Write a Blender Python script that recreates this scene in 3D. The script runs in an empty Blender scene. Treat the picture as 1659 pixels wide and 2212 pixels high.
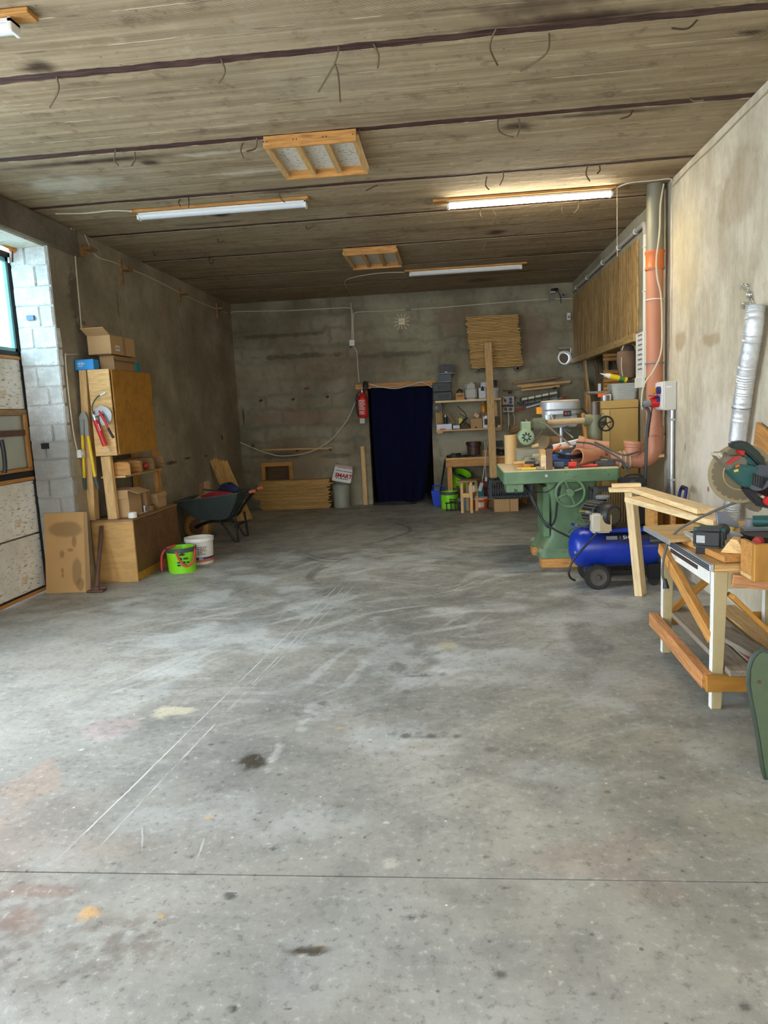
import bpy, bmesh, math, random
from mathutils import Vector, Matrix
random.seed(7)
scene = bpy.context.scene
COL = scene.collection
PI = math.pi
V = Vector

# ------------------------------------------------------------------ camera, world, light, exposure
CAM = V((0, 0, 1.635))
F_PX, YAW, PITCH, ROLL = 1550.0, math.radians(5.55), math.radians(8.0), math.radians(-2.78)
_fw = V((-math.sin(YAW)*math.cos(PITCH), math.cos(YAW)*math.cos(PITCH), -math.sin(PITCH)))
_rt = V((math.cos(YAW), math.sin(YAW), 0)); _up = _rt.cross(_fw)
_r = _rt*math.cos(ROLL) + _up*math.sin(ROLL)
_u = -_rt*math.sin(ROLL) + _up*math.cos(ROLL)
cam_data = bpy.data.cameras.new('camera'); cam = bpy.data.objects.new('camera', cam_data); COL.objects.link(cam)
cam_data.sensor_fit = 'HORIZONTAL'; cam_data.sensor_width = 36.0; cam_data.lens = F_PX/1659*36
cam_data.clip_start = 0.05; cam_data.clip_end = 200
cam.matrix_world = Matrix(((_r.x, _u.x, -_fw.x, CAM.x), (_r.y, _u.y, -_fw.y, CAM.y), (_r.z, _u.z, -_fw.z, CAM.z), (0, 0, 0, 1)))
scene.camera = cam

world = bpy.data.worlds.new('overcast_sky'); scene.world = world; world.use_nodes = True
_bg = world.node_tree.nodes['Background']
_bg.inputs[0].default_value = (0.86, 0.93, 1.0, 1); _bg.inputs[1].default_value = 5.0
def area_light(name, loc, rot, sx, sy, power, col):
    d = bpy.data.lights.new(name, 'AREA'); d.shape = 'RECTANGLE'; d.size = sx; d.size_y = sy; d.energy = power; d.color = col
    o = bpy.data.objects.new(name, d); COL.objects.link(o); o.location = loc; o.rotation_euler = rot
    return o
# daylight entering through the open gate behind the photographer and the open leaf of the side gate
area_light('daylight_gate', (-0.8, -1.75, 1.75), (math.radians(90), 0, 0), 4.6, 3.1, 14, (0.95, 0.97, 1.0))
area_light('daylight_side', (-4.25, 2.6, 1.7), (0, math.radians(-90), 0), 3.0, 2.9, 150, (0.70, 0.85, 1.0))
area_light('daylight_windows', (-4.32, 5.5, 2.85), (0, math.radians(-72), 0), .9, 2.4, 22, (0.68, 0.84, 1.0))
scene.view_settings.view_transform = 'Standard'; scene.view_settings.look = 'None'
scene.view_settings.gamma = 1.0; scene.view_settings.use_curve_mapping = False
scene.view_settings.exposure = 0.35
scene.cycles.use_adaptive_sampling = True; scene.cycles.adaptive_threshold = 0.15
scene.cycles.max_bounces = 4; scene.cycles.diffuse_bounces = 3; scene.cycles.glossy_bounces = 3
scene.cycles.caustics_reflective = False; scene.cycles.caustics_refractive = False
scene.cycles.sample_clamp_indirect = 6.0

def at(px, py, X=None, Y=None, Z=None):
    """the point of the photograph's pixel that lies on a plane of the room"""
    d = _fw + _r*((px-829.5)/F_PX) - _u*((py-1106.0)/F_PX)
    if X is not None: return CAM + d*((X-CAM.x)/d.x)
    if Y is not None: return CAM + d*((Y-CAM.y)/d.y)
    return CAM + d*((Z-CAM.z)/d.z)

# room measures (metres)
XL, XR, YB, CE, YF = -3.74, 2.10, 12.62, 3.61, -1.6

# ------------------------------------------------------------------ materials
MATS = {}
class NT:
    def __init__(s, name):
        s.m = bpy.data.materials.new(name); s.m.use_nodes = True
        s.t = s.m.node_tree; s.b = s.t.nodes['Principled BSDF']
        s._co = None; s._nz = {}
    def n(s, typ, **kw):
        o = s.t.nodes.new('ShaderNode'+typ)
        ins = kw.pop('i', {})
        for k, v in kw.items(): setattr(o, k, v)
        for k, v in ins.items(): s.set(o.inputs[k], v)
        return o
    def set(s, inp, v):
        if isinstance(v, bpy.types.NodeSocket): s.t.links.new(v, inp)
        elif isinstance(v, (tuple, list)) and len(v) == 3 and inp.type == 'RGBA': inp.default_value = (*v, 1)
        else: inp.default_value = v
    def co(s):
        if s._co is None: s._co = s.n('TexCoord').outputs['Object']
        return s._co
    def mp(s, scale=(1, 1, 1), loc=(0, 0, 0), rot=(0, 0, 0)):
        return s.n('Mapping', i={'Vector': s.co(), 'Scale': scale, 'Location': loc, 'Rotation': rot}).outputs[0]
    def noise(s, vec=None, scale=5., detail=4., rough=.55, dist=0.):
        if vec is None:
            key = (round(scale, 2), detail, rough, dist)
            if key not in s._nz: s._nz[key] = s.n('TexNoise', i={'Vector': s.co(), 'Scale': scale, 'Detail': detail, 'Roughness': rough, 'Distortion': dist}).outputs['Fac']
            return s._nz[key]
        return s.n('TexNoise', i={'Vector': vec or s.co(), 'Scale': scale, 'Detail': detail, 'Roughness': rough, 'Distortion': dist}).outputs['Fac']
    def ramp(s, fac, a, b, lo=0., hi=1.):
        return s.n('MapRange', clamp=True, interpolation_type='SMOOTHSTEP', i={'Value': fac, 'From Min': a, 'From Max': b, 'To Min': lo, 'To Max': hi}).outputs[0]
    def math(s, op, a, b=0., c=0.):
        o = s.n('Math', operation=op)
        for k, v in enumerate((a, b, c)): s.set(o.inputs[k], v)
        return o.outputs[0]
    def mix(s, fac, a, b, mode='MIX'):
        o = s.n('Mix', data_type='RGBA', blend_type=mode)
        s.set(o.inputs[0], fac); s.set(o.inputs[6], a); s.set(o.inputs[7], b)
        return o.outputs[2]
    def bump(s, h, strength=.3, dist=.01):
        s.set(s.b.inputs['Normal'], s.n('Bump', i={'Strength': strength, 'Distance': dist, 'Height': h}).outputs[0])
    def out(s, col, rough=.7, metal=0., spec=None):
        s.set(s.b.inputs['Base Color'], col); s.set(s.b.inputs['Roughness'], rough); s.set(s.b.inputs['Metallic'], metal)
        if spec is not None: s.set(s.b.inputs['Specular IOR Level'], spec)
        return s.m
    def blob(s, c, r, soft=.35, warp=.5, wscale=6., ang=0., axes='xy'):
        """mask of one stain with a ragged outline, centre c and half axes r in room metres"""
        rot = {'xy': (0, 0, -ang), 'yz': (-ang, 0, 0), 'xz': (0, -ang, 0)}[axes]
        cc = {'xy': (c[0], c[1], 0), 'yz': (0, c[0], c[1]), 'xz': (c[0], 0, c[1])}[axes]
        rr = {'xy': (1/r[0], 1/r[1], 0), 'yz': (0, 1/r[0], 1/r[1]), 'xz': (1/r[0], 0, 1/r[1])}[axes]
        d = s.n('VectorMath', operation='SUBTRACT', i={0: s.co(), 1: cc}).outputs[0]
        d = s.n('VectorRotate', rotation_type='EULER_XYZ', i={'Vector': d, 'Rotation': rot}).outputs[0]
        d = s.n('VectorMath', operation='MULTIPLY', i={0: d, 1: rr}).outputs[0]
        L = s.n('VectorMath', operation='LENGTH', i={0: d}).outputs['Value']
        L = s.math('ADD', L, s.math('MULTIPLY', s.math('SUBTRACT', s.noise(scale=(1.5 if wscale < 3 else 6. if wscale < 12 else 20.), detail=2), .5), warp*2))
        return s.ramp(L, 1.0, 1.0-soft)
def lin(r, g, b):
    f = lambda c: ((c/255+.055)/1.055)**2.4 if c/255 > .04045 else c/255/12.92
    return (f(r), f(g), f(b))
def mul(c, k): return tuple(min(1., x*k) for x in c)

def plain(name, rgb, rough=.6, metal=0., var=.18, scale=9., bump=0., dust=0., spec=None):
    if name in MATS: return MATS[name]
    c = lin(*rgb); m = NT(name)
    col = m.mix(m.noise(scale=scale), mul(c, 1-var), mul(c, 1+var))
    if dust:
        nz = m.n('NewGeometry').outputs['Normal']
        up = m.n('SeparateXYZ', i={0: nz}).outputs[2]
        k = m.math('MULTIPLY', m.ramp(up, .3, .95), m.ramp(m.noise(scale=14.), .3, .7, dust*.5, dust))
        col = m.mix(k, col, lin(178, 158, 122))
    if bump: m.bump(m.noise(scale=scale*5), bump, .004)
    MATS[name] = m.out(col, rough, metal, spec); return MATS[name]
def wood(name, rgb, dark=.72, rough=.6, scale=1., stretch=14., knots=True, var=1.1):
    """grain runs along the local X of the piece"""
    if name in MATS: return MATS[name]
    c = lin(*rgb); m = NT(name)
    info = m.n('ObjectInfo').outputs['Random']
    off = m.n('CombineXYZ', i={0: m.math('MULTIPLY', info, 37.), 1: m.math('MULTIPLY', info, 11.), 2: m.math('MULTIPLY', info, 23.)}).outputs[0]
    vec = m.n('VectorMath', operation='ADD', i={0: m.co(), 1: off}).outputs[0]
    st = m.n('VectorMath', operation='MULTIPLY', i={0: vec, 1: (1.2*scale, stretch*scale, stretch*scale)}).outputs[0]
    g1 = m.noise(st, 3., 3., .6, .8); g2 = m.noise(st, 12., 2., .5)
    g = m.math('ADD', m.math('MULTIPLY', g1, .65), m.math('MULTIPLY', g2, .35))
    col = m.mix(m.ramp(g, .36, .62), mul(c, dark), mul(c, var))
    if knots:
        vo = m.n('TexVoronoi', i={'Vector': m.n('VectorMath', operation='MULTIPLY', i={0: vec, 1: (2.2, 7, 7)}).outputs[0], 'Scale': 1.})
        k = m.ramp(vo.outputs['Distance'], .16, .05)
        col = m.mix(m.math('MULTIPLY', k, .6), col, mul(c, .35))
    hue = m.n('HueSaturation', i={'Hue': .5, 'Saturation': 1., 'Value': m.ramp(info, 0, 1, .88, 1.1), 'Color': col}).outputs[0]
    m.bump(g, .12, .003)
    MATS[name] = m.out(hue, rough); return MATS[name]
def emit(name, col, strength):
    if name in MATS: return MATS[name]
    m = NT(name); m.set(m.b.inputs['Base Color'], (.9, .9, .9)); m.set(m.b.inputs['Emission Color'], col); m.set(m.b.inputs['Emission Strength'], strength)
    MATS[name] = m.m; return m.m
def glass(name, col=(.8, .95, .95), rough=.03):
    if name in MATS: return MATS[name]
    m = NT(name); t = m.n('BsdfTransparent', i={'Color': col}); g = m.n('BsdfGlossy', i={'Color': (.9, .95, 1), 'Roughness': rough})
    mx = m.n('MixShader', i={0: .12, 1: t.outputs[0], 2: g.outputs[0]})
    m.t.links.new(mx.outputs[0], m.t.nodes['Material Output'].inputs[0]); MATS[name] = m.m; return m.m

# ------------------------------------------------------------------ mesh helpers
def wloc(o):
    p = V((0, 0, 0))
    while o is not None: p = p + o.location; o = o.parent
    return p
def frame_of(d, up=V((0, 0, 1))):
    x = V(d).normalized()
    if abs(x.dot(up)) > .995: up = V((0, 1, 0))
    y = up.cross(x).normalized(); z = x.cross(y)
    return Matrix((x, y, z)).transposed()
class MB:
    def __init__(s, xf=None): s.v = []; s.f = []; s.xf = xf
    def add(s, vs, fs):
        b = len(s.v)
        s.v += [(s.xf @ V(p)) if s.xf else V(p) for p in vs]
        s.f += [tuple(b+i for i in f) for f in fs]; return s
    def box(s, x0, x1, y0, y1, z0, z1):
        x0, x1 = sorted((x0, x1)); y0, y1 = sorted((y0, y1)); z0, z1 = sorted((z0, z1))
        return s.add([(x0,y0,z0),(x1,y0,z0),(x1,y1,z0),(x0,y1,z0),(x0,y0,z1),(x1,y0,z1),(x1,y1,z1),(x0,y1,z1)],
                     [(0,3,2,1),(4,5,6,7),(0,1,5,4),(1,2,6,5),(2,3,7,6),(3,0,4,7)])
    def bar(s, p0, p1, w, h, up=V((0, 0, 1))):
        p0, p1 = V(p0), V(p1); R = frame_of(p1-p0, up); L = (p1-p0).length; c = (p0+p1)/2
        vs = [c + R @ V((a*L/2, b*w/2, d*h/2)) for d in (-1, 1) for a, b in ((-1,-1),(1,-1),(1,1),(-1,1))]
        return s.add(vs, [(0,3,2,1),(4,5,6,7),(0,1,5,4),(1,2,6,5),(2,3,7,6),(3,0,4,7)])
    def cyl(s, p0, p1, r0, r1=None, seg=16, caps=True):
        p0, p1 = V(p0), V(p1); r1 = r0 if r1 is None else r1; R = frame_of(p1-p0)
        vs = [p + R @ V((0, math.cos(2*PI*k/seg)*r, math.sin(2*PI*k/seg)*r)) for p, r in ((p0, r0), (p1, r1)) for k in range(seg)]
        fs = [(k, (k+1)%seg, seg+(k+1)%seg, seg+k) for k in range(seg)]
        if caps: fs += [tuple(range(seg-1, -1, -1)), tuple(range(seg, 2*seg))]
        return s.add(vs, fs)
    def lathe(s, c, prof, axis=(0, 0, 1), seg=20, a0=0., a1=2*PI):
        c = V(c); R = frame_of(axis); full = abs(a1-a0-2*PI) < 1e-4; n = seg if full else seg+1
        vs = []
        for r, h in prof:
            for k in range(n):
                a = a0+(a1-a0)*k/seg
                vs.append(c + R @ V((h, math.cos(a)*r, math.sin(a)*r)))
        fs = []
        for j in range(len(prof)-1):
            for k in range(seg):
                k2 = (k+1) % n
                fs.append((j*n+k, j*n+k2, (j+1)*n+k2, (j+1)*n+k))
        return s.add(vs, fs)
    def disc(s, c, r, axis=(0, 0, 1), t=.004, seg=20): return s.cyl(V(c)-V(axis).normalized()*t/2, V(c)+V(axis).normalized()*t/2, r, seg=seg)
    def tube(s, pts, r, seg=6, closed=False, caps=True):
        pts = [V(p) for p in pts]; n = len(pts); vs = []; prev = None
        rr = r if isinstance(r, (list, tuple)) else [r]*n
        for i, p in enumerate(pts):
            a = pts[(i-1) % n] if (closed or i) else p; b = pts[(i+1) % n] if (closed or i < n-1) else p
            d = (b-a).normalized() if (b-a).length > 1e-9 else V((0, 0, 1))
            if prev is None: y = d.orthogonal().normalized()
            else:
                y = prev - d*prev.dot(d)
                y = y.normalized() if y.length > 1e-6 else d.orthogonal().normalized()
            prev = y; z = d.cross(y)
            vs += [p + (y*math.cos(2*PI*k/seg) + z*math.sin(2*PI*k/seg))*rr[i] for k in range(seg)]
        fs = [(i*seg+k, i*seg+(k+1)%seg, ((i+1)%n)*seg+(k+1)%seg, ((i+1)%n)*seg+k) for i in range(n if closed else n-1) for k in range(seg)]
        if caps and not closed: fs += [tuple(range(seg-1, -1, -1)), tuple(range((n-1)*seg, n*seg))]
        return s.add(vs, fs)
    def ring(s, c, R, r, axis=(0, 0, 1), seg=28, ts=8):
        M = frame_of(axis)
        return s.tube([V(c) + M @ V((0, math.cos(2*PI*k/seg)*R, math.sin(2*PI*k/seg)*R)) for k in range(seg)], r, ts, closed=True)
    def prism(s, pts, d):
        """outline of 3-D points pushed along the vector d"""
        pts = [V(p) for p in pts]; d = V(d); n = len(pts)
        return s.add(pts + [p+d for p in pts], [tuple(range(n-1, -1, -1)), tuple(range(n, 2*n))] + [(k, (k+1)%n, n+(k+1)%n, n+k) for k in range(n)])
    def ball(s, c, r, seg=14, rings=9):
        c = V(c); r = V(r) if isinstance(r, (tuple, list, Vector)) else V((r, r, r))
        vs = [c + V((math.sin(PI*j/rings)*math.cos(2*PI*k/seg)*r.x, math.sin(PI*j/rings)*math.sin(2*PI*k/seg)*r.y, math.cos(PI*j/rings)*r.z)) for j in range(rings+1) for k in range(seg)]
        return s.add(vs, [(j*seg+k, (j+1)*seg+k, (j+1)*seg+(k+1)%seg, j*seg+(k+1)%seg) for j in range(rings) for k in range(seg)])
    def grid(s, P, closed_u=False):
        nu, nv = len(P), len(P[0]); vs = [p for row in P for p in row]
        return s.add(vs, [(i*nv+j, i*nv+j+1, ((i+1)%nu)*nv+j+1, ((i+1)%nu)*nv+j) for i in range(nu if closed_u else nu-1) for j in range(nv-1)])
    def mesh(s, name, origin, smooth=False, bevel=0., seg=1):
        me = bpy.data.meshes.new(name)
        me.from_pydata([tuple(p-origin) for p in s.v], [], s.f)
        bm = bmesh.new(); bm.from_mesh(me)
        bmesh.ops.remove_doubles(bm, verts=bm.verts, dist=1e-5)
        bmesh.ops.recalc_face_normals(bm, faces=bm.faces)
        if bevel:
            es = [e for e in bm.edges if len(e.link_faces) == 2 and e.calc_face_angle(0) > .6]
            bmesh.ops.bevel(bm, geom=es, offset=bevel, segments=seg, affect='EDGES', clamp_overlap=True)
        bm.to_mesh(me); bm.free()
        if smooth:
            for p in me.polygons: p.use_smooth = True
            me.set_sharp_from_angle(angle=math.radians(40))
        return me
    def build(s, name, mat, parent=None, smooth=False, bevel=0., world0=False, seg=1):
        lo = V([min(p[k] for p in s.v) for k in range(3)]); hi = V([max(p[k] for p in s.v) for k in range(3)])
        org = V((0, 0, 0)) if world0 else V(((lo.x+hi.x)/2, (lo.y+hi.y)/2, lo.z))
        o = bpy.data.objects.new(name, s.mesh(name, org, smooth, bevel, seg)); COL.objects.link(o)
        if mat: o.data.materials.append(mat)
        if parent is not None: o.parent = parent; o.location = org - wloc(parent)
        else: o.location = org
        return o
def tag(o, label=None, cat=None, group=None, kind=None):
    for k, v in (('label', label), ('category', cat), ('group', group), ('kind', kind)):
        if v: o[k] = v
    return o
def thing(name, label, cat, loc, group=None):
    o = bpy.data.objects.new(name, None); COL.objects.link(o); o.location = V(loc); o.empty_display_size = .1
    return tag(o, label, cat, group)
def solo(mb, name, mat, label, cat, group=None, **kw): return tag(mb.build(name, mat, **kw), label, cat, group)
def struct(o): o['kind'] = 'structure'; return o
_bm_cache = {}
def beam(name, p0, p1, w, h, mat, parent=None, up=V((0, 0, 1)), bevel=.003):
    """a timber whose local X runs from p0 to p1 (so that its grain does too)"""
    p0, p1 = V(p0), V(p1); L = (p1-p0).length; key = (round(L, 4), w, h, bevel, mat.name)
    me = _bm_cache.get(key)
    if me is None:
        me = MB().box(-L/2, L/2, -w/2, w/2, -h/2, h/2).mesh(name, V((0, 0, 0)), bevel=bevel); me.materials.append(mat); _bm_cache[key] = me
    o = bpy.data.objects.new(name, me); COL.objects.link(o)
    c = (p0+p1)/2
    if parent is not None: o.parent = parent; c = c - wloc(parent)
    o.matrix_basis = Matrix.Translation(c) @ frame_of(p1-p0, up).to_4x4()
    return o
def arc3(p0, p1, sag, n=14, d=V((0, 0, -1))):
    p0, p1 = V(p0), V(p1)
    return [p0.lerp(p1, k/n) + V(d)*sag*4*(k/n)*(1-k/n) for k in range(n+1)]
def spline(pts, n=8):
    P = [V(p) for p in pts]; out = []
    for i in range(len(P)-1):
        a, b, c, d = P[max(i-1, 0)], P[i], P[i+1], P[min(i+2, len(P)-1)]
        for k in range(n):
            t = k/n
            out.append(.5*((2*b) + (c-a)*t + (2*a-5*b+4*c-d)*t*t + (3*b-a-3*c+d)*t**3))
    return out + [P[-1]]
def text_mb(txt, size, origin, right, up, depth=.001, xf=None, bold=0.):
    """flat lettering as a thin mesh: origin lower left, along right / up"""
    cu = bpy.data.curves.new('lettering', 'FONT'); cu.body = txt; cu.size = size; cu.extrude = 0.; cu.offset = bold; cu.resolution_u = 2
    ob = bpy.data.objects.new('lettering', cu); COL.objects.link(ob)
    dg = bpy.context.evaluated_depsgraph_get(); me = bpy.data.meshes.new_from_object(ob.evaluated_get(dg))
    o, R, U = V(origin), V(right).normalized(), V(up).normalized(); N = R.cross(U)
    mb = MB(xf); mb.add([o + R*v.co.x + U*v.co.y + N*depth for v in me.vertices], [tuple(p.vertices) for p in me.polygons])
    bpy.data.objects.remove(ob); bpy.data.curves.remove(cu); bpy.data.meshes.remove(me)
    return mb

def print_lines(origin, right, up, widths, h, gap, mat, parent):
    """small print too fine to read: rows of short dashes"""
    o, R, U = V(origin), V(right).normalized(), V(up).normalized(); N = R.cross(U); rng = random.Random(len(widths)*7+int(h*1e4)); mb = MB()
    for k, w in enumerate(widths):
        x = 0.
        while x < w:
            d = min(rng.uniform(1.2, 3.2)*h, w-x); p = o + R*x - U*gap*k
            mb.add([p, p+R*d, p+R*d+U*h, p+U*h], [(0, 1, 2, 3)]); x += d + h*.7
    return mb.build('small_print', mat, parent)
# ------------------------------------------------------------------ the setting: floor
import numpy as np
class Noise2:
    def __init__(s, seed): s.g = np.random.RandomState(seed).rand(256, 256)
    def one(s, x, y):
        xi, yi = np.floor(x).astype(int), np.floor(y).astype(int); fx, fy = x-xi, y-yi
        fx, fy = fx*fx*(3-2*fx), fy*fy*(3-2*fy); g = s.g; a, b, c, d = xi % 256, (xi+1) % 256, yi % 256, (yi+1) % 256
        return (g[a, c]*(1-fx)+g[b, c]*fx)*(1-fy) + (g[a, d]*(1-fx)+g[b, d]*fx)*fy
    def __call__(s, x, y, sc, octv=4):
        t = 0; amp = .5; tot = 0
        for o in range(octv): t = t + s.one(x*sc*2**o+o*17.3, y*sc*2**o+o*5.1)*amp; tot += amp; amp *= .55
        return t/tot
NZ = Noise2(3)
def sstep(v, a, b):
    t = np.clip((v-a)/(b-a), 0, 1); return t*t*(3-2*t)
def paint_floor(X, Y):
    """dirt, dust, stains and gate-foot shade of the floor as colour + cover for each point of the slab"""
    R = np.zeros(X.shape+(3,)); A = np.zeros(X.shape)
    def over(mask, col):
        nonlocal R, A
        mk = np.clip(mask, 0, 1); c = np.array(col)
        na = mk + A*(1-mk)
        w = np.where(na > 1e-5, mk/np.maximum(na, 1e-5), 0)[..., None]
        R = R*(1-w) + c*w; A = na
    def blob(c, r, soft=.35, warp=.5, ws=6.):
        L = np.hypot((X-c[0])/r[0], (Y-c[1])/r[1]) + (NZ(X+c[0], Y, ws, 3)-.5)*2*warp
        return sstep(L, 1., 1-soft)
    P = lambda x, y: tuple(at(x, y, Z=0))[:2]
    over(blob((.1, 5.6), (1.3, 2.6), .9, .5, 1.2)*.38, lin(112, 113, 113))
    over(blob((-2.2, 2.3), (1.2, 1.25), .9, .6, 1.6)*.6, lin(156, 134, 118))
    over(blob((1.1, 2.9), (1.7, 1.9), .95, .4, 1.2)*.55, lin(150, 142, 122))
    over(blob((-3.4, 6.1), (1.2, .55), .8, .5, 1.5)*.6, lin(118, 106, 90))  # shade along the gate foot, painted as a darker brown patch
    reg = blob((-.6, 6.4), (3.2, 3.8), .7, .4, .8)
    for ax, ay, rot, sc, lo, hi, k in ((.9, 13., .5, 1.3, .52, .72, .5), (1., 15., -.2, 1.2, .54, .72, .4), (1., 17., .9, 1.2, .54, .72, .4)):
        wx, wy = X + (NZ(X, Y, .6, 2)-.5)*.9, Y + (NZ(X+9, Y, .6, 2)-.5)*.9
        u, v = wx*math.cos(rot)+wy*math.sin(rot), -wx*math.sin(rot)+wy*math.cos(rot)
        over(sstep(NZ(u*ax, v*ay, sc, 5), lo, hi)*reg*k*(.25+.75*sstep(NZ(X*1.1+ay, Y*.8, 1.1, 3), .42, .62)), lin(214, 216, 214))
    over(sstep(NZ(X, Y, 2.6, 5), .48, .66)*(.15+.65*reg), lin(196, 198, 196)); over(sstep(NZ(X+31, Y*1.3, 1.7, 5), .52, .7)*.32, lin(104, 103, 101))
    over(blob((-1.55, 2.), (.75, .62), .7, .8, 3.)*sstep(NZ(X, Y, 24, 4), .42, .62)*.65, lin(116, 104, 94))
    rs = np.random.RandomState(11)
    for _ in range(110):                                   # pits, oil drops and paint drops
        x, yv = rs.uniform(-2.0, 1.9), 1.55+abs(rs.normal(0, 1.3)); r = .006+.012*rs.rand()**3
        if rs.rand() < .45 and x > 0: continue
        t = rs.rand(); col, k = (lin(70, 67, 64), .8) if t < .74 else (lin(230, 228, 220), .85) if t < .9 else (lin(205, 165, 95), .75)
        if t >= .9 and x > -.4: continue
        sel = (np.abs(X-x) < .04) & (np.abs(Y-yv) < .04)
        mk = np.zeros(X.shape); mk[sel] = sstep(np.hypot((X[sel]-x), (Y[sel]-yv)*1.2), r*1.7, r*.5); over(mk*k, col)
    oil = lin(58, 52, 38)
    for x0, x1, y in ((838, 1000, 1592), (850, 965, 1460)):
        a, b = P(x0, y), P(x1, y); over(blob(((a[0]+b[0])/2, (a[1]+b[1])/2), (abs(b[0]-a[0])/2, .03), .9, .3, 14)*.6, lin(84, 83, 82))
    for (x, y), r, k, c, wp, ws in (((545, 1645), (.085, .10), .92, oil, .45, 22), ((660, 2054), (.11, .03), .9, oil, .7, 24), ((498, 1936), (.035, .035), .8, lin(66, 62, 60), .5, 24),
            ((858, 1440), (.07, .10), .6, lin(92, 90, 86), .5, 14), ((877, 1494), (.05, .05), .5, lin(92, 90, 86), .5, 14), ((905, 1531), (.03, .03), .5, lin(92, 90, 86), .5, 14),
            ((1062, 1619), (.05, .035), .6, lin(98, 95, 90), .5, 18), ((968, 1393), (.09, .09), .7, lin(188, 178, 152), .4, 9), ((1265, 1385), (.16, .42), .5, lin(104, 100, 100), .8, 7),
            ((590, 1833), (.02, .018), .8, lin(70, 66, 62), .4, 24), ((507, 2178), (.018, .014), .9, lin(58, 54, 50), .3, 24), ((622, 2180), (.016, .012), .9, lin(58, 54, 50), .3, 24),
            ((370, 1538), (.16, .10), .7, lin(215, 205, 178), .8, 9), ((95, 1925), (.2, .06), .5, lin(132, 98, 80), .6, 9), ((40, 1990), (.1, .1), .5, lin(132, 98, 80), .6, 9),
            ((200, 1975), (.05, .05), .7, lin(206, 160, 92), .7, 16), ((349, 1979), (.017, .014), .8, lin(215, 170, 95), .3, 16), ((450, 1765), (.022, .02), .7, lin(205, 170, 100), .3, 16),
            ((595, 1630), (.03, .16), .45, lin(215, 214, 208), .6, 20), ((660, 1550), (.05, .2), .4, lin(205, 205, 200), .7, 14), ((845, 1865), (.04, .04), .5, lin(205, 200, 190), .7, 20),
            ((1340, 1870), (.25, .2), .2, lin(168, 138, 120), .9, 5), ((240, 1575), (.22, .18), .35, lin(186, 158, 155), .8, 5), ((60, 1700), (.2, .3), .4, lin(170, 140, 118), .8, 5), ((700, 1517), (.05, .05), .6, lin(96, 92, 90), .8, 20), ((660, 1545), (.06, .05), .5, lin(100, 96, 94), .8, 20)):
        over(blob(P(x, y), r, .5, wp, ws)*k, c)
    for x0, x1, y, k in ((838, 1000, 1587, .8), (850, 965, 1455, .5)):
        a, b = P(x0, y), P(x1, y)
        for q in range(6):
            over(blob((a[0]+(b[0]-a[0])*(q+.5)/6, a[1]+(b[1]-a[1])*(q+.5)/6+.012*(-1)**q), (.034, .036), .6, .45, 18)*k*(.6+.4*(q % 2)), lin(86, 85, 84))
    for c, r, w, cut, cr, k, col in ((P(770, 1185), .62, .02, P(700, 1205), (.35, 1.1), .8, lin(84, 82, 80)), (P(770, 1185), .74, .018, P(690, 1215), (.3, .9), .75, lin(84, 82, 80)), (P(720, 1150), 1.1, .03, P(860, 1150), (.5, 1.2), .7, lin(88, 86, 84)),
            (P(960, 1230), 1.3, .05, P(730, 1240), (.9, .5), .6, lin(90, 88, 86))):
        d = np.abs(np.hypot(X-c[0], Y-c[1])+(NZ(X, Y, 1.2, 2)-.5)*.35-r)
        over(sstep(d, w*1.4, w*.4)*blob(cut, cr, .5, .2)*k, col)
    return R, A
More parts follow.
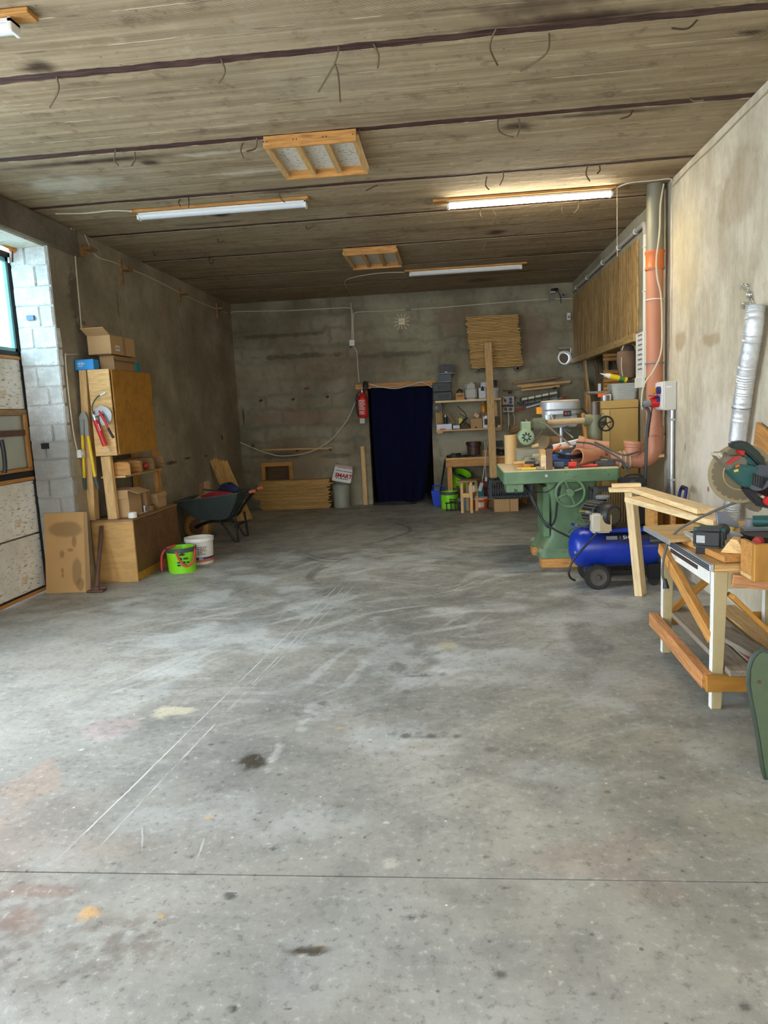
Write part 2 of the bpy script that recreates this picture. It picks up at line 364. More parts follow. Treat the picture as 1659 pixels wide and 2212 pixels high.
def floor_material():
    m = NT('worn_concrete_floor')
    n1 = m.noise(scale=3.5, detail=5, rough=.65); n2 = m.noise(scale=26., detail=4, rough=.75)
    base = m.mix(m.ramp(m.noise(scale=.55, detail=3), .32, .68), lin(137, 135, 129), lin(168, 164, 154))
    at_ = m.n('Attribute', attribute_name='dirt_shade')
    base = m.mix(at_.outputs['Alpha'], base, at_.outputs['Color'])
    base = m.mix(m.ramp(n1, .42, .66, 0, .5), base, m.mix(1., base, (.6, .6, .61), 'MULTIPLY'))
    base = m.mix(m.ramp(n2, .54, .74, 0, .55), base, lin(200, 198, 192))
    base = m.mix(m.ramp(n2, .47, .3, 0, .6), base, lin(92, 90, 86))
    vo = m.n('TexVoronoi', feature='F1', i={'Vector': m.co(), 'Scale': 13., 'Randomness': 1.})
    sc = m.n('SeparateColor', i={0: vo.outputs['Color']})
    near = m.ramp(m.n('SeparateXYZ', i={0: m.co()}).outputs[1], 4.6, 2.4, 0, .75)
    pit = m.math('MULTIPLY', m.ramp(vo.outputs['Distance'], .13, .05), m.ramp(sc.outputs[0], .58, .62))
    base = m.mix(m.math('MULTIPLY', pit, near), base, lin(82, 78, 74))
    pit2 = m.math('MULTIPLY', m.ramp(vo.outputs['Distance'], .09, .03), m.ramp(sc.outputs[0], .20, .16))
    base = m.mix(m.math('MULTIPLY', pit2, .8), base, lin(222, 220, 212))
    def scratch(a, b, w, k):
        nonlocal base
        p, q = at(*a, Z=0), at(*b, Z=0); dx, dy = q.x-p.x, q.y-p.y; L = math.hypot(dx, dy)
        d = m.n('VectorRotate', rotation_type='Z_AXIS', i={'Vector': m.co(), 'Center': (p.x, p.y, 0), 'Angle': -math.atan2(dy, dx)}).outputs[0]
        xy = m.n('SeparateXYZ', i={0: d}); u = m.math('SUBTRACT', xy.outputs[0], p.x)
        v = m.math('ABSOLUTE', m.math('ADD', m.math('SUBTRACT', xy.outputs[1], p.y), m.math('MULTIPLY', m.math('SUBTRACT', n1, .5), .02)))
        e = m.math('MULTIPLY', m.ramp(u, 0, .2), m.ramp(u, L, L-.2))
        base = m.mix(m.math('MULTIPLY', m.math('MULTIPLY', m.ramp(v, w, w*.4), e), m.math('MULTIPLY', m.ramp(n1, .35, .6), k)), base, lin(212, 212, 208))
    for a, b, w, k in (((100, 1880), (740, 1255), .005, .9), ((195, 1850), (745, 1265), .005, .8), ((430, 1600), (800, 1230), .004, .7), ((415, 1885), (462, 1755), .006, .7), ((305, 1755), (310, 1850), .005, .7)): scratch(a, b, w, k)
    m.bump(m.math('ADD', n2, n1), .08, .01)
    return m.out(base, m.ramp(n1, .3, .7, .42, .68), 0, .35)
FLOOR = floor_material()
fl = struct(MB().box(-4.35, 4.4, YF, 14.2, -.12, -.02).build('floor', plain('screed', (80, 74, 66), .9), world0=True))
JY = at(830, 1894, Z=0).y
def floor_slab(y0, y1, ys):
    xs = np.unique(np.concatenate([np.linspace(-4.35, -2.6, 60), np.linspace(-2.6, 2.1, 330), np.linspace(2.1, 4.4, 12)]))
    gx, gy = np.meshgrid(xs, ys, indexing='ij'); nx, ny = gx.shape
    top = np.stack([gx, gy, np.zeros_like(gx)], -1).reshape(-1, 3)
    idx = np.arange(nx*ny).reshape(nx, ny)
    f = np.stack([idx[:-1, :-1], idx[1:, :-1], idx[1:, 1:], idx[:-1, 1:]], -1).reshape(-1, 4)
    edge = np.concatenate([idx[:, 0], idx[1:, -1], idx[0, 1:-1], idx[-1, 1:-1]])
    me = bpy.data.meshes.new('slab')
    sk = np.array([(xs[0], y0, -.02), (xs[-1], y0, -.02), (xs[-1], y1, -.02), (xs[0], y1, -.02)])
    n0 = nx*ny; c = [idx[0, 0], idx[-1, 0], idx[-1, -1], idx[0, -1]]
    side = [(n0+k, n0+(k+1) % 4, c[(k+1) % 4], c[k]) for k in range(4)]
    me.from_pydata(np.concatenate([top, sk]).tolist(), [], f.tolist()+[tuple(int(q) for q in t) for t in side])
    R, A = paint_floor(gx, gy)
    at_ = me.color_attributes.new('dirt_shade', 'FLOAT_COLOR', 'POINT')
    buf = np.zeros((n0+4, 4), np.float32); buf[:n0, :3] = R.reshape(-1, 3); buf[:n0, 3] = A.reshape(-1)
    at_.data.foreach_set('color', buf.ravel())
    me.materials.append(FLOOR)
    o = bpy.data.objects.new('slab', me); COL.objects.link(o); o.parent = fl; return o
floor_slab(YF, JY-.004, np.concatenate([np.linspace(YF, 1.5, 20), np.linspace(1.515, JY-.004, 70)]))
floor_slab(JY+.004, 14.2, np.concatenate([np.linspace(JY+.004, 4.5, 170), np.linspace(4.515, 8.5, 190), np.linspace(8.53, 14.2, 110)]))
struct(MB().box(-16, -4.36, -12, 16, -.14, -.03).build('ground', plain('yard', (150, 148, 142), .9)))  # unseen ground outside, both pieces added to block sky light from below
struct(MB().box(-4.36, 12, -12, YF-.01, -.14, -.03).build('ground', MATS['yard']))

# ------------------------------------------------------------------ ceiling of wide concrete slabs
def paint_ceiling(me):
    """soot, rust and lime marks of the slabs as point colours"""
    n = len(me.vertices); co = np.zeros(n*3); me.vertices.foreach_get('co', co); X, Y = co[0::3], co[1::3]
    R = np.zeros((n, 3)); A = np.zeros(n)
    def over(c, r, wp, k, col):
        nonlocal R, A
        L = np.hypot((X-c[0])/(r[0]*1.3), (Y-c[1])/(r[1]*1.4)) + (NZ(X+c[0], Y, 9., 3)-.5)*1.4*wp
        mk = np.clip(sstep(L, 1., .2)*k*1.1, 0, 1); na = mk+A*(1-mk); w = np.where(na > 1e-5, mk/np.maximum(na, 1e-5), 0)[:, None]
        R = R*(1-w)+np.array(col)*w; A = na
    P = lambda x, y: tuple(at(x, y, Z=CE))[:2]
    for (x, yy), r, k, wp in (((80, 145), (.11, .08), .85, .5), ((330, 351), (.1, .06), .8, .6), ((475, 463), (.09, .09), .8, .5), ((1118, 273), (.12, .09), .8, .5), ((1070, 502), (.12, .12), .75, .5),
                              ((1255, 38), (.62, .045), .9, .25), ((1310, 244), (.5, .035), .9, .3), ((200, 349), (.8, .05), .85, .35), ((1170, 12), (.35, .12), .6, .6), ((700, 400), (.6, .03), .6, .6), ((460, 482), (.5, .04), .5, .6), ((1000, 492), (.8, .06), .5, .6), ((1200, 545), (.8, .1), .4, .6), ((600, 415), (.3, .05), .55, .7), ((1040, 605), (.25, .2), .5, .6), ((250, 345), (.25, .05), .6, .6), ((1620, 70), (.1, .03), .8, .5)):
        over(P(x, yy), r, wp, k, lin(58, 40, 30))
    for (x, yy), r, k in (((480, 330), (.3, .04), .7), ((560, 370), (.35, .05), .6), ((150, 400), (.4, .2), .45), ((860, 600), (.3, .1), .3)):
        over(P(x, yy), r, .8, k, lin(214, 204, 186))
    buf = np.zeros((n, 4), np.float32); buf[:, :3] = R; buf[:, 3] = A
    me.color_attributes.new('soot', 'FLOAT_COLOR', 'POINT').data.foreach_set('color', buf.ravel())
def ceiling_material():
    m = NT('ceiling_concrete')
    st = m.noise(m.mp((.35, 9., 3.)), 2.2, 6., .62, .4)
    st2 = m.noise(m.mp((.8, 40., 3.)), 1.5, 4., .6, .3)
    c = m.mix(m.ramp(st, .3, .7), lin(146, 127, 100), lin(178, 159, 128))
    c = m.mix(m.ramp(st2, .45, .7, 0, .22), c, lin(104, 84, 62))
    big = m.noise(scale=.7, detail=4)
    c = m.mix(m.ramp(big, .5, .75, 0, .5), c, lin(176, 164, 142))
    c = m.mix(m.ramp(m.noise(m.mp((.6, 2., 1), (5, 2, 0)), 1.2, 4), .56, .74, 0, .45), c, lin(96, 72, 54))
    iso = m.noise(scale=5., detail=5, rough=.7)
    c = m.mix(m.ramp(iso, .46, .3, 0, .5), c, lin(92, 74, 56)); c = m.mix(m.ramp(iso, .55, .72, 0, .4), c, lin(196, 180, 150))
    # cloth-print ribs left by the mould
    w = m.n('TexWave', wave_type='BANDS', bands_direction='DIAGONAL', i={'Vector': m.mp((1, -1, 0)), 'Scale': 26., 'Distortion': .6, 'Detail': 1.}).outputs['Fac']
    reg = m.ramp(m.noise(m.mp((.3, 2.4, 1), (2, 7, 0)), 1.3, 2), .52, .6)
    c = m.mix(m.math('MULTIPLY', m.math('MULTIPLY', w, reg), .32), c, lin(92, 76, 56))
    # fins of laitance between the form boards
    y = m.n('SeparateXYZ', i={0: m.co()}).outputs[1]
    lines = m.math('ABSOLUTE', m.math('SUBTRACT', m.math('FRACT', m.math('ADD', m.math('MULTIPLY', y, 3.4), m.math('MULTIPLY', m.noise(m.mp((.5, .2, 1)), 1.), .22))), .5))
    ln = m.math('MULTIPLY', m.ramp(lines, .024, .006), m.ramp(m.noise(m.mp((1.6, 3, 1)), 2., 3), .48, .6))
    c = m.mix(m.math('MULTIPLY', ln, .75), c, lin(222, 206, 176))
    c = m.mix(m.math('MULTIPLY', m.math('MULTIPLY', m.ramp(lines, .05, .02), m.ramp(m.noise(m.mp((1.3, 3, 1), (9, 1, 0)), 2., 3), .5, .62)), .5), c, lin(84, 66, 50))
    pitv = m.n('TexVoronoi', i={'Vector': m.co(), 'Scale': 16.})
    c = m.mix(m.math('MULTIPLY', m.ramp(pitv.outputs['Distance'], .16, .06), m.ramp(m.n('SeparateColor', i={0: pitv.outputs['Color']}).outputs[0], .85, .88, 0, .6)), c, lin(70, 56, 44))
    so = m.n('Attribute', attribute_name='soot')
    c = m.mix(so.outputs['Alpha'], c, so.outputs['Color'])
    m.bump(m.math('ADD', st, m.math('ADD', m.math('MULTIPLY', m.math('MULTIPLY', w, reg), .25), m.math('MULTIPLY', ln, .6))), .5, .012)
    return m.out(c, .9, 0, .2)
CEIL = ceiling_material()
tar = NT('joint_rust')
TAR = tar.out(tar.mix(tar.ramp(tar.noise(tar.mp((2, 20, 1)), 3.), .35, .65), lin(50, 30, 26), lin(92, 62, 54)), .75)
ce = struct(MB().box(-4.3, 2.6, YF, YB+.2, CE+.004, CE+.25).build('ceiling', TAR, world0=True))
JOINTS = [YF, -.5, .7, 1.9, 3.06, 4.21, 5.365, 6.55, 7.64, 8.98, 10.2, 11.37, YB+.05]
for a, b in zip(JOINTS, JOINTS[1:]):
    g = .042 if a < 8 else .036
    n = 180; lo, hi = [], []
    ragl = ragh = 0.
    for k in range(n+1):
        x = -4.3 + 6.9*k/n
        ragl = ragl*.75 + random.uniform(-1, 1)*.005; ragh = ragh*.75 + random.uniform(-1, 1)*.005
        lo.append((x, a+g+ragl)); hi.append((x, b-g+ragh))
    mb = MB()
    P = [[V((x, y, CE+.007)) for x, y in lo], [V((x, y, CE)) for x, y in lo]]
    for t in [.02+.96*q_/26 for q_ in range(27)]:
        P.append([V((x0, y0+(y1-y0)*t, CE+random.uniform(-.0012, .0012))) for (x0, y0), (x1, y1) in zip(lo, hi)])
    P += [[V((x, y, CE)) for x, y in hi], [V((x, y, CE+.007)) for x, y in hi]]
    mb.grid(P); paint_ceiling(mb.build('ceiling_slab', CEIL, ce, world0=True).data)

# ------------------------------------------------------------------ walls
def wall_material(name, lo, hi, stain, axes, blocks=0., streak=False, extra=()):
    m = NT(name)
    if streak: n1 = m.noise(m.mp((2.6, 2.6, 1.1)), 1.6, 5., .66, .3)
    else: n1 = m.noise(scale=1.1, detail=5, rough=.6)
    c = m.mix(m.ramp(n1, .33, .67), lin(*lo), lin(*hi))
    c = m.mix(m.ramp(m.noise(m.mp((1, 1, 1), (4, 9, 2)), .8, 5, .6), .5, .72, 0, .7), c, lin(*stain))
    c = m.mix(m.ramp(m.noise(scale=9., detail=4, rough=.7), .45, .75, 0, .35), c, mul(lin(*lo), .7))
    c = m.mix(m.ramp(m.noise(scale=30., detail=4, rough=.7), .55, .8, 0, .4), c, mul(lin(*hi), 1.15))
    h = m.noise(scale=14., detail=4, rough=.65)
    if blocks:
        sp = m.n('SeparateXYZ', i={0: m.co()})
        vec = m.n('CombineXYZ', i={0: sp.outputs[0 if axes == 'xz' else 1], 1: sp.outputs[2], 2: 0.}).outputs[0]
        wob = m.n('TexNoise', i={'Vector': m.co(), 'Scale': 2.2, 'Detail': 4.}).outputs['Color']
        vec = m.n('VectorMath', operation='ADD', i={0: vec, 1: m.n('VectorMath', operation='SCALE', i={0: wob, 'Scale': .3}).outputs[0]}).outputs[0]
        br = m.n('TexBrick', i={'Vector': vec, 'Scale': 1., 'Mortar Size': .07, 'Mortar Smooth': 1., 'Brick Width': .62, 'Row Height': .27, 'Color1': (0, 0, 0), 'Color2': (.25, .25, .25), 'Mortar': (1, 1, 1)}).outputs['Color']
        f = m.math('MULTIPLY', m.n('SeparateColor', i={0: br}).outputs[0], m.ramp(m.noise(scale=1.3, detail=3), .35, .65, .25, 1))
        c = m.mix(m.math('MULTIPLY', f, blocks), c, mul(lin(*lo), .55))
        h = m.math('SUBTRACT', h, m.math('MULTIPLY', f, .6))
    for cen, r, k, col, wp, ws in extra:
        c = m.mix(m.math('MULTIPLY', m.blob(cen, r, .5, wp, ws, 0, axes), k), c, lin(*col))
    vo = m.n('TexVoronoi', i={'Vector': m.co(), 'Scale': 5.})
    c = m.mix(m.math('MULTIPLY', m.ramp(vo.outputs['Distance'], .1, .05), m.ramp(m.n('SeparateColor', i={0: vo.outputs['Color']}).outputs[0], .86, .9, 0, .6)), c, mul(lin(*lo), .45))
    m.bump(h, .45, .02)
    return m.out(c, .92, 0, .2)
yz = lambda x, y, X: (lambda p: (p.y, p.z))(at(x, y, X=X))
xz = lambda x, y, Y: (lambda p: (p.x, p.z))(at(x, y, Y=Y))
crack = lambda x, y, X, r=(.1, .02), k=.8, c=(62, 52, 42): (yz(x, y, X), r, k, c, .8, 14)
W_LEFT = wall_material('plaster_left', (134, 123, 103), (172, 160, 138), (148, 132, 108), 'yz', extra=[
    crack(370, 1000, XL, (.25, .03)), crack(405, 990, XL, (.15, .02)), crack(445, 985, XL, (.12, .02)), crack(480, 945, XL, (.05, .07)), 
    crack(360, 700, XL, (.35, .5), .35, (140, 112, 96)), crack(430, 800, XL, (.6, .5), .4, (128, 122, 100)), crack(255, 660, XL, (.02, .35), .4),
    crack(160, 640, XL, (.12, .3), .6, (86, 74, 60)), crack(175, 705, XL, (.14, .1), .6, (78, 68, 56))])
W_BACK = wall_material('plaster_back', (122, 114, 94), (164, 156, 132), (136, 116, 94), 'xz', blocks=.42, extra=[
    (xz(625, 1000, YB), (.9, .55), .6, (128, 108, 84), .5, 2.), (xz(600, 985, YB), (.55, .06), .6, (82, 72, 58), .7, 5), (xz(720, 985, YB), (.4, .06), .5, (82, 72, 58), .7, 5), (xz(640, 900, YB), (1.1, .12), .45, (150, 118, 98), .6, 3),
    (xz(1150, 720, YB), (.35, .5), .45, (132, 104, 84), .6, 3), (xz(980, 690, YB), (.5, .25), .45, (126, 100, 82), .6, 3), (xz(1000, 960, YB), (.8, .35), .6, (176, 170, 150), .5, 3), 
    (xz(600, 725, YB), (.9, .05), .6, (84, 76, 60), .8, 4), (xz(640, 770, YB), (.9, .06), .6, (84, 76, 60), .8, 4), (xz(860, 765, YB), (.8, .06), .5, (90, 80, 64), .8, 4), (xz(662, 839, YB), (.07, .025), .8, (120, 62, 56), .5, 9), (xz(526, 900, YB), (.025, .18), .7, (58, 44, 38), .4, 9)])
W_RIGHT = wall_material('plaster_right', (182, 170, 148), (212, 201, 180), (192, 178, 152), 'yz', streak=True, extra=[
    (yz(1470, 738, XR), (.2, .12), .6, (160, 138, 104), .35, 6), (yz(1535, 735, XR), (.27, .07), .6, (160, 138, 104), .5, 6), (yz(1480, 560, XR), (.5, .6), .3, (216, 194, 142), .6, 3), (yz(1560, 1000, XR), (.9, .7), .55, (226, 216, 204), .5, 3), (yz(1600, 400, XR), (.5, .3), .4, (150, 128, 100), .6, 4),
    (yz(1530, 1057, XR), (.035, .03), .75, (146, 70, 76), .3, 20), (yz(1455, 1100, XR), (.1, .8), .5, (150, 128, 92), .4, 5), (yz(1480, 965, XR), (.02, .06), .6, (96, 84, 76), .6, 20)])
W_FRONT = wall_material('plaster_front', (150, 138, 116), (186, 172, 150), (160, 144, 118), 'xz')
GY0, GY1, GZ = .9, 6.79, 3.34       # side gate opening in the left wall
XO = -4.12                          # outer face of the left wall
lw = MB()
lw.box(XO, XL, GY1+.001, YB+.3, 0, CE)
lw.box(XO, XL, YF, GY0, 0, CE)
lw.box(XO+.06, XL, GY0, GY1, GZ, CE)
lw = struct(lw.build('wall_left', W_LEFT, world0=True))
# back wall with a doorway, a timber hatch and a vent hole
DX0, DX1, DZ = at(806, 1086, Y=YB).x, at(936, 1000, Y=YB).x, 2.06
hx0, hx1 = at(574, 1020, Y=YB).x, at(625, 1020, Y=YB).x
hz0, hz1 = .45, at(600, 1007, Y=YB).z
vx0, vx1 = at(1208, 770, Y=YB).x, XR
vz0, vz1 = at(1222, 788, Y=YB).z, at(1222, 750, Y=YB).z
bw = MB()
for x0, x1, z0, z1 in ((XL, hx0, 0, CE), (hx0, hx1, 0, hz0), (hx0, hx1, hz1, CE), (hx1, DX0, 0, CE), (DX0, DX1, DZ, CE), (DX1, vx0, 0, CE), (vx0, vx1, 0, vz0), (vx0, vx1, vz1, CE), (vx1, 4.4, 0, CE)):
    bw.box(x0, x1, YB, YB+.22, z0, z1)
bw = struct(bw.build('wall_back', W_BACK, world0=True))
DARK = plain('passage_dark', (52, 46, 40), .95)  # dark colour stands in for the shade inside passage and vent hole
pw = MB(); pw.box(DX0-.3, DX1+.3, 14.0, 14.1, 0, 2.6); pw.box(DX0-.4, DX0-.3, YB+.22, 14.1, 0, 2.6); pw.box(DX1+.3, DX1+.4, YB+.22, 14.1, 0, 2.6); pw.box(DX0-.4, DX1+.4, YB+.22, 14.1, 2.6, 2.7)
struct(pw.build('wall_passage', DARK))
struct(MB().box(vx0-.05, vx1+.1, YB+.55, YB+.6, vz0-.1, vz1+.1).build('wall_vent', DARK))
struct(MB().box(hx0-.04, hx1+.04, YB+.2, YB+.24, hz0-.04, hz1+.04).build('wall_hatch', wood('hatch_board', (96, 66, 30), .6), bevel=0))
# right wall: plastered bay in front, then concrete pier, boarding over a storage recess
YW = 7.33
rw = struct(MB().box(XR, XR+.22, YF, YW, 0, CE).build('wall_right', W_RIGHT, world0=True))
CONC = wall_material('pier_concrete', (138, 128, 106), (170, 160, 138), (150, 136, 108), 'yz')
PY0, PY1 = 7.5, 8.42
pier = MB(); pier.box(XR+.03, XR+.3, YW, PY1, 0, CE); pier.box(XR+.02, XR+.25, PY1, YB, 3.36, CE)
struct(pier.build('trim_1', CONC, world0=True))
BEAMZ = 2.36
OLDW = wood('weathered_boarding', (176, 140, 88), .42, .8, 1., 10., False, 1.25)
woodwall = struct(MB().box(XR+.05, XR+.07, PY1, YB, BEAMZ, 3.4).build('wall_boarding', OLDW))
y = PY1 + .005; k = 0
while y < YB-.03:
    w = random.choice((.085, .1, .12, .14)); w = min(w, YB-.012-y)
    o = beam('board', (XR+random.uniform(.0, .012)+.02, y+w/2, BEAMZ+.005), (XR+.02, y+w/2, 3.36), .022, w-.006, OLDW, woodwall, up=V((0, 1, 0)), bevel=.002)
    y += w
beam('beam', (XR+.01, PY1, BEAMZ-.045), (XR+.01, YB, BEAMZ-.045), .09, .09, wood('lintel_timber', (196, 160, 104)), woodwall)
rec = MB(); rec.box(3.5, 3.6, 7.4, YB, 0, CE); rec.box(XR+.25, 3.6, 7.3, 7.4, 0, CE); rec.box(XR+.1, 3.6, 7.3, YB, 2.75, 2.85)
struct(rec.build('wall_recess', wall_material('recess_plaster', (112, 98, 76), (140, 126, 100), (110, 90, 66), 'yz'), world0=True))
# front wall with the open gate behind the photographer
fw = MB(); fw.box(XL-.4, -3.1, YF-.2, YF, 0, CE); fw.box(1.5, XR+.22, YF-.2, YF, 0, CE); fw.box(-3.1, 1.5, YF-.2, YF, 3.3, CE)
struct(fw.build('wall_front', W_FRONT, world0=True))
lint = MB(); lint.box(XL-.02, XL+.03, GY0, GY1+.55, 3.345, CE-.02)
struct(lint.build('trim_2', wall_material('lintel_concrete', (104, 94, 80), (140, 130, 114), (98, 82, 66), 'yz'), world0=True, bevel=.006))

# white-washed blocks of the gate jamb, each its own piece
wm = NT('whitewashed_block')
c = wm.mix(wm.ramp(wm.noise(scale=5., detail=6, rough=.7), .4, .62), lin(206, 208, 208), lin(236, 238, 238))
c = wm.mix(wm.math('MULTIPLY', wm.ramp(wm.noise(scale=11., detail=6, rough=.75), .56, .7), .6), c, lin(120, 112, 104))
low = wm.ramp(wm.n('SeparateXYZ', i={0: wm.n('NewGeometry').outputs['Position']}).outputs[2], 1.9, 1.35)
c = wm.mix(wm.math('MULTIPLY', low, .8), c, lin(134, 128, 118))          # shade below the window light, painted into the blocks as grey
wm.bump(wm.noise(scale=26., detail=6, rough=.7), .8, .012)
WHITE_BLOCK = wm.out(c, .9)
MB().box(XO+.002, XL-.001, GY1-.018, GY1+.02, .0, GZ).build('mortar', WHITE_BLOCK, lw)
z = 0.02; row = 0
while z < GZ-.03:
    h = min(random.uniform(.165, .205), GZ-z); split = .5+.12*(-1)**row if row % 3 else None
    spans = [(XO+.005, XL-.004)] if split is None else [(XO+.005, XO+.4*split-.006), (XO+.4*split+.006, XL-.004)]
    proud = .035 if z < 2.55 else 0.
    for x0, x1 in spans:
        P = []; N = 5
        y1 = GY1+.05; fy = GY1-.03-random.uniform(0, .012)
        mb = MB(); e = [proud if x1 > XL-.01 else 0][0]
        mb.box(x0, x1+random.uniform(-.006, .004)+e*.3, fy, y1, z+random.uniform(.003, .008), z+h-random.uniform(.003, .008))
        for i_, v_ in enumerate(mb.v): mb.v[i_] = v_ + V((random.uniform(-.004, .004) if abs(v_.x-x0) > .01 else 0, random.uniform(-.005, .005), random.uniform(-.005, .005)))
        mb.build('block', WHITE_BLOCK, lw, bevel=.008, seg=2)
    z += h; row += 1
# ------------------------------------------------------------------ shared materials
PINE = wood('pine', (214, 172, 112), .74); PINE_L = wood('pine_pale', (232, 202, 152), .8); PINE_O = wood('pine_oiled', (196, 138, 70), .66)
PINE_D = wood('pine_old', (160, 122, 78), .6); DECK = wood('deck_board', (206, 162, 92), .7); PLY = wood('plywood_tan', (190, 146, 84), .82, .6, .6, 5., False)
OCHRE = wood('ochre_board', (178, 124, 46), .8, .55, .5, 4., False); BROWNB = wood('brown_board', (112, 78, 46), .8, .55, .5, 5., False); GREYW = wood('grey_board', (150, 136, 118), .72)
CARD = plain('cardboard', (178, 142, 98), .85, var=.08, scale=4.); CARD_D = plain('cardboard_dark', (150, 116, 78), .85, var=.1, scale=4.); CARD_W = plain('cardboard_inside', (216, 206, 190), .85, var=.06)
BLACK = plain('black_plastic', (34, 34, 36), .5); BLACKM = plain('black_iron', (30, 29, 30), .55, .3); GREY = plain('grey_plastic', (120, 122, 124), .5); DGREY = plain('dark_grey_plastic', (64, 68, 70), .55)
STEEL = plain('steel', (176, 178, 180), .35, .85, .15, 20.); ALU = plain('aluminium', (196, 198, 200), .4, .7, .12, 8.); CHROME = plain('chrome', (215, 215, 215), .18, 1., .05); RUST = plain('rusty_iron', (98, 68, 56), .8, .2, .3, 14.)
WHITEP = plain('white_plastic', (226, 224, 218), .5, var=.05); CREAM = plain('cable_cream', (206, 196, 172), .6, var=.1); RED = plain('red_paint', (196, 32, 30), .4, var=.1); REDP = plain('red_plastic', (190, 44, 40), .5, var=.1)
YELLOW = plain('yellow_paint', (224, 190, 34), .5, var=.15, scale=24.); BLUEP = plain('blue_plastic', (26, 66, 190), .4, var=.12); GREENL = plain('lime_plastic', (132, 214, 22), .4, var=.06); NAVY = plain('navy_cloth', (15, 17, 42), .95, var=.3, spec=.1)
ORANGE = plain('orange_plastic', (228, 96, 26), .45, var=.08); TERRA = plain('terracotta_pipe', (192, 128, 98), .55, var=.12, scale=4., dust=.5); PAPER = plain('paper_white', (232, 230, 224), .8, var=.05); TEAL = plain('teal_card', (40, 120, 124), .6, var=.2)
RUBBER = plain('tyre_rubber', (40, 38, 36), .85, var=.25, scale=20.); SAND = plain('sand', (186, 156, 108), .95, var=.2, scale=30., bump=.4); INK = plain('ink_black', (28, 26, 26), .7); INKR = plain('ink_red', (170, 26, 26), .7)
WIRE = plain('rusted_wire', (104, 84, 62), .7, .3, .25, 20.)
def cable(pts, r, mat, label, name='cable', cat='cable', group=None, n=6, smooth_path=True, seg=6):
    return solo(MB().tube(spline(pts, n) if smooth_path else pts, r, seg), name, mat, label, cat, group, smooth=True)
def cbox(root, name, x0, x1, y0, y1, z0, z1, mat, bevel=.004): return MB().box(x0, x1, y0, y1, z0, z1).build(name, mat, root, bevel=bevel)

# ------------------------------------------------------------------ side gate: timber leaf with a window
pm = NT('peeling_white_paint')
f1 = pm.noise(pm.mp((1, 2.2, 9.)), 6., 6., .7, .6); f2 = pm.noise(scale=2.2, detail=4)
c = pm.mix(pm.ramp(pm.noise(scale=3., detail=4), .35, .65), lin(214, 206, 190), lin(234, 229, 218))
c = pm.mix(pm.math('MULTIPLY', pm.ramp(f1, .56, .66), pm.ramp(f2, .34, .5)), c, lin(92, 70, 52))
c = pm.mix(pm.math('MULTIPLY', pm.ramp(pm.noise(pm.mp((1, 1.2, 5), (0, 3, 1)), 3., 5.), .58, .7), pm.ramp(f2, .46, .58)), c, lin(46, 42, 40))
c = pm.mix(pm.math('MULTIPLY', pm.ramp(pm.noise(scale=5., detail=3), .6, .72), .55), c, lin(196, 156, 88))
pm.bump(f1, .3, .004); PEEL = pm.out(c, .75)
DOORX = -4.14
zz = lambda y: at(20, y, X=DOORX).z
BAR = wood('gate_strip', (186, 128, 62), .7); PALEG = plain('dirty_glazing', (172, 172, 156), .35, var=.2, scale=5.)
def gate_leaf(name, y0, y1):
    d = struct(bpy.data.objects.new(name, None)); COL.objects.link(d); d.location = (DOORX, (y0+y1)/2, 0)
    fr = MB()
    top = 3.30
    for a, b, c0, c1 in ((y0, y0+.05, .02, top), (y1-.05, y1, .02, top), (y0, y1, .02, .06), (y0, y1, zz(1036), zz(1024)), (y0, y1, top-.05, top), (y0, y1, zz(768), zz(758))):
        fr.box(DOORX-.05, DOORX+.012, a, b, c0, c1)
    fr.build('frame', BLACKM, d, bevel=.003)
    a, b = y0+.05, y1-.05
    MB().box(DOORX-.06, DOORX-.045, y0, y1, .02, zz(762)).build('backing_board', PINE_D, d)
    def pan(nm, p0, p1, mat, dx=0., inset=0.): return MB().box(DOORX-.04, DOORX+dx, a+inset, b-inset, zz(p0)+.002, zz(p1)-.002).build(nm, mat, d, bevel=.002)
    pan('panel', 1300, 1171, PEEL); pan('panel', 1168, 1046, PEEL); pan('panel', 884, 775, PEEL); pan('glazing', 1016, 897, PALEG, -.02)
    for nm, p0, p1 in (('strip', 1309, 1301), ('strip', 1045, 1037), ('strip', 1023, 1016), ('strip', 897, 885), ('strip', 775, 768)):
        beam(nm, (DOORX+.004, a, (zz(p0)+zz(p1))/2), (DOORX+.004, b, (zz(p0)+zz(p1))/2), .022, abs(zz(p0)-zz(p1)), BAR if nm == 'strip' and p0 != 897 else PINE_D, d)
    for q in (a, b-.055): beam('strip', (DOORX+.005, q+.027, zz(1016)), (DOORX+.005, q+.027, zz(897)), .02, .055, BAR, d, up=V((0, 1, 0)))
    MB().box(DOORX-.01, DOORX+.012, a+.1, b-.01, zz(943), zz(930)).build('strap', RUST, d)
    MB().box(DOORX-.03, DOORX-.022, a+.03, b-.03, zz(757), top-.06).build('pane', glass('window_glass'), d)
    w = MB(); w.box(DOORX-.04, DOORX-.005, a, a+.035, zz(758), top-.05); w.box(DOORX-.04, DOORX-.005, b-.035, b, zz(758), top-.05); w.box(DOORX-.04, DOORX-.005, a, b, zz(758), zz(750)); w.box(DOORX-.04, DOORX-.005, a, b, top-.09, top-.05)
    w.build('window_frame', plain('teal_window_frame', (120, 168, 172), .5), d, bevel=.003)
    return d
g1 = gate_leaf('door_1', 5.50, 6.81); gate_leaf('door_2', 4.28, 5.49)
MB().tube(spline([at(3, 950, X=DOORX+.05), at(8, 975, X=DOORX+.055), at(11, 1005, X=DOORX+.05), at(10, 1022, X=DOORX+.04)]), .02, 8).build('handle', BLACK, g1, smooth=True)
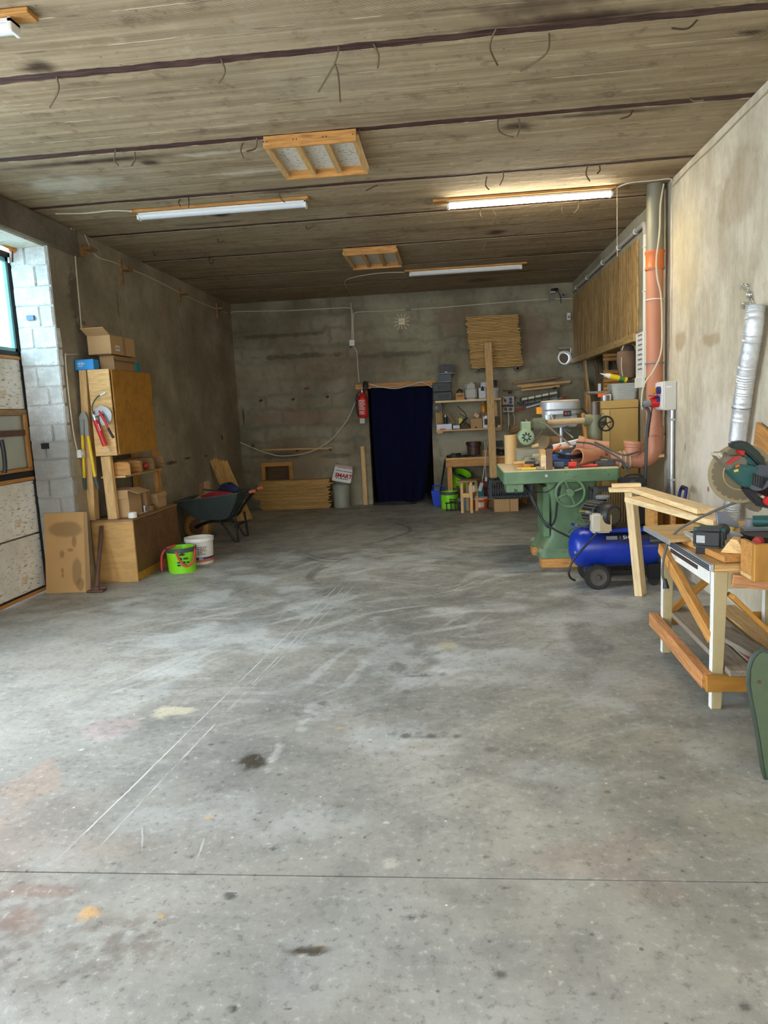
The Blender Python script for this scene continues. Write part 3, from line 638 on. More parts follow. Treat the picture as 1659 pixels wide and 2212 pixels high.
# rotten soffit and foam over the leaf
MB().box(XO+.02, XL-.03, GY0, GY1-.02, GZ-.012, GZ+.002).build('soffit', PEEL, lw)
fm = MB()
for k in range(16):
    p = at(4+k*2.2+random.uniform(-3, 3), 522+random.uniform(-8, 12)+k*.5, X=-4.06); fm.ball(p, random.uniform(.018, .035), 8, 6)
fm.build('foam', plain('expanding_foam', (196, 128, 52), .9, var=.35, scale=30., bump=.5), lw, smooth=True)
MB().cyl(at(19, 556, X=-4.07), at(21, 568, X=-4.07), .014, seg=10).build('roller', STEEL, lw, smooth=True)
MB().cyl(at(27, 540, X=-4.06), at(27, 566, X=-4.06), .008, seg=8).build('guide', RUST, lw)
MB().box(-4.0, -3.93, GY1-.06, GY1-.03, at(52, 692, Y=GY1).z-.01, at(52, 684, Y=GY1).z).build('latch', plain('blue_grey_steel', (96, 120, 158), .5, .4), lw)
MB().box(-4.0, -3.93, GY1-.06, GY1-.03, at(80, 968, Y=GY1).z-.01, at(80, 958, Y=GY1).z).build('latch', BLACKM, lw)

# ------------------------------------------------------------------ cables and fittings of the left wall
W = XL+.012
solo(MB().cyl(at(158, 472, X=XL), at(158, 472, X=XL)+V((.045, 0, 0)), .07, .06, 20), 'junction_box', WHITEP, 'round white junction box under the ceiling on left wall', 'junction box', smooth=True)
cable([at(0, 409, X=W), at(40, 424, X=W), at(72, 445, X=W), at(110, 466, X=W), at(160, 484, X=W+.02), at(154, 492, X=W), at(157, 508, X=W)], .008, CREAM, 'cream cable along the lintel down to the round junction box')
cable([at(176, 463+30, X=W)+V((0, 0, .02)), at(205, 550, X=W), at(250, 568, X=W), at(330, 602, X=W), at(420, 648, X=W), at(490, 676, X=W)], .007, CREAM, 'cream cable running from round junction box towards the back corner', n=4)
cable([at(160, 490, X=W), at(163, 560, X=W), at(168, 620, X=W), at(172, 665, X=W), at(176, 712, X=W)], .007, CREAM, 'cream cable dropping from round junction box to the cabinet boxes')
cable([at(170, 766, X=W), at(146, 766, X=W+.0), at(141, 772, X=W), at(148, 850, X=W), at(158, 930, X=W), at(167, 975, X=W)], .007, CREAM, 'cream cable looping down to the white wall socket')
p = at(170, 980, X=XL)
r_ = thing('wall_socket', 'small white wall socket beside the yellow bolt cutter handles', 'socket', p)
MB().box(XL+.001, XL+.05, p.y-.05, p.y+.04, p.z-.04, p.z+.04).build('housing', WHITEP, r_, bevel=.006); MB().cyl((XL+.05, p.y, p.z), (XL+.055, p.y, p.z), .022, seg=14).build('face', PAPER, r_)
for k, (x, y, w, h) in enumerate(((177, 542, .1, .12), (260, 588, .05, .28), (386, 638, .05, .2), (468, 672, .05, .25))):
    p = at(x, y, X=XL); r_ = thing('wooden_peg', ('short brown peg board high on left wall nearest the gate', 'brown wooden peg cross second from the gate on left wall', 'brown wooden peg cross third from the gate on left wall', 'brown wooden peg cross nearest the back corner on left wall')[k], 'peg', p, 'wooden pegs high on the left wall')
    MB().box(XL+.001, XL+.025, p.y-w/2, p.y+w/2, p.z-h/2, p.z+h/2).build('plate', PINE_D, r_); MB().box(XL+.02, XL+.10, p.y-.015, p.y+.13, p.z+h*.08, p.z+h*.08+.03).build('arm', PINE_D, r_)

# ------------------------------------------------------------------ tool cabinet group by the left wall
CY = 7.03; X0 = XL+.006; X1 = -3.285; CY2 = 8.25
ZT = at(290, 1122, Y=CY).z
r_ = thing('base_cabinet', 'low chipboard cabinet with two brown doors by left wall', 'cabinet', (-3.5, 7.6, 0))
MB().box(X0, X1, CY, CY+.022, 0, ZT).build('side_panel', PLY, r_, bevel=.002)
bd = MB(); bd.box(X0, X1-.02, CY2-.02, CY2, 0, ZT-.02); bd.box(X0, X0+.01, CY+.022, CY2-.02, 0, ZT-.02); bd.box(X0, X1-.02, CY+.022, CY2-.02, .09, .11); bd.build('body', BROWNB, r_)
MB().box(X0, X1+.004, CY-.005, CY2+.005, ZT-.02, ZT+.004).build('top', PINE_D, r_, bevel=.003)
MB().box(X0+.03, X1-.02, CY+.022, CY2-.02, 0, .085).build('plinth', OCHRE, r_)
ym = (CY+CY2)/2
for a, b, hy in ((CY+.026, ym-.003, ym-.075), (ym+.003, CY2-.004, ym+.05)):
    d = MB().box(X1-.018, X1, a, b, .09, ZT-.024).build('door', BROWNB, r_, bevel=.002)
    MB().tube([(X1, hy, ZT-.07), (X1+.025, hy, ZT-.07), (X1+.025, hy+.07, ZT-.07), (X1, hy+.07, ZT-.07)], .004, 6).build('handle', CHROME, d)
ZB, ZU = at(240, 984, Y=CY+.02).z, at(230, 797, Y=CY+.02).z
fr = thing('post_frame', 'rough pine post frame carrying the wall cabinet', 'frame', (-3.5, 7.5, ZT))
pa0 = at(203, 1120, Y=CY+.05).x; pd0 = at(246, 1119, Y=CY+.05).x
beam('post', (pa0, CY+.05, ZT+.006), (X0+.08, CY+.05, ZU), .075, .105, PINE, fr, up=V((0, 1, 0))).rotation_mode = 'XYZ'
beam('post', (pd0, CY+.05, ZT+.006), (pd0-.012, CY+.05, ZB-.006), .10, .06, PINE, fr)
beam('post', (X0+.04, CY2-.12, ZT+.006), (X0+.04, CY2-.12, ZU+.3), .06, .10, PINE_O, fr)
beam('post', (-3.45, CY2-.10, ZT+.006), (-3.45, CY2-.10, ZB-.006), .05, .10, PINE_O, fr)
wc = thing('wall_cabinet', 'tan plywood wall cabinet with one closed door on pine posts', 'cabinet', (-3.5, 7.5, ZB))
WX0, WX1, WY2 = X0+.13, -3.36, 8.02
sp = MB().box(WX0, WX1-.02, CY+.0, CY+.02, ZB, ZU).build('side_panel', PINE, wc, bevel=.002)
bd = MB(); bd.box(WX0, WX1-.02, WY2-.02, WY2, ZB, ZU); bd.box(WX0, WX1-.02, CY+.02, WY2-.02, ZB, ZB+.02); bd.box(WX0, WX1-.02, CY+.02, WY2-.02, ZU-.02, ZU); bd.box(WX0, WX0+.01, CY+.02, WY2-.02, ZB+.02, ZU-.02); bd.build('body', PLY, wc)
MB().box(WX1-.02, WX1-.002, CY+.03, WY2-.012, ZB+.01, ZU-.005).build('door', OCHRE, wc, bevel=.004)
# shelf of small wooden bins under the wall cabinet
zs = at(262, 1028, Y=CY+.1).z
tr = thing('shelf_board', 'narrow pine shelf between the posts holding wooden bins', 'shelf', (-3.5, 7.5, zs)); MB().box(X0+.11, -3.36, CY+.10, CY2-.16, zs-.02, zs).build('board', PINE, tr, bevel=.002)
for k, (y0, y1) in enumerate(((CY+.12, CY+.40), (CY+.42, CY+.72), (CY+.74, CY+1.02))):
    b = thing('parts_bin', ('wooden parts bin nearest the camera on the post shelf', 'middle wooden parts bin with red and grey fittings on the post shelf', 'wooden parts bin furthest along the post shelf')[k], 'bin', (-3.45, (y0+y1)/2, zs), 'wooden bins on the post shelf')
    mb = MB(); mb.box(-3.60, -3.31, y0, y1, zs+.002, zs+.014); mb.build('bottom', PINE_D, b)
    MB().box(-3.60, -3.585, y0, y1, zs+.014, zs+.15).build('back', PINE_D, b)
    for yy in (y0, y1-.012):
        prof = [V((-3.585, yy, zs+.014)), V((-3.31, yy, zs+.014))] + [V((-3.35+.04*math.cos(a), yy, zs+.10+.04*math.sin(a))) for a in (0, .4, .8, 1.2, PI/2)] + [V((-3.585, yy, zs+.14))]
        MB().prism(prof, (0, .012, 0)).build('side', PINE_D if k else PINE_O, b)
    if k == 1:
        ft = MB()
        for q in range(7): ft.ball((-3.42+random.uniform(-.08, .06), random.uniform(y0+.05, y1-.05), zs+.04+random.uniform(0, .05)), random.uniform(.02, .035), 8, 6)
        tag(ft.build('fittings', REDP, b, smooth=True), 'red plastic fittings')
def open_box(name, label, x0, x1, y0, y1, z0, z1, mat=CARD, flaps=(), group=None, cat='box', rot=0.):
    """carton without lid; flaps = (side, angle, length)"""
    c = V(((x0+x1)/2, (y0+y1)/2, z0)); r = thing(name, label, cat, c, group); t = .005
    X = Matrix.Translation(c) @ Matrix.Rotation(rot, 4, 'Z') @ Matrix.Translation(-c) if rot else None
    mb = MB(X); mb.box(x0, x1, y0, y1, z0, z0+t); mb.box(x0, x0+t, y0, y1, z0+t, z1); mb.box(x1-t, x1, y0, y1, z0+t, z1); mb.box(x0+t, x1-t, y0, y0+t, z0+t, z1); mb.box(x0+t, x1-t, y1-t, y1, z0+t, z1)
    mb.build('body', mat, r)
    for side, ang, ln in flaps:
        ca, sa = math.cos(ang)*ln, math.sin(ang)*ln
        q = {'-y': ((x0, y0, z1), (x1, y0, z1), (0, -ca, sa)), '+y': ((x0, y1, z1), (x1, y1, z1), (0, ca, sa)), '-x': ((x0, y0, z1), (x0, y1, z1), (-ca, 0, sa)), '+x': ((x1, y0, z1), (x1, y1, z1), (ca, 0, sa))}[side]
        a, b, d = V(q[0]), V(q[1]), V(q[2]); n = (b-a).cross(d).normalized()*t
        MB(X).prism([a, b, b+d, a+d], n).build('flap', mat, r)
    return r
def closed_box(name, label, x0, x1, y0, y1, z0, z1, mat=CARD, tape=None, group=None, cat='box', rot=0., tilt=None):
    c = V(((x0+x1)/2, (y0+y1)/2, z0)); r = thing(name, label, cat, c, group)
    X = Matrix.Translation(c) @ (tilt or Matrix.Rotation(rot, 4, 'Z')) @ Matrix.Translation(-c)
    MB(X).box(x0, x1, y0, y1, z0, z1).build('body', mat, r, bevel=.003)
    if tape: MB(X).box(*tape).build('tape', CARD_D, r)
    return r, X
# things standing on the low cabinet
z = ZT+.006
open_box('cardboard_box', 'open brown carton behind the pine posts on low cabinet', -3.60, -3.36, CY+.12, CY+.42, z, at(285, 1058, Y=CY+.12).z, CARD, (('-y', -1.35, .09), ('+x', -.35, .12)))
closed_box('cardboard_box', 'tilted brown carton with a black opening on low cabinet', -3.56, -3.36, CY+.5, CY+.72, z, z+.24, CARD_D, rot=.2)
open_box('cardboard_box', 'small brown carton at the far end of low cabinet', -3.56, -3.34, CY2-.40, CY2-.17, z, z+.17, CARD, (('-y', -1.2, .06), ('+x', -1.2, .05)))
p = at(290, 1115, Z=z)
MBr = MB().lathe((-3.325, CY+.10, z), [(.03, 0), (.045, 0), (.045, .055), (.03, .055), (.03, 0)], seg=18)
solo(MBr, 'tape_roll', WHITEP, 'white tape roll on the front corner of low cabinet', 'tape', smooth=True)
solo(MB().lathe((-3.39, CY+.64, z), [(.05, 0), (.075, 0), (.075, .06), (.05, .06), (.05, 0)], seg=18), 'tape_roll', plain('brown_tape', (122, 96, 70), .5), 'wide brown packing tape roll on low cabinet', 'tape', smooth=True)
r_ = thing('small_tin', 'slim tin beside the brown packing tape on low cabinet', 'tin', (-3.36, CY+.48, z)); MB().cyl((-3.36, CY+.48, z), (-3.36, CY+.48, z+.06), .018, seg=12).build('body', STEEL, r_, smooth=True); MB().cyl((-3.36, CY+.48, z+.06), (-3.36, CY+.48, z+.075), .016, seg=12).build('cap', PAPER, r_, smooth=True)
sc = MB()
for k in range(5): sc.obox = None; sc.bar((-3.34+random.uniform(-.03, .0), CY+.2+k*.06, z+.004), (-3.36+random.uniform(-.04, .02), CY+.26+k*.07, z+.006), .02, .004)
tag(sc.build('paper_scraps', PAPER), 'scraps of paper and shims lying on low cabinet', 'scraps', kind='stuff')
# cartons on the wall cabinet
zt = ZU+.002
r_, X = closed_box('blue_box', 'bright blue glove box on the wall cabinet corner', *(at(161, 790, Y=CY).x, at(201, 790, Y=CY).x), CY+.01, CY+.13, zt, at(180, 776, Y=CY).z, plain('blue_card', (40, 150, 226), .5, var=.06), rot=0)
x0_ = at(163, 790, Y=CY).x
MB().tube(spline([(x0_+.02, CY+.008, zt+.07), (x0_+.05, CY+.008, zt+.078), (x0_+.09, CY+.008, zt+.07), (x0_+.09, CY+.008, zt+.055), (x0_+.05, CY+.008, zt+.05), (x0_+.02, CY+.008, zt+.055), (x0_+.02, CY+.008, zt+.07)], 4), .0016, 5).build('logo_outline', PAPER, r_)
print_lines((x0_+.03, CY+.008, zt+.058), (1, 0, 0), (0, 0, 1), (.05,), .01, .02, PAPER, r_); print_lines((x0_+.02, CY+.008, zt+.034), (1, 0, 0), (0, 0, 1), (.05,), .006, .02, PAPER, r_)
open_box('cardboard_box', 'lower open carton with raised flaps on the wall cabinet', -3.53, -3.38, CY+.14, CY+.62, zt, zt+.14, CARD_D, (('-y', .1, .12), ('+x', -.9, .06)))
closed_box('teal_box', 'small dark teal carton at the right of wall cabinet top', -3.42, -3.372, CY+.64, CY+.74, zt, zt+.10, TEAL)
x0_, x1_ = at(178, 760, Y=CY+.05).x, at(232, 760, Y=CY+.05).x
bz = zt+.142
r_ = open_box('cardboard_box', 'upper open carton with white flap and barcode on wall cabinet', -3.62, -3.38, CY+.1, CY+.66, bz+.01, bz+.20, CARD, (('-x', 1.2, .12), ('-y', .45, .14)))
MB().box(-3.379, -3.3785, CY+.2, CY+.3, bz+.05, bz+.10).build('barcode_label', PAPER, r_)
bc = MB()
for k in range(8): bc.box(-3.3784, -3.378, CY+.21+k*.011, CY+.215+k*.011, bz+.06, bz+.09)
bc.build('barcode', INK, r_); MB().box(-3.3795, -3.3788, CY+.38, CY+.44, bz+.012, bz+.20).build('tape', CARD_D, r_)

# hanging tools
Yh = CY-.055
q = lambda x, y, d=0.: at(x, y, Y=Yh-d)
b = thing('bolt_cutter', 'long bolt cutter with yellow handles hung on pine post', 'bolt cutter', q(190, 970))
MB().prism([q(170, 902), q(176, 889), q(183, 890), (q(189, 903)), q(187, 906), q(171, 906)], (0, .02, 0)).build('jaws', plain('worn_steel', (150, 148, 142), .45, .6), b)
MB().prism([q(171, 905), q(181, 905), q(181, 940), q(173, 942)], (0, .018, 0)).build('lever_arm', MATS['worn_steel'], b); MB().prism([q(182, 905), q(189, 905), q(192, 942), q(183, 940)], (0, .018, 0)).build('lever_arm', MATS['worn_steel'], b)
for a, c, e in (((178, 940), (182, 1032), (183, 1058)), ((190, 942), (205, 1030), (212, 1056))):
    MB().tube([q(*a, -.01), q(*c, -.01)], .016, 10).build('handle', YELLOW, b, smooth=True); MB().tube([q(*c, -.01), q(*e, -.01)], .02, 10).build('grip', DGREY, b, smooth=True)
gq = lambda x, y, d=.02: at(x, y, Y=Yh-d)
b = thing('circular_disc', 'round steel saw blade hung behind the red grease gun', 'saw blade', q(222, 897))
ctr = q(221, 898); R0 = .1; pts = []
for k in range(80):
    a = 2*PI*k/80; rr = R0 if k % 2 else R0*.94; pts.append(ctr+V((math.cos(a)*rr, 0, math.sin(a)*rr)))
MB().prism(pts, (0, .003, 0)).build('disc', STEEL, b); MB().cyl(ctr-V((0, .001, 0)), ctr+V((0, .004, 0)), .016, seg=14).build('arbor_hole', BLACKM, b)
b = thing('grease_gun', 'red grease gun with black lever grip hung on pine post', 'grease gun', gq(215, 935))
MB().cyl(gq(206, 907), gq(227, 963), .026, seg=18).build('barrel', RED, b, smooth=True)
print_lines(gq(211, 916, .047), (gq(219, 940)-gq(210, 916)), (.9, 0, .35), (.07,), .007, .01, PAPER, b)
MB().cyl(gq(203, 896), gq(207, 908), .028, .03, seg=14).build('head', STEEL, b, smooth=True)
MB().cyl(gq(203, 900, .03), gq(219, 893, .03), .012, seg=10).build('coupling', STEEL, b, smooth=True)
MB().tube([gq(214, 887, .045), gq(218, 895, .045), gq(228, 912, .045), gq(233, 926, .045)], [.008, .014, .013, .009], 8).build('lever', RED, b, smooth=True)
MB().tube([gq(233, 925, .045), gq(245, 946, .045)], .014, 10).build('grip', BLACK, b, smooth=True)
MB().tube(spline([gq(202, 895), gq(199, 880), gq(203, 868), gq(210, 858), gq(218, 853)]), .007, 8).build('hose', DGREY, b, smooth=True)
MB().cyl(gq(217, 854), gq(228, 848), .009, seg=10).build('nozzle', WHITEP, b, smooth=True)
solo(MB().tube([gq(226, 968, .0), gq(236, 972, .03), gq(225, 977, .03)], .004, 6), 'hook', PAPER, 'bent white wire hook below the red grease gun', 'hook', smooth=True)

# cardboard sheet leaning in the gate
sm = NT('stained_cardboard'); c = sm.mix(sm.noise(scale=4.), lin(168, 128, 78), lin(184, 144, 92))
for cen, r in (((.02, .62), (.2, .09)), ((.12, .2), (.06, .17)), ((-.03, .38), (.03, .045)), ((-.03, .22), (.015, .03)), ((-.03, .17), (.015, .025)), ((.06, .42), (.04, .02)), ((.1, .5), (.03, .07)), ((.15, .08), (.05, .08))):
    c = sm.mix(sm.math('MULTIPLY', sm.blob(cen, r, .35, .25, 9, 0, 'xz'), .6), c, lin(112, 84, 52))
SCARD = sm.out(c, .85)
pa, pb = at(100, 1281, Z=0), at(190, 1281, Z=0); yb = 6.62; pa = at(100, 1281, Y=yb); pb = at(186, 1281, Y=yb); zt = at(102, 1109, Y=6.73).z
r_ = thing('cardboard_sheet', 'stained flattened cardboard sheet leaning against the block jamb', 'cardboard', ((pa.x+pb.x)/2, yb, 0))
MB().prism([(pa.x, yb, .002), (pb.x, yb, .002), (pb.x, 6.735, zt), (pa.x, 6.735, zt)], (0, .006, .001)).build('sheet', SCARD, r_)
MB().prism([(pb.x, yb, .002), (pb.x+.035, yb+.03, .002), (pb.x+.03, 6.745, zt-.004), (pb.x, 6.735, zt)], (0, .006, .001)).build('flap', CARD_D, r_)
# rusty tamper
b0 = at(209, 1272, Z=0.03); t0 = at(219, 1137, Y=CY-.02)
r_ = thing('iron_tamper', 'rusty iron bar with a heavy foot leaning on low cabinet', 'tool', (b0.x, b0.y, 0))
MB().cyl(b0, t0, .019, .022, 12).build('shaft', RUST, r_, smooth=True)
ft = MB(); ft.box(b0.x-.09, b0.x+.08, b0.y-.05, b0.y+.045, 0.0, .022); ft.build('foot', RUST, r_, bevel=.008)
MB().cyl((b0.x-.05, b0.y, .034), (b0.x+.09, b0.y+.02, .034), .014, seg=10).build('cross_pin', RUST, r_, smooth=True); MB().cyl((b0.x, b0.y, .022), (b0.x, b0.y, .06), .034, .028, 14).build('socket', RUST, r_, smooth=True)

# buckets
def bucket(name, label, c, r0, r1, h, mat, rim_mat=None, handle=None, inside=None, group=None, lid=False):
    c = V(c); b = thing(name, label, 'bucket', c, group); t = .005
    MB().lathe(c, [(0, .0), (r0, .0), (r1, h), (r1-t, h), (r0-t, .012), (0, .012)], seg=28).build('body', mat, b, smooth=True)
    MB().lathe(c, [(r1-.003, h-.045), (r1+.008, h-.04), (r1+.008, h+.002), (r1-.006, h+.002)], seg=28).build('rim', rim_mat or mat, b, smooth=True)
    if inside: MB().cyl(c+V((0, 0, h*.55)), c+V((0, 0, h*.58)), r0*1.0, seg=24).build('contents', inside, b)
    if lid: MB().cyl(c+V((0, 0, h+.003)), c+V((0, 0, h+.02)), r1+.006, seg=28).build('lid', lid, b, smooth=True)
    if handle:
        pts = [c+V((math.cos(a)*(r1+.012)*math.cos(handle[2]), math.cos(a)*(r1+.012)*math.sin(handle[2]), 0))+V((math.cos(handle[3])*math.sin(a)*(r1+.02)*math.sin(handle[2]), -math.cos(handle[3])*math.sin(a)*(r1+.02)*math.cos(handle[2]), h-.025+math.sin(handle[3])*math.sin(a)*(r1+.02))) for a in [PI*k/16 for k in range(17)]]
        MB().tube(pts, handle[0], 6).build('handle', handle[1], b, smooth=True)
    return b
gb = bucket('paint_bucket', 'lime green bucket with dark rim and red straps by low cabinet', (-2.985, 7.5, 0), .145, .16, .27, GREENL, DGREY, None, BLACK)
gc = V((-2.985, 7.5, 0))
MB().prism([gc+V((.05, -.163, .2)), gc+V((.09, -.163, .2)), gc+V((.105, -.155, .215)), gc+V((.085, -.163, .222)), gc+V((.07, -.164, .24)), gc+V((.055, -.165, .222)), gc+V((.035, -.166, .215))], (0, -.001, 0)).build('leaf_logo', INK, gb)
print_lines(gc+V((.02, -.162, .155)), (1, .25, 0), (0, 0, 1), (.12,), .02, .03, INK, gb); print_lines(gc+V((.01, -.162, .115)), (1, .22, 0), (0, 0, 1), (.13, .1), .018, .03, INK, gb)
def strap(pts, w, nrm):
    pts = spline(pts, 6); P = []
    for i, p in enumerate(pts):
        P.append([p-V((w/2, 0, 0)), p+V((w/2, 0, 0))])
    mb = MB(); mb.grid(P); return mb
for pts in ([gc+V((.01, -.172, .25)), gc+V((.03, -.178, .19)), gc+V((.07, -.185, .12)), gc+V((.12, -.18, .085)), gc+V((.17, -.13, .12)), gc+V((.175, -.06, .2)), gc+V((.15, .0, .275))], [gc+V((-.08, .05, .28)), gc+V((-.14, -.06, .26)), gc+V((-.185, -.08, .2)), gc+V((-.2, -.08, .1)), gc+V((-.205, -.07, .02))]):
    MB().tube(spline(pts, 6), .012, 6).build('strap', plain('red_strap', (196, 66, 62), .8), gb, smooth=True)
wb_ = bucket('paint_bucket', 'white paint bucket with worn label behind the green bucket', (-2.93, 7.93, 0), .145, .16, .30, plain('white_bucket', (222, 216, 206), .5, var=.12, scale=12.), None, None, PAPER)
wc_ = V((-2.93, 7.93, 0)); lab = MB().lathe(wc_, [(.1505, .03), (.1525, .085)], seg=28); lab.build('label_band', plain('orange_band', (196, 104, 72), .6), wb_, smooth=True)
MB().lathe(wc_, [(.1522, .06), (.1535, .085)], seg=28).build('label_band', plain('navy_band', (52, 56, 110), .6), wb_, smooth=True)
text_mb('031', .034, wc_+V((.04, -.158, .06)), (1, .2, 0), (0, 0, 1), .0, bold=.001).build('lettering', PAPER, wb_)
print_lines(wc_+V((.03, -.163, .2)), (1, .25, 0), (0, 0, 1), (.1, .09, .1, .05, .09), .008, .02, RUST, wb_)

# wheelbarrow along X, tipped against the wall
WBM = plain('barrow_green_grey', (70, 80, 78), .55, .2, .3, 8.)
wbx, wby = -3.12, 9.42
r_ = thing('wheelbarrow', 'dark grey wheelbarrow with yellow wheel loaded with sand and rags', 'wheelbarrow', (wbx, wby, 0))
def ringpts(x0, x1, hw, z0, z1=None): return [V((x0, wby-hw, z0)), V((x1, wby-hw, z1 if z1 is not None else z0)), V((x1, wby+hw, z1 if z1 is not None else z0)), V((x0, wby+hw, z0))]
top = ringpts(-3.66, -2.80, .30, .57, .66); bot = ringpts(-3.42, -2.98, .17, .30, .30); tin = [p*1 for p in ringpts(-3.64, -2.82, .28, .57, .66)]; bin_ = ringpts(-3.41, -2.99, .165, .31, .31)
tm = MB(); tm.add(top+bot+tin+bin_, [(4, 5, 6, 7), (0, 1, 5, 4), (1, 2, 6, 5), (2, 3, 7, 6), (3, 0, 4, 7), (8, 9, 1, 0), (9, 10, 2, 1), (10, 11, 3, 2), (11, 8, 0, 3), (12, 13, 9, 8), (13, 14, 10, 9), (14, 15, 11, 10), (15, 12, 8, 11), (12, 15, 14, 13)])
tm.build('tray', WBM, r_, bevel=.02, smooth=True, seg=3)
MB().tube([top[0], top[1], top[2], top[3]], .012, 8, closed=True).build('tray_rim', WBM, r_, smooth=True)
for s_ in (-1, 1):
    y_ = wby+s_*.2
    MB().tube(spline([(-3.50, wby+s_*.05, .19), (-3.3, wby+s_*.12, .27), (-3.0, y_, .30), (-2.88, y_, .44), (-2.72, y_, .62), (-2.66, y_, .66)]), .017, 8).build('handle_tube', BLACKM, r_, smooth=True)
    MB().tube([(-2.67, y_, .66), (-2.58, y_, .675)], .021, 8).build('grip', plain('orange_grip', (186, 96, 62), .6), r_, smooth=True)
    MB().tube(spline([(-3.1, y_, .29), (-3.02, y_+s_*.02, .2), (-2.90, y_+s_*.03, .015), (-2.86, y_+s_*.03, .015), (-2.88, y_+s_*.01, .35)]), .015, 8).build('leg', BLACKM, r_, smooth=True)
    MB().tube([(-3.30, wby+s_*.1, .26), (-3.48, wby+s_*.07, .19)], .014, 8).build('fork', BLACKM, r_, smooth=True)
MB().tube([(-2.9, wby-.22, .2), (-2.9, wby+.22, .2)], .012, 8).build('brace', BLACKM, r_)
wc0 = V((-3.48, wby, .19)); ax = (.18, 1, 0); wmb = MB()
MB().lathe(wc0, [(.11, -.045), (.15, -.05), (.18, -.04), (.19, -.015), (.19, .015), (.18, .04), (.15, .05), (.11, .045)], ax, 30).build('tyre', plain('yellow_tyre', (176, 128, 62), .8, var=.25, scale=16.), r_, smooth=True)
tr_ = MB()
for k in range(26):
    a = 2*PI*k/26; M_ = frame_of(ax); d_ = M_ @ V((0, math.cos(a), math.sin(a))); tr_.bar(wc0+d_*.188+M_ @ V((-.035, 0, 0)), wc0+d_*.188+M_ @ V((.035, 0, 0)), .018, .012, d_)
tr_.build('tread', MATS['yellow_tyre'], r_)
MB().lathe(wc0, [(.02, -.05), (.03, -.03), (.11, -.02), (.112, .02), (.03, .03), (.02, .05)], ax, 20).build('rim', plain('hub_brown', (128, 92, 70), .6, .3), r_, smooth=True)
sd = MB(); P = []
for i in range(15):
    row = []
    for j in range(11):
        u, v = i/14, j/10; x = -3.62+u*.78; yy = wby-.26+v*.52
        row.append(V((x, yy, .50+.09*u + .13*math.sin(PI*min(1, u*1.15))*math.sin(PI*v) + random.uniform(-.008, .008))))
    P.append(row)
sd.grid(P); tag(sd.build('sand_heap', SAND, smooth=True), 'heap of sand inside the grey wheelbarrow', 'sand', kind='stuff')
def rag(name, label, c, r, mat, seed, cat='cloth', flat=.45, xf=None):
    rng = random.Random(seed); n = 18; m_ = 10; mb = MB(xf); P = []
    ph = [rng.uniform(0, 6) for _ in range(6)]
    for i in range(n):
        row = []
        for j in range(m_+1):
            a = 2*PI*i/n; b = PI/2*j/m_
            k = 1+.22*math.sin(2*a+ph[0])+.12*math.sin(3*a+ph[1])+.1*math.sin(7*b+ph[2]+a)
            row.append(V(c)+V((math.cos(a)*math.cos(b)*r[0]*k, math.sin(a)*math.cos(b)*r[1]*k, math.sin(b)*r[2]*(1+.2*math.sin(5*a+ph[3])) - .0)))
        P.append(row)
    mb.grid(P, closed_u=True); return solo(mb, name, mat, label, cat, smooth=True)
rag('red_sack', 'dark red plastic sack on the wheelbarrow load', (-3.08, wby-.17, .615), (.2, .1, .06), plain('sack_red', (150, 30, 42), .5), 3, 'sack')
rag('blue_cloth', 'navy blue cloth heaped at the back of wheelbarrow', (-3.03, wby+.1, .66), (.17, .13, .1), plain('cloth_blue', (34, 40, 78), .9), 5)
solo(MB().bar((-3.36, wby+.0, .70), (-3.1, wby+.02, .66), .05, .012), 'flat_bar', plain('cloth_blue', (34, 40, 78), .9), 'flat dark blue bar lying across the wheelbarrow load', 'bar')
cb = thing('cardboard_flap', 'folded brown cardboard piece standing in the wheelbarrow', 'cardboard', (-3.42, wby+.15, .6)); MB().prism([(-3.5, wby+.2, .6), (-3.41, wby+.15, .6), (-3.40, wby+.15, .79), (-3.48, wby+.2, .77)], (.002, .006, 0)).build('panel', CARD_D, cb); MB().prism([(-3.41, wby+.15, .6), (-3.33, wby+.2, .6), (-3.335, wby+.2, .80), (-3.40, wby+.15, .79)], (.002, .006, 0)).build('panel', CARD_D, cb)

# four boards leaning in the left corner
tp, bt = at(457, 995, X=XL+.05), at(513, 1131, Z=.003)
for k in range(5):
    off = V((.015+.034*k, .02+.05*k, 0)); wdt = (.12, .05, .05, .05, .05)[k]
    o = beam('leaning_board', tp+off+V((0, 0, .02-.012*k)), bt+off*1.05+V((0, 0, .03)), wdt, .024, DECK, up=V((.2, 1, 0)))
    tag(o, ('widest of the pale boards leaning in the left corner', 'second pale board leaning in the left corner counted from wheelbarrow', 'third pale board leaning in the left corner counted from wheelbarrow', 'fourth pale board leaning in the left corner counted from wheelbarrow', 'last pale board leaning in the left corner, furthest from the wheelbarrow')[k], 'board', 'boards leaning in the left corner')
# ------------------------------------------------------------------ ceiling fixtures
def tube_lamp(label, x0, x1, y, bx0, bx1, lit):
    r = thing('tube_lamp', label, 'lamp', ((x0+x1)/2, y, CE-.05), 'tube lamps on the ceiling')
    beam('batten', (bx0, y-.02, CE-.014), (bx1, y-.02, CE-.014), .10, .024, PINE_O, r)
    MB().box(x0, x1, y-.05, y+.03, CE-.05, CE-.028).build('housing', WHITEP, r, bevel=.004)
    prof = [V((x0+.02, y-.01+.038*math.cos(a), CE-.052+.034*math.sin(a)-.0)) for a in [PI+PI*k/8 for k in range(9)]]
    MB().prism(prof, (x1-x0-.04, 0, 0)).build('diffuser', emit('tube_light_on', (1., .9, .68), 85.) if lit else plain('diffuser_off', (214, 216, 220), .35, var=.03), r, smooth=True)
    for x in (x0, x1-.022): MB().box(x, x+.022, y-.05, y+.03, CE-.088, CE-.026).build('end_cap', WHITEP, r, bevel=.004)
    return r
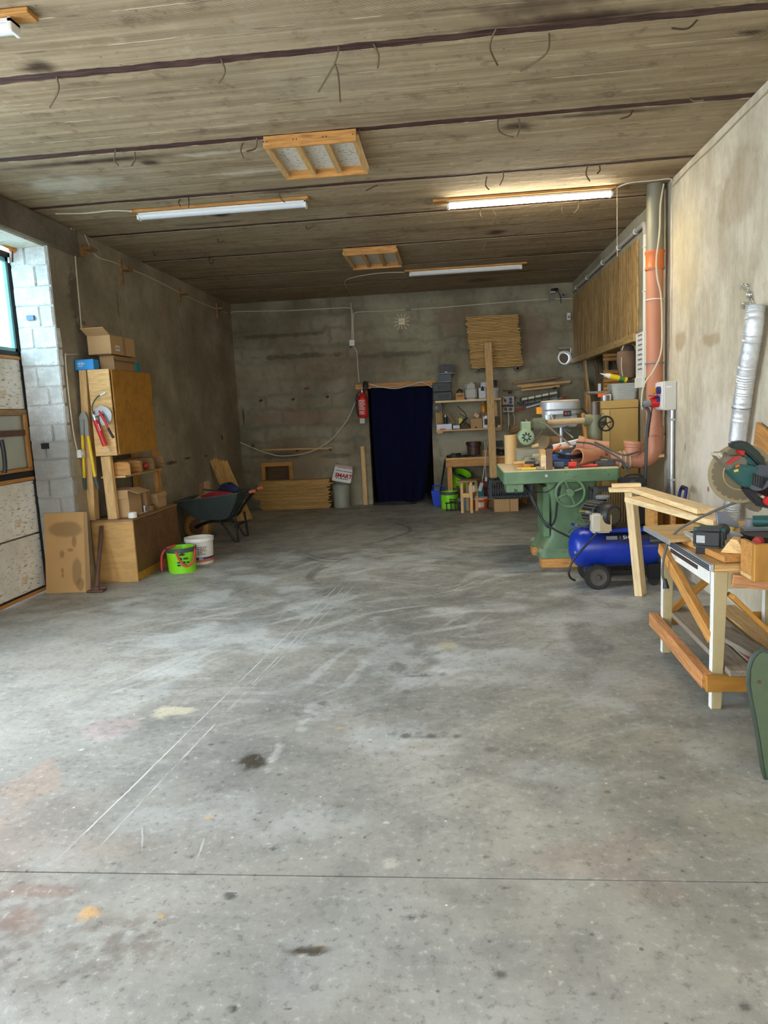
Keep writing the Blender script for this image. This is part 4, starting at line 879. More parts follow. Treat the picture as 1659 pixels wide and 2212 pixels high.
tube_lamp('unlit white tube lamp on the left of the ceiling', at(297, 455, Z=CE).x, at(664, 430, Z=CE).x, 6.86, at(283, 455, Z=CE).x, at(670, 430, Z=CE).x, False)
tube_lamp('lit warm white tube lamp on the right of the ceiling', at(965, 430, Z=CE).x, at(1322, 405, Z=CE).x, 7.27, at(935, 430, Z=CE).x, at(1328, 405, Z=CE).x, True)
tube_lamp('unlit tube lamp far back on the ceiling', at(884, 584, Z=CE).x, at(1128, 566, Z=CE).x, 10.66, at(874, 584, Z=CE).x, at(1138, 566, Z=CE).x, False)
tube_lamp('unlit tube lamp cut off by the top left picture corner', -3.45, at(30, 30, Z=CE).x, 3.60, -3.52, at(66, 20, Z=CE).x, False)
cable([at(285, 456, Z=CE-.02), at(240, 455, Z=CE-.006), at(190, 460, Z=CE-.006), at(120, 462, Z=CE-.006)], .006, CREAM, 'cream cable on the ceiling left of the unlit left lamp')
cable([at(1328, 407, Z=CE-.02), at(1360, 395, Z=CE-.006), at(1410, 390, Z=CE-.006), at(1446, 386, Z=CE-.006), at(1452, 392, X=XR-.006)], .007, CREAM, 'cream cable on the ceiling between lit lamp and right wall')
cable([at(874, 588, Z=CE-.02), at(820, 590, Z=CE-.006), at(760, 600, Z=CE-.006), at(745, 612, Z=CE-.006), at(758, 634, Z=CE-.006), at(762, 640, Y=YB-.01)], .006, CREAM, 'cream cable on the ceiling from rear lamp to back wall')
solo(MB().tube([at(1333, 405, Z=CE-.02), at(1333, 405, Z=CE-.02)-V((0, 0, .62))], .0025, 5), 'pull_cord', CREAM, 'thin pull cord hanging from the lit tube lamp', 'cord')
sk = NT('speckled_board'); sp_ = sk.noise(sk.mp((34, 70, 1)), 1., 3., .6, 1.); SPECK = sk.out(sk.mix(sk.ramp(sp_, .60, .64), lin(222, 218, 206), lin(40, 36, 32)), .9)
def ceil_panel(label, x0, x1, y0, y1):
    r = thing('ceiling_panel', label, 'ceiling panel', ((x0+x1)/2, (y0+y1)/2, CE-.07), 'framed insulation panels on the ceiling')
    MB().box(x0+.02, x1-.02, y0+.02, y1-.02, CE-.022, CE-.004).build('infill', SPECK, r, world0=False)
    for y in (y0, y1-.022): 
        fb = beam('frame_board', (x0, y+.011, CE-.045), (x1, y+.011, CE-.045), .022, .085, PINE_O, r)
    for k in range(4):
        x = x0+.012+(x1-x0-.024)*k/3; beam('cross_bar', (x, y0+.022, CE-.05), (x, y1-.022, CE-.05), .045, .035, PINE, r)
        sc = MB()
        for dx in (-.012, .012): sc.cyl((x+dx, y0-.001, CE-.04), (x+dx, y0+.004, CE-.04), .005, seg=6)
        sc.build('screws', INK, r)
ceil_panel('larger framed panel of speckled board near the middle of ceiling', -1.25, -.585, 5.33, 6.06)
ceil_panel('smaller looking framed panel of speckled board far back on ceiling', -1.22, -.57, 9.0, 9.93)
for k, pts in enumerate(([(122, 165), (126, 195), (107, 232)], [(477, 127), (486, 155), (473, 180)], [(732, 100), (723, 137), (688, 198)], [(723, 137), (731, 165), (735, 220)], [(807, 95), (818, 120), (816, 147)], [(250, 322), (247, 345), (256, 358)], [(291, 327), (291, 345), (284, 358)], [(525, 308), (520, 325), (526, 341)], [(555, 297), (552, 320), (532, 327)], [(775, 280), (780, 300), (790, 320)],
        [(389, 430), (386, 438), (390, 446)], [(407, 427), (408, 438), (407, 449)], [(603, 415), (606, 428), (615, 437)], [(817, 400), (805, 405), (790, 412)], [(1072, 62), (1058, 100), (1075, 141)], [(1186, 69), (1180, 115), (1124, 154)], [(1507, 42), (1485, 62), (1450, 61)], [(1075, 255), (1080, 285), (1110, 297)], [(1120, 255), (1123, 275), (1117, 295)], [(1367, 237), (1360, 250), (1340, 257)],
        [(1052, 380), (1049, 400), (1057, 410)], [(1087, 369), (1087, 385), (1080, 400)], [(1270, 355), (1266, 375), (1274, 391)], [(1295, 357), (1296, 368), (1290, 375)], [(1039, 450), (1037, 460), (1041, 471)], [(1065, 453), (1071, 466), (1068, 484)], [(1215, 442), (1214, 456), (1221, 469)], [(1249, 434), (1249, 448), (1240, 460)], [(470, 515), (472, 524), (484, 520)], [(660, 487), (664, 496), (676, 488)], [(330, 540), (334, 552), (342, 542)], [(485, 593), (488, 602), (496, 604)], [(1490, 212), (1500, 218), (1520, 216)], [(450, 555), (455, 570), (462, 562)], [(1050, 520), (1046, 532), (1038, 540)], [(1180, 508), (1178, 520), (1184, 530)])):
    a, b, c = pts
    p = [at(*a, Z=CE+.004), at(*b, Z=CE-.05), at(*c, Z=CE-.09)]
    tag(MB().tube(spline(p, 6), .0055 if k < 20 else .006, 5).build('ceiling_wire', WIRE, smooth=True), 'wire', 'wire', 'wire stubs hanging from the ceiling joints')['jy'] = p[0].y

ORD = ['first', 'second', 'third', 'fourth', 'fifth', 'sixth', 'seventh', 'eighth', 'ninth', 'tenth', 'eleventh', 'twelfth', 'thirteenth', 'fourteenth', 'fifteenth', 'sixteenth', 'seventeenth', 'eighteenth', 'nineteenth', 'twentieth']
ORD += ['twenty-'+q for q in ORD[:9]] + ['thirtieth'] + ['thirty-'+q for q in ORD[:9]]
_wires = {}
for o in [o for o in bpy.data.objects if o.name.startswith('ceiling_wire')]:
    j = min(range(len(JOINTS)), key=lambda q: abs(JOINTS[q]-o['jy'])); _wires.setdefault(j, []).append(o)
for j, ws in _wires.items():
    for k, o in enumerate(sorted(ws, key=lambda q: q.location.x)):
        o['label'] = f'bent wire stub, {ORD[k]} from the left at the {ORD[j-5] if j > 4 else "first"} ceiling joint from the camera'; del o['jy']
# ------------------------------------------------------------------ back wall
B = YB
# cables
Wb = B-.012
cable([at(500, 676, Y=Wb), at(512, 673, Y=Wb), at(620, 671, Y=Wb), at(700, 667, Y=Wb), at(750, 665, Y=Wb), at(760, 670, Y=Wb), at(761, 690, Y=Wb), at(762, 733, Y=Wb)], .008, CREAM, 'cream cable along the upper left back wall to square box', n=5)
cable([at(758, 654, Y=Wb), at(760, 690, Y=Wb-.004), at(759, 733, Y=Wb)], .006, CREAM, 'short cream cable dropping from the ceiling to square box', n=5)
cable([at(764, 733, Y=Wb), at(763, 690, Y=Wb), at(765, 678, Y=Wb), at(775, 674, Y=Wb), at(830, 672, Y=Wb), at(880, 669, Y=Wb), at(980, 662, Y=Wb), at(1100, 652, Y=Wb), at(1195, 646, Y=Wb), at(1238, 645, Y=Wb)], .008, CREAM, 'cream cable above the clock along the upper right back wall', n=5)
cable([at(764, 749, Y=Wb), at(771, 762, Y=Wb), at(773, 795, Y=Wb), at(776, 826, Y=Wb)], .008, CREAM, 'cream cable from square box down to the curtain rail', n=5)
cable([at(515, 954, Y=Wb-.02), at(540, 965, Y=Wb-.04), at(575, 978, Y=Wb-.07), at(612, 985, Y=Wb-.09), at(670, 976, Y=Wb-.09), at(715, 950, Y=Wb-.07), at(750, 907, Y=Wb-.05), at(768, 868, Y=Wb-.05), at(784, 836, Y=Wb-.05)], .010, CREAM, 'slack cream cable sagging across the lower left back wall', n=6)
cable([at(797, 829, Y=B-.12), at(820, 835, Y=B-.13), at(855, 839, Y=B-.13), at(890, 831, Y=B-.13), at(912, 826, Y=B-.12), at(934, 837, Y=B-.12)], .010, CREAM, 'cream cable slung over the curtain rail', n=6)
p = at(761, 741, Y=B); r_ = thing('junction_box', 'square white junction box high on back wall', 'junction box', p); MB().box(p.x-.045, p.x+.045, B-.05, B-.001, p.z-.05, p.z+.05).build('housing', WHITEP, r_, bevel=.005); MB().cyl((p.x-.02, B-.02, p.z-.05), (p.x-.03, B-.02, p.z-.085), .012, seg=8).build('gland', DGREY, r_); MB().cyl((p.x, B-.052, p.z), (p.x, B-.049, p.z), .006, seg=8).build('screw', GREY, r_)
p = at(882, 669, Y=B); solo(MB().box(p.x-.045, p.x+.045, B-.045, B-.014, p.z-.018, p.z+.022), 'cable_box', GREY, 'small flat grey cable box above the clock', 'junction box', bevel=.004)
# square clock with rays
p = at(868, 695, Y=B); r_ = thing('wall_clock', 'cream square wall clock with twelve bar rays', 'clock', p)
IV = plain('clock_ivory', (226, 210, 176), .6, var=.04)
MB().box(p.x-.055, p.x+.055, B-.04, B-.015, p.z-.055, p.z+.055).build('face', IV, r_, bevel=.004)
for k in range(12):
    a = 2*PI*k/12; d = V((math.sin(a), 0, math.cos(a))); m_ = max(abs(d.x), abs(d.z)); s0, s1 = .06/m_, .128/m_ if k % 3 else .125
    for off in ((-.006, .006) if k % 3 == 0 or True else (0,)):
        n_ = V((d.z, 0, -d.x)); MB().bar(V((p.x, B-.024, p.z))+d*s0+n_*off, V((p.x, B-.024, p.z))+d*s1+n_*off, .006, .008, V((0, 1, 0))).build('ray', IV, r_)
MB().bar((p.x, B-.043, p.z), (p.x+.03, B-.043, p.z+.01), .005, .003, V((0, 1, 0))).build('hour_hand', INK, r_); MB().bar((p.x, B-.045, p.z), (p.x-.042, B-.045, p.z-.008), .004, .003, V((0, 1, 0))).build('minute_hand', INK, r_)
MB().box(p.x-.02, p.x+.02, B-.015, B-.001, p.z-.02, p.z+.02).build('movement', GREY, r_)
# steel pegs, lath
for k, (x, y) in enumerate(((562, 866), (632, 863), (706, 858), (545, 964), (642, 974), (713, 971))):
    p = at(x, y, Y=B-.10)
    tag(MB().cyl(p+V((0, -.02, 0)), p+V((.0, .099, .012)), .02, seg=10).build('wall_peg', RUST, smooth=True), ('steel pipe peg', 'steel pipe peg', 'steel pipe peg', 'steel pipe peg', 'steel pipe peg', 'steel pipe peg')[k]+(' in upper row, leftmost', ' in upper row, middle', ' in upper row nearest extinguisher', ' in lower row, leftmost', ' in lower row under the lath middle', ' in lower row under the lath end')[k]+' on back wall', 'peg', 'pipe pegs on the back wall')
a, b = at(566, 972, Y=B-.09), at(718, 968, Y=B-.09); tag(beam('lath', a, b, .03, .03, PINE), 'long thin lath lying on the lower pegs of back wall', 'lath')
# hatch frame
r_ = thing('hatch_frame', 'ochre timber hatch frame low in the back wall', 'hatch', ((hx0+hx1)/2, B, hz0))
for x0, x1, z0, z1 in ((hx0-.07, hx0, hz0, hz1+.07), (hx1, hx1+.07, hz0, hz1+.07)): beam('jamb', ((x0+x1)/2, B-.01, z0), ((x0+x1)/2, B-.01, z1), .07, .04, OCHRE, r_)
beam('head', (hx0-.07, B-.012, hz1+.035), (hx1+.07, B-.012, hz1+.035), .04, .07, OCHRE, r_)
# stack of battens on the floor
zt = at(640, 1036, Y=12.44).z; n = 24; h = zt/n; xa, xb = at(565, 1070, Y=12.44).x, at(716, 1070, Y=12.44).x
names = 'bottom'
for k in range(n):
    s_ = random.uniform(-.03, .03) + (-.12*math.sin(PI*k/(n-1))**2 if 8 < k < 20 else 0); e_ = random.uniform(-.05, .03)+(.03 if k > 18 else 0)
    o = beam('stacked_board', (xa+s_, 12.43+random.uniform(-.012, .012), h*(k+.5)), (xb+round(e_, 2), 12.43+random.uniform(-.012, .012), h*(k+.5)), .26, round(h*.74, 4), DECK, bevel=.0015)
    tag(o, f'pale board, {ORD[n-1-k]} from the top of the floor stack under the hatch', 'board', 'boards stacked on the floor under the hatch')
# stack of boards on two pegs high on the wall
pts = [at(1013, 795, Y=12.4), at(1126, 787, Y=12.4)]; zb, zt = at(1070, 794, Y=12.4).z, at(1062, 682, Y=12.4).z; n = 34; h = (zt-zb)/n
for k in range(n):
    t = k/(n-1); x0 = at(1018, 795, Y=12.4).x*(1-t)+at(1006, 684, Y=12.4).x*t + random.uniform(-.015, .015); x1 = at(1129, 787, Y=12.4).x*(1-t)+at(1119, 678, Y=12.4).x*t + random.uniform(-.02, .015)
    if 24 < k: x1 -= .01
    o = beam('racked_board', (x0, 12.46+random.uniform(-.012, .012), zb+h*(k+.5)), (x1, 12.46+random.uniform(-.012, .012), zb+h*(k+.5)), .22, round(h*.74, 4), DECK, bevel=.0015)
    tag(o, f'pale board, {ORD[n-1-k]} from the top of the stack racked high on back wall', 'board', 'boards racked high on the back wall')
for k, (x, y) in enumerate(((1034, 798), (1118, 790))):
    p = at(x, y, Y=12.33); tag(MB().lathe((p.x, 12.33, zb-.035), [(.024, 0), (.032, 0), (.032, YB-12.331), (.024, YB-12.331), (.024, 0)], (0, 1, 0), 14).build('wall_peg', plain('peg_pipe', (120, 116, 108), .5, .5), smooth=True), ('left', 'right')[k]+' pipe peg carrying the racked boards on back wall', 'peg', 'pipe pegs under the racked boards')
# tall plank leaning on the racked boards
pt_, pb_ = at(1054, 741, Y=12.25), at(1066, 1036, Y=11.78)
tag(beam('tall_plank', pb_, pt_, .05, .12, PINE, up=V((1, 0, 0))), 'tall pine plank leaning upright against the racked boards', 'plank').rotation_mode = 'XYZ'
# upright board left of the curtain
a, b = at(790, 1088, Y=12.52), at(783, 964, Y=12.59); a.z = .004
tag(beam('upright_board', a, b, .028, .075, PINE, up=V((1, 0, 0))), 'narrow pine board standing upright between bin and curtain', 'board')
# white bin with bag
p = at(739, 1092, Y=12.42)
r_ = bucket('grey_bin', 'large grey plastic bin between board stack and curtain', (p.x, 12.42, 0), .14, .155, at(739, 1046, Y=12.42).z-.01, plain('bin_grey', (150, 150, 136), .5, var=.12), None, None, None); r_['category'] = 'bin'
p0, p1, p2, p3 = at(716, 1035, Y=12.40), at(757, 1042, Y=12.40), at(762, 1006, Y=12.40), at(724, 1000, Y=12.40)
zoff = V((0, 0, at(739, 1046, Y=12.42).z+.004-min(p0.z, p1.z)))
p0, p1, p2, p3 = [q_+zoff for q_ in (p0, p1, p2, p3)]
r_ = thing('paint_tub', 'white tub lettered SMART tilted on the grey bin', 'tub', (p0+p1)/2)
MB().prism([p0, p1, p2, p3], (0, .18, 0)).build('body', plain('tub_white', (226, 222, 214), .5, var=.05), r_, bevel=.012, seg=2)
rt_ = (p1-p0).normalized(); up_ = (p3-p0).normalized()
text_mb('SMART', .095, p0+rt_*.04+up_*.085+V((0, -.004, 0)), rt_, up_, .0, bold=.004).build('lettering', INKR, r_)
print_lines(p0+rt_*.06+up_*.055+V((0, -.004, 0)), rt_, up_, (.22,), .014, .02, INK, r_)
text_mb('Satronika 2.5 w', .045, p0+rt_*.05+up_*.24+V((0, -.004, 0)), rt_, up_, .0).build('lettering', INK, r_)
print_lines(p0+rt_*.03+up_*.19+V((0, -.004, 0)), rt_, up_, (.28,), .012, .02, INK, r_)
for v in (.268, .285): MB().bar(p0+rt_*.005+up_*v+V((0, -.003, 0)), p1+up_*(v-.0)+V((0, -.003, 0)), .004, .008).build('stripe', INKR, r_)
# fire extinguisher
p = at(785, 902, Y=B-.12); e = thing('fire_extinguisher', 'red fire extinguisher hung beside the dark curtain', 'fire extinguisher', (p.x, B-.12, p.z))
H = at(785, 850, Y=B-.12).z-p.z; c0 = V((p.x, B-.12, p.z))
MB().lathe(c0, [(0, 0), (.075, 0), (.085, .015), (.085, H*.8), (.07, H*.92), (.03, H), (.03, H+.02), (0, H+.02)], seg=22).build('cylinder', RED, e, smooth=True)
MB().lathe(c0, [(.0865, H*.12), (.0865, H*.74)], seg=22, a0=-2.3, a1=-.2).build('label', plain('label_red', (206, 60, 54), .5), e, smooth=True)
print_lines(c0+V((-.06, -.0885, H*.70)), (1, 0, 0), (0, 0, 1), (.11, .1, .11, .12, .08, .11, .1), .011, .026, PAPER, e); print_lines(c0+V((-.055, -.0885, H*.22)), (1, 0, 0), (0, 0, 1), (.1, .09), .018, .03, CREAM, e)
MB().cyl(c0+V((0, 0, H+.02)), c0+V((0, 0, H+.055)), .026, seg=12).build('valve', STEEL, e, smooth=True)
MB().tube([c0+V((-.02, -.01, H+.05)), c0+V((.05, -.02, H+.06)), c0+V((.1, -.03, H+.045))], .010, 8).build('lever', RED, e, smooth=True)
MB().tube(spline([c0+V((-.02, 0, H+.04)), c0+V((-.09, -.01, H*.95)), c0+V((-.115, -.01, H*.6)), c0+V((-.105, -.01, H*.25)), c0+V((-.08, -.02, .02))]), .011, 8).build('hose', BLACK, e, smooth=True)
MB().box(c0.x-.05, c0.x+.05, c0.y+.085, B-.001, c0.z+H*.7, c0.z+H*.78).build('bracket', BLACKM, e)
MB().box(c0.x-.065, c0.x+.02, c0.y-.004, c0.y+.004, c0.z-.10, c0.z-.012).build('tag', plain('tag_grey', (190, 188, 180), .5), e)
# rail, lamp, curtain
zr = at(850, 832, Y=B-.03).z
tag(beam('curtain_rail', (at(768, 836, Y=B-.03).x, B-.028, zr), (at(942, 828, Y=B-.03).x, B-.028, zr), .05, .085, PINE_O), 'pine curtain rail fixed above the doorway', 'rail')
p = at(789, 831, Y=B-.13); r_ = thing('spot_lamp', 'small black spot lamp at the left end of curtain rail', 'lamp', p)
MB().lathe(p, [(0, -.06), (.045, -.06), (.05, .0), (.035, .05), (.0, .06)], (0, .2, 1), 16).build('head', BLACK, r_, smooth=True); MB().cyl(p, p+V((0, .075, .0)), .014, seg=8).build('stem', BLACKM, r_, smooth=True); MB().cyl(p+V((0, -.012, -.085)), p+V((0, -.008, -.058)), .05, .046, 16).build('ring', DGREY, r_, smooth=True)
Lx = [(801, 838), (803, 900), (808, 980), (813, 1040), (819, 1086)]; Rx = [(934, 836), (934, 900), (930, 950), (924, 1015), (918, 1078)]
P = []
for i in range(25):
    t = i/24*4; k = min(3, int(t)); f = t-k; yl = Lx[k][1]+(Lx[k+1][1]-Lx[k][1])*f; xl = Lx[k][0]+(Lx[k+1][0]-Lx[k][0])*f; xr = Rx[k][0]+(Rx[k+1][0]-Rx[k][0])*f; yr = Rx[k][1]+(Rx[k+1][1]-Rx[k][1])*f
    row = []
    for j in range(49):
        u = j/48; pp = at(xl+(xr-xl)*u, yl+(yr-yl)*u, Y=B-.075); amp = .012+.022*(i/24)
        pp.y += amp*math.sin(u*26+.6*math.sin(u*9))+.006*math.sin(u*61+i*.2); row.append(pp)
    P.append(row)
zmin = min(q_.z for q_ in P[-1]); 
for row in P:
    for q_ in row: q_.z = max(q_.z, .006)
cu = MB(); cu.grid(P); cu.grid([[q_+V((0, .004, 0)) for q_ in row] for row in P])
solo(cu, 'door_curtain', NAVY, 'long navy blue curtain hanging in the back doorway', 'curtain', smooth=True)
rag('floor_rag', 'dark rag bundled on the floor under the curtain', (at(855, 1084, Z=0).x, B-.16, .002), (.32, .09, .05), plain('rag_dark', (46, 44, 46), .95, var=.4, scale=20.), 8)

# ------------------------------------------------------------------ wall shelf right of the curtain
SF, SB_ = B-.30, B-.002
xs0, xs1 = at(940, 866, Y=SF).x, at(1083, 862, Y=SF).x; z1 = at(1010, 865, Y=SF).z; z0 = at(1010, 928, Y=SF).z
s = thing('wall_shelf', 'two-tier pine wall shelf right of the curtain', 'shelf', ((xs0+xs1)/2, B-.15, z0))
beam('shelf_board', (xs0, (SF+SB_)/2, z1), (xs1, (SF+SB_)/2, z1), .29, .035, PINE_L, s); beam('shelf_board', (xs0, (SF+SB_)/2, z0), (xs1, (SF+SB_)/2, z0), .29, .03, PINE, s)
for x in (xs0+.012, xs1-.012): beam('upright', (x, SF+.10, z0+.016), (x, SF+.10, z1-.018), .022, .14, PINE, s, up=V((0, 1, 0)))
for x in (xs0+.06, xs1-.06): beam('cleat', (x, SF+.02, z0-.03), (x, SB_-.02, z0-.03), .1, .028, PINE, s)
beam('back_post', (xs1-.10, B-.02, z0+.016), (xs1-.10, B-.02, z1-.018), .09, .03, PINE, s); beam('back_post', (xs0+.06, B-.02, z0+.016), (xs0+.06, B-.02, z1-.018), .09, .03, PINE, s)
zt1 = z1+.019; zt0 = z0+.016; sx = lambda x: at(x, 900, Y=SF+.08).x
def crate_case(name, label, x0, x1, z, h, mat):
    r = thing(name, label, 'case', ((sx(x0)+sx(x1))/2, SF+.14, z)); MB().box(sx(x0), sx(x1), SF+.02, SF+.26, z, z+h).build('body', mat, r, bevel=.008); MB().box(sx(x0)+.09, sx(x1)-.06, SF+.01, SF+.02, z+h*.3, z+h*.62).build('latch', BLACK, r, bevel=.003); MB().box(sx(x0)-.004, sx(x1)+.004, SF+.014, SF+.264, z+h*.78, z+h*.83).build('lid_seam', BLACK, r); return r
CASE = plain('case_grey', (58, 60, 62), .55)
hh = at(955, 843, Y=SF).z-zt1
hc = at(955, 846, Y=SF).z-zt1; hc2 = at(955, 826, Y=SF).z-zt1-hc
crate_case('tool_case', 'dark grey tool case directly on the upper wall shelf', 937, 978, zt1, hc-.002, CASE)
crate_case('tool_case', 'dark grey tool case stacked on the lower case by curtain', 937, 976, zt1+hc, hc2, CASE)
zc = zt1+hc+hc2+.002; p = at(966, 805, Y=SF+.1)
r_ = thing('case_tray', 'dark tray with a pale rim on the tool cases', 'tray', (p.x, SF+.12, zc)); h_ = at(966, 808, Y=SF).z-zc; MB().box(sx(951), sx(978), SF+.03, SF+.24, zc+.02, zc+h_).build('body', plain('tray_blue_grey', (62, 66, 78), .5), r_, bevel=.004); MB().box(sx(949), sx(979), SF+.02, SF+.25, zc, zc+.02).build('rim', GREY, r_, bevel=.003)
zc2 = zc+h_+.002; h2 = at(966, 787, Y=SF).z-zc2
r_ = thing('radio', 'black speaker radio with pale base on top of the cases', 'radio', (sx(969), SF+.12, zc2)); MB().box(sx(953), sx(984), SF+.04, SF+.24, zc2+.022, zc2+h2).build('body', BLACK, r_, bevel=.015, seg=2); MB().box(sx(952), sx(985), SF+.03, SF+.25, zc2, zc2+.022).build('base', GREY, r_, bevel=.003)
MB().lathe((sx(967), SF+.041, zc2+.022+(h2-.022)/2), [(0, -.004), (.055, -.006), (.06, 0)], (0, -1, 0), 20).build('speaker_cone', DGREY, r_, smooth=True); MB().box(sx(967)-.02, sx(967)+.02, SF+.036, SF+.041, zc2+.03, zc2+.037).build('badge', STEEL, r_)
r_, _x = closed_box('wooden_box', 'small pine box with handle slot on the upper wall shelf', sx(986), sx(1005), SF+.03, SF+.2, zt1, at(990, 849, Y=SF).z, PINE_O); x_ = (sx(986)+sx(1005))/2; zq = (zt1+at(990, 849, Y=SF).z)/2; MB().box(x_-.05, x_+.05, SF+.026, SF+.032, zq, zq+.012).build('slot', INK, r_)
p = V((sx(995), SF+.1, at(990, 849, Y=SF).z+.002)); solo(MB().tube(spline([p+V((-.05, 0, .006)), p+V((-.02, 0, .045)), p+V((.0, .01, .06)), p+V((.015, 0, .02)), p+V((.03, 0, .05)), p+V((.04, 0, .008))]), .012, 8), 'clamp_handle', BLACKM, 'black bent clamp lying on the small pine box', 'clamp', smooth=True)
JER = plain('jerrycan_translucent', (176, 174, 164), .45, var=.1)
r_ = thing('jerrycan', 'translucent grey jerrycan on the upper wall shelf', 'jerrycan', (sx(1018), SF+.12, zt1)); zj = at(1018, 828, Y=SF).z
MB().box(sx(1007), sx(1031), SF+.03, SF+.19, zt1, zt1+(zj-zt1)*.72).build('body', JER, r_, bevel=.025, seg=3, smooth=True); MB().prism([(sx(1008)+.01, SF+.05, zt1+(zj-zt1)*.68), (sx(1030)-.015, SF+.05, zt1+(zj-zt1)*.68), (sx(1027), SF+.05, zj), (sx(1013), SF+.05, zj)], (0, .12, 0)).build('shoulder', JER, r_, bevel=.015, seg=2, smooth=True)
MB().tube(spline([(sx(1009), SF+.11, zt1+(zj-zt1)*.72), (sx(1007), SF+.11, zt1+(zj-zt1)*.9), (sx(1013), SF+.11, zj-.02)]), .012, 8).build('handle', JER, r_, smooth=True); MB().cyl((sx(1020), SF+.11, zj), (sx(1020), SF+.11, zj+.025), .03, seg=14).build('cap', JER, r_, smooth=True)
r_ = thing('canister', 'white canister with black motif on the upper wall shelf', 'canister', (sx(1043), SF+.12, zt1)); zj = at(1043, 824, Y=SF).z
MB().box(sx(1035), sx(1052), SF+.03, SF+.18, zt1, zt1+(zj-zt1)*.65).build('body', plain('can_white', (198, 198, 200), .45), r_, bevel=.012, smooth=True); MB().box(sx(1040), sx(1054), SF+.06, SF+.17, zt1+(zj-zt1)*.65, zj).build('neck', MATS['can_white'], r_, bevel=.012, smooth=True); x_ = sx(1045)
MB().prism([(x_-.04, SF+.028, zt1+.13), (x_+.02, SF+.028, zt1+.13), (x_+.01, SF+.028, zt1+.19), (x_-.01, SF+.028, zt1+.21), (x_-.03, SF+.028, zt1+.19)], (0, .002, 0)).build('motif', INK, r_)
r_ = bucket('white_bucket', 'white bucket right of the tall plank on the upper wall shelf', (sx(1070), SF+.15, zt1), .065, .075, at(1070, 838, Y=SF).z-zt1, MATS['can_white']); MB().lathe((sx(1069), SF+.15, zt1+.19), [(.05, 0), (.055, .1), (.04, .11)], seg=16).build('liner', DGREY, r_, smooth=True)
# lower tier
r_ = thing('metal_tray', 'grey sheet metal tray on the lower wall shelf', 'tray', (sx(959), SF+.12, zt0)); mbt = MB(); mbt.box(sx(943), sx(975), SF+.02, SF+.22, zt0, zt0+.01); mbt.box(sx(943), sx(975), SF+.02, SF+.03, zt0+.01, zt0+.09); mbt.box(sx(943), sx(975), SF+.21, SF+.22, zt0+.01, zt0+.09); mbt.box(sx(943), sx(944), SF+.03, SF+.21, zt0+.01, zt0+.11); mbt.box(sx(974), sx(975), SF+.03, SF+.21, zt0+.01, zt0+.09); mbt.build('pan', plain('zinc_tray', (140, 142, 146), .4, .6), r_); MB().box(sx(949), sx(962), SF+.014, SF+.02, zt0, zt0+.018).build('red_edge', REDP, r_)
r_ = thing('float_trowel', 'small metal float leaning on the lower wall shelf', 'trowel', (sx(984), SF+.1, zt0)); MB().box(sx(977), sx(993), SF+.02, SF+.14, zt0, zt0+.075).build('blade', plain('zinc_tray', (140, 142, 146), .4, .6), r_, bevel=.01); MB().bar((sx(966), SF+.16, zt0+.27), (sx(982), SF+.1, zt0+.1), .02, .03).build('handle', PINE_D, r_)
r_ = thing('spray_can', 'dark spray can behind the metal tray on lower shelf', 'can', (sx(962), SF+.24, zt0)); MB().cyl((sx(962), SF+.25, zt0), (sx(962), SF+.25, zt0+.21), .03, seg=14).build('body', BLACK, r_, smooth=True); MB().cyl((sx(962), SF+.25, zt0+.21), (sx(962), SF+.25, zt0+.25), .02, seg=12).build('cap', STEEL, r_, smooth=True)
solo(MB().bar((sx(990), SF+.17, zt0+.03), (sx(1009), SF+.19, zt0+.19), .05, .03), 'hand_file', BLACKM, 'dark bar tool slanting beside the carton on lower shelf', 'tool', bevel=.005)
closed_box('yellow_box', 'tiny yellow carton at the back of lower shelf', sx(991), sx(999), SF+.22, SF+.27, zt0, zt0+.18, plain('yellow_card', (224, 196, 60), .6))
rag('tool_heap', 'heap of rags and small tools on the lower wall shelf', (sx(1004), SF+.1, zt0), (.09, .07, .09), plain('rag_brown', (88, 70, 58), .9, var=.5, scale=25.), 12, 'tools')
r_, _x = closed_box('cardboard_box', 'brown carton with notch on the lower wall shelf', sx(1016), sx(1041), SF+.04, SF+.2, zt0, at(1028, 904, Y=SF).z, CARD); MB().box(sx(1026), sx(1029), SF+.038, SF+.042, zt0, zt0+.03).build('notch', INK, r_)
zz_ = at(1028, 904, Y=SF).z+.005
solo(MB(Matrix.Translation((sx(1029), SF+.12, zz_+.045)) @ Matrix.Rotation(.6, 4, 'Y')).box(-.045, .045, -.05, .05, -.03, .03), 'small_carton', plain('pale_orange_card', (222, 170, 130), .7), 'small pale carton tilted on the notched carton', 'box', bevel=.003)
closed_box('cardboard_box', 'brown carton behind the tall plank on lower shelf', sx(1040), sx(1054), SF+.18, SF+.27, zt0, zt0+.26, CARD_D)
r_ = thing('amber_bottle', 'amber plastic bottle standing on the brown carton', 'bottle', (sx(1046), SF+.23, zt0+.262)); MB().lathe((sx(1046), SF+.225, zt0+.262), [(0, 0), (.05, 0), (.052, .1), (.04, .135), (.02, .15), (0, .15)], seg=18).build('body', plain('amber', (190, 130, 24), .25, var=.1), r_, smooth=True); MB().cyl((sx(1046), SF+.225, zt0+.41), (sx(1046), SF+.225, zt0+.43), .02, seg=12).build('cap', MATS['amber'], r_, smooth=True)
